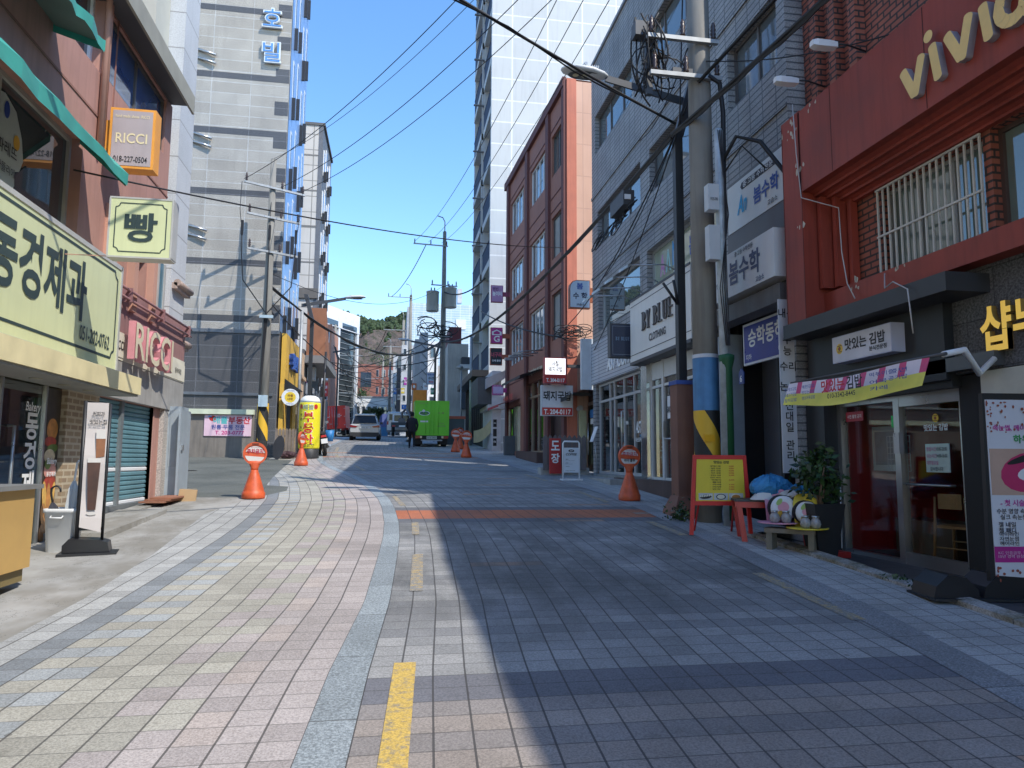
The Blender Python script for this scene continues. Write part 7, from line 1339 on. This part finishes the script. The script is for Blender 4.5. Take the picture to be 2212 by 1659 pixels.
def boxtruck(lab,x,y,z,c,rz,tilt,plate,marks,hw=.9,h=1.9,zb=.62,side=None):
    m=M(c,.4,0,.06,1.2);dk=M((.04,.04,.042),.7);o=T('box_truck',lab,'truck',(0,0,0));b=MB().box(-hw,hw,0,3.1,zb,zb+h).build('cargo_box',side or m,o)
    mb=MB();mb.box(-hw+.03,-.02,-.02,-.002,zb+.05,zb+h-.05);mb.build('rear_door',m,o);mb=MB();mb.box(.02,hw-.03,-.02,-.002,zb+.05,zb+h-.05);mb.build('rear_door',m,o)
    mb=MB()
    for q in ((-hw,-hw+.04,zb,zb+h),(hw-.04,hw,zb,zb+h),(-hw,hw,zb+h-.05,zb+h+.02),(-hw,hw,zb-.02,zb+.05)): mb.box(q[0],q[1],-.035,.0,q[2],q[3])
    mb.build('door_frame',m,o);mb=MB()
    for u in (-.32,-.1,.1,.32): mb.tube([(u,-.05,zb+.08),(u,-.05,zb+h-.08)],.014,6)
    for u in (-.32,.1): mb.box(u,u+.22,-.07,-.04,zb+.35,zb+.4)
    for u in (-hw+.05,hw-.12):
        for z_ in (.25,.95,1.6): mb.box(u,u+.1,-.045,-.02,zb+z_,zb+z_+.05)
    mb.build('lock_bar',STEEL if c[1]<.2 else m,o)
    mb=MB();mb.box(-hw*.95,hw*.95,.05,.25,zb-.2,zb-.02);mb.box(-.5,.5,.5,4.6,zb-.25,zb-.1);mb.build('chassis',dk,o);mb=MB();mb.box(-.55,.55,.0,.1,zb-.3,zb-.24);mb.build('step_bar',M((.4,.42,.43),.5),o)
    for s_ in (-1,1):
        mb=MB();mb.box(min(s_*.5,s_*.85),max(s_*.5,s_*.85),-.03,.05,zb-.17,zb-.04);t=mb.build('tail_light',M((.35,.03,.02),.3),o);mb=MB();mb.box(min(s_*.5,s_*.6),max(s_*.5,s_*.6),-.035,-.028,zb-.16,zb-.05);mb.build('reverse_lamp',M((.7,.6,.4),.3),t)
        mb=MB();mb.box(min(s_*.45,s_*.85),max(s_*.45,s_*.85),.55,.6,.12,zb-.2);mb.build('mud_flap',dk,o)
        for yy in (.95,3.9): wheel(o,s_*.68,yy,.3,.3)
    mb=MB();mb.box(-.26,.26,-.02,.04,zb-.2,zb-.06);p_=mb.build('number_plate',M((.5,.55,.5),.5),o);text([(plate,0,zb-.13,.44,.08,0,.01)],rd(FF(-.02),1),.004,'plate_lettering',TXK,p_)
    mb=MB();mb.ring([[(-.8,yy,z0_),(.8,yy,z0_),(.8,yy,z1_),(-.8,yy,z1_)] for yy,z0_,z1_ in ((3.2,.45,1.85),(4.3,.4,1.85),(4.75,.4,1.2),(4.85,.45,1.1))],0,False);cb=mb.build('cab',M(c,.3,0,.04) if c[1]<.2 else WHT,o);mb=MB();mb.box(-.7,.7,3.17,3.21,1.25,1.75);mb.build('cab_window',CG,cb)
    marks(o,zb,h);o.location=(x,y,z);o.rotation_euler=(math.radians(3),tilt,rz);return o
def mg(o,zb,h):
    f=rd(FF(0),1);mb=MB();blob(mb,-.4,zb+1.12,.28,.12,f,.024,0);blob(mb,-.4,zb+1.12,.24,.09,f,.026,1);blob(mb,-.44,zb+1.24,.07,.07,f,.027,2);mb.build('oval_emblem',[WHT,M((.02,.18,.08)),WHT],o);text([('GreenSave',-.4,zb+1.12,.36,.06,0,.02),('산지 직배송',-.45,zb+1.75,.42,.07,0,.02),('싱싱한 채소 과일',-.45,zb+1.63,.45,.06,0,.02),('대표전화',.48,zb+.6,.3,.07,0,.02),('1833-9189',.48,zb+.47,.45,.08,0,.02),('채 움',.45,zb+1.15,.35,.09,0,.02)],f,.028,'lettering',[M((.25,.32,.1))],o);mb=MB();mb.box(-.6,-.2,-.024,-.02,zb+.66,zb+.74);mb.build('sticker_strip',WHT,o)
x,y,z=gz(932,966);boxtruck('bright lime green box truck parked on the right behind the walking person',x,y,z,(.15,.62,.02),0,0,'81누 2423',mg,.88,1.75,.62)
def mr(o,zb,h): text([('DELIVERY',-.5,zb+.95,.42,.07,0,.02),('대표\n1577-1234\n택배',.45,zb+1.05,.42,.3,0,.015)],rd(FF(0),1),.024,'lettering',TXW,o)
boxtruck('red box truck leaning toward the left at the roadside beyond the motorbike',PY(722,940,61).x,61,PY(722,942,61).z,(.72,.045,.03),-.06,math.radians(-3.5),'부산 82',mr,.97,1.85,.62)
# crane pick-up seen from behind
x_=PY(868,940,60);o=T('flatbed_truck','dark flatbed truck with a small crane and white cab parked beside the lime truck','truck',(0,0,0));dk=M((.04,.045,.05),.6)
mb=MB();mb.box(-.9,.9,0,3.2,.75,.95);mb.box(-.9,.9,-.03,.0,.6,1.0);mb.build('bed',dk,o);mb=MB();mb.box(-.8,.8,3.4,4.8,.5,1.9);cb=mb.build('cab',WHT,o);mb=MB();mb.box(-.65,.65,3.37,3.41,1.3,1.8);mb.build('cab_window',CG,cb);mb=MB();mb.tube([(0,2.9,.95),(0,2.9,2.0),(.35,2.6,2.3),(.7,1.2,1.5),(.5,.8,1.2)],[.12,.1,.09,.07,.05],8);mb.box(-.3,.3,2.7,3.1,.95,1.5);mb.build('crane_arm',M((.12,.12,.13),.5),o);mb=MB();mb.box(-.25,.25,-.05,-.03,.62,.75);mb.build('number_plate',WHT,o)
for s_ in (-1,1):
    box('tail_light',RED,o,min(s_*.55,s_*.8),max(s_*.55,s_*.8),-.05,-.03,.65,.75)
    for yy in (.8,4.0): wheel(o,s_*.72,yy,.36,.28)
o.location=(x_.x,60,H(60)+.25)
o=T('white_van','white van parked just beyond the flatbed truck','van',(x_.x-.25,66,H(66)));mb=MB();X_=x_.x-.4;Z_=H(66)+.3;mb.ring([[(X_-w_,yy,Z_+.3),(X_-w_,yy,Z_+1.0),(X_-w_*.88,yy,Z_+zt),(X_+w_*.88,yy,Z_+zt),(X_+w_,yy,Z_+1.0),(X_+w_,yy,Z_+.3)] for yy,w_,zt in ((66,.88,1.85),(66.3,.93,2.0),(70,.93,1.95),(71,.88,1.2))],0,True);mb.build('body',CARW,o);box('rear_window',CG,o,X_-.7,X_+.7,65.97,66.1,Z_+1.2,Z_+1.75);box('tail_light',RED,o,X_-.88,X_-.75,65.97,66.1,Z_+.8,Z_+1.1)
# motorbike
x,y,z=gz(702,985);o=T('motor_scooter','dark scooter parked nose away on the left pavement behind the yellow balloon sign','motorbike',(0,0,0));DM=M((.02,.02,.023),.35)
for yy in (.0,1.3):
    mb=MB();mb.ring([[(q,yy+r*math.cos(a),.3+r*math.sin(a)) for a in [2*math.pi*k/20 for k in range(20)]] for q,r in ((-.06,.24),(-.05,.3),(.05,.3),(.06,.24))]);w=mb.build('wheel',TYR,o);mb=MB();mb.ring([[(q,yy+r*math.cos(a),.3+r*math.sin(a)) for a in [2*math.pi*k/12 for k in range(12)]] for q,r in ((-.065,.15),(.065,.15))]);mb.build('rim',STEEL,w)
mb=MB();mb.ring([[(-w_,yy,zb),(-w_*1.1,yy,(zb+zt)/2),(-w_*.6,yy,zt),(w_*.6,yy,zt),(w_*1.1,yy,(zb+zt)/2),(w_,yy,zb)] for yy,w_,zb,zt in ((-.2,.08,.62,.8),(0,.17,.5,.86),(.35,.2,.3,.85),(.7,.18,.25,.5),(1.0,.17,.3,.55),(1.15,.2,.35,1.0),(1.25,.1,.5,1.05))]);mb.build('body',DM,o);mb=MB();mb.ring([[(-w_,yy,zb),(w_,yy,zb),(w_*.8,yy,zt),(-w_*.8,yy,zt)] for yy,w_,zb,zt in ((-.15,.1,.84,.9),(.1,.15,.85,.95),(.55,.14,.84,.92))]);mb.build('seat',M((.03,.03,.03),.8),o);mb=MB();mb.tube([(-.35,1.0,1.12),(-.1,1.1,1.08),(.1,1.1,1.08),(.35,1.0,1.12)],.018,6);mb.tube([(0,1.1,1.05),(0,1.15,.8)],.03,6);mb.build('handlebar',DM,o)
for s_ in (-1,1): mb=MB();mb.tube([(s_*.3,1.02,1.12),(s_*.38,1.02,1.28)],.01,5);mb.box(s_*.4-.06,s_*.4+.06,1.0,1.02,1.26,1.36);mb.build('mirror',STEEL,o)
box('number_plate',WHT,o,-.12,.12,-.3,-.28,.48,.66);box('tail_light',RED,o,-.1,.1,-.24,-.2,.72,.8);mb=MB();mb.tube([(.16,.1,.32),(.18,-.3,.4)],.05,8);mb.build('exhaust',STEEL,o);o.location=(x,y,z);o.rotation_euler=(0,math.radians(-9),.25)
o=T('blue_water_barrel','low blue plastic tub beside the scooter','tub',(PY(713,950,44).x,44,H(44)));p=PY(712,950,44);mb=MB();mb.lathe([(.2,0),(.26,.65),(.24,.65)],(p.x,44,H(44)),12);mb.build('tub_body',M((.03,.2,.5),.5),o)
p=PY(830,935,75);o=T('inflatable_sign','small blue arched inflatable sign standing far up the street','inflatable sign',(p.x,75,H(75)));mb=MB();mb.prism([(p.x-.5,H(75)+.9),(p.x+.5,H(75)+.9)]+[(p.x+.5*math.cos(t),H(75)+1.7+.6*math.sin(t)) for t in [math.pi*k/8 for k in range(9)]],FF(75),-.2,0);mb.build('arch_panel',M((.1,.13,.32),.6),o);box('base',M((.06,.22,.4)),o,p.x-.35,p.x+.35,74.9,75.3,H(75),H(75)+.9)
# far trees
def tree(lab,px,py0,py1,Y_,r,seed,sq=1):
    a=PY(px,py0,Y_);zb=max(H(Y_),3);q=random.Random(seed);o=T('pine_tree',lab,'tree',(a.x,Y_,zb),'dark pines in front of the white buildings');mb=MB();mb.tube([(a.x,Y_,zb),(a.x+.2,Y_,a.z-r*.6)],[.25,.12],7)
    for k in range(6): t=q.uniform(.5,.95);b=Vector((a.x,Y_,zb+(a.z-zb)*t*.9));mb.tube([b,b+Vector((q.uniform(-1,1)*r*.8,q.uniform(-1,1)*r*.5,r*.3))],[.08,.03],5)
    mb.build('trunk',M((.1,.07,.05),.9),o);mb=MB();cs=[(a.x+q.uniform(-1,1)*r,Y_+q.uniform(-1,1)*r*.7,a.z-r*.7+q.uniform(-.7,.7)*r*.8*sq) for _ in range(13)]
    leaves(mb,lambda rr:[c+rr.gauss(0,r*.17) for c in rr.choice(cs)],1500,.2,3,q);mb.build('crown',[M((.05,.08,.03),.8,0,.3),M((.075,.115,.04),.8,0,.3),M((.03,.055,.022),.8,0,.3)],o)
tree('dark pine tree left of the low white building, nearest the glass office',722,800,890,100,3.2,1);tree('dark pine tree spreading over the roof of the low white building',752,832,890,118,2.8,2,.6);tree('rounded green tree low in front of the low white building',806,882,905,98,1.3,3,.8);tree('lone green tree standing before the brown rock face',806,755,800,200,5,4)
# ================= person =================
def person():
    x,y,z=gz(889,968);o=T('person','person in dark jacket and trousers walking away up the street beside the lime truck','person',(0,0,0))
    J={'pel':(0,0,.94,.15,.12),'sp':(0,.0,1.14,.15,.11),'ch':(0,.02,1.34,.18,.12),'nk':(0,.03,1.47,.065,.06),'h0':(0,.04,1.55,.075,.085),'h1':(0,.05,1.64,.08,.095),'h2':(0,.05,1.71,.055,.065),
       'ls':(-.19,.02,1.38,.075,.075),'le':(-.26,.0,1.13,.055,.055),'lw':(-.2,.1,.95,.04,.04),'lh':(-.18,.14,.9,.035,.045),'rs':(.19,.02,1.38,.075,.075),'re':(.27,-.02,1.12,.055,.055),'rw':(.24,.08,.93,.04,.04),'rh':(.22,.12,.88,.035,.045),
       'll':(-.095,.0,.86,.1,.1),'lk':(-.1,.1,.5,.068,.068),'la':(-.1,.06,.1,.045,.05),'lt':(-.105,.2,.045,.04,.035),'rl':(.095,.0,.86,.1,.1),'rk':(.1,.02,.5,.068,.068),'ra':(.1,-.22,.16,.045,.05),'rt':(.105,-.12,.05,.04,.035)}
    E_=[('pel','sp'),('sp','ch'),('ch','nk'),('nk','h0'),('h0','h1'),('h1','h2'),('ch','ls'),('ls','le'),('le','lw'),('lw','lh'),('ch','rs'),('rs','re'),('re','rw'),('rw','rh'),('pel','ll'),('ll','lk'),('lk','la'),('la','lt'),('pel','rl'),('rl','rk'),('rk','ra'),('ra','rt')]
    K=list(J);me=bpy.data.meshes.new('body');me.from_pydata([J[k][:3] for k in K],[(K.index(a),K.index(b)) for a,b in E_],[]);b=bpy.data.objects.new('body',me);COL.objects.link(b);b.parent=o
    mo=b.modifiers.new('skin','SKIN');mo.use_smooth_shade=True
    for i,k in enumerate(K): me.skin_vertices[0].data[i].radius=(J[k][3],J[k][4]);me.skin_vertices[0].data[i].use_root=(k=='pel')
    b.modifiers.new('sub','SUBSURF').levels=2;b.modifiers['sub'].render_levels=2
    n=ND('dark clothes and skin');zz=n.sep(n.co());sk=n.math('GREATER_THAN',zz[2],1.49);c=n.mix(n.math('GREATER_THAN',zz[2],.93),(.012,.012,.015),(.017,.016,.02));c=n.mix(sk,c,(.3,.17,.11));me.materials.append(n.fin(c,.85))
    mb=MB();mb.ring([[(r*math.cos(a)*.92,.045+r*math.sin(a)*1.05,zq) for a in [2*math.pi*k/16 for k in range(16)]] for r,zq in ((.07,1.53),(.098,1.58),(.108,1.65),(.1,1.71),(.07,1.76),(.02,1.775))]);mb.build('hair',M((.012,.01,.01),.8),o)
    mb=MB();R_=[]
    for zq,a_,b_ in ((.8,.2,.155),(.95,.205,.16),(1.15,.2,.15),(1.32,.215,.15),(1.42,.17,.12),(1.48,.09,.08)): R_.append([(a_*math.cos(t)*(1+.03*math.sin(5*t+zq*9)),.01+b_*math.sin(t),zq) for t in [2*math.pi*k/20 for k in range(20)]])
    mb.ring(R_,0,True,False);mb.build('jacket',M((.016,.016,.02),.85,0,.2,6,.3),o)
    for s_,(dx,dy,dz) in ((-1,(-.105,.05,0)),(1,(.105,-.22,.05))): mb=MB();mb.ring([[(dx+w_*math.cos(t),dy+yy+w_*.3*math.sin(t),dz+.045+h_*math.sin(t)) for t in [2*math.pi*k/10 for k in range(10)]] for yy,w_,h_ in ((-.07,.035,.035),(0,.045,.045),(.12,.048,.035),(.19,.03,.025))]);mb.build('shoe',M((.03,.03,.03),.5),o)
    for s_ in (-1,1):
        for k in range(4): mb=MB();bx=s_*(.19 if s_<0 else .225);mb.tube([(bx+(k-1.5)*.017*1,.13,.885),(bx+(k-1.5)*.018,.15,.85),(bx+(k-1.5)*.016,.14,.815+.005*abs(k-1.5))],[.009,.008,.007],6);mb.build('finger',M((.3,.17,.11),.6),o)
    o.location=(x,y,z);o.scale=(1.02,1.02,1.02)
person()
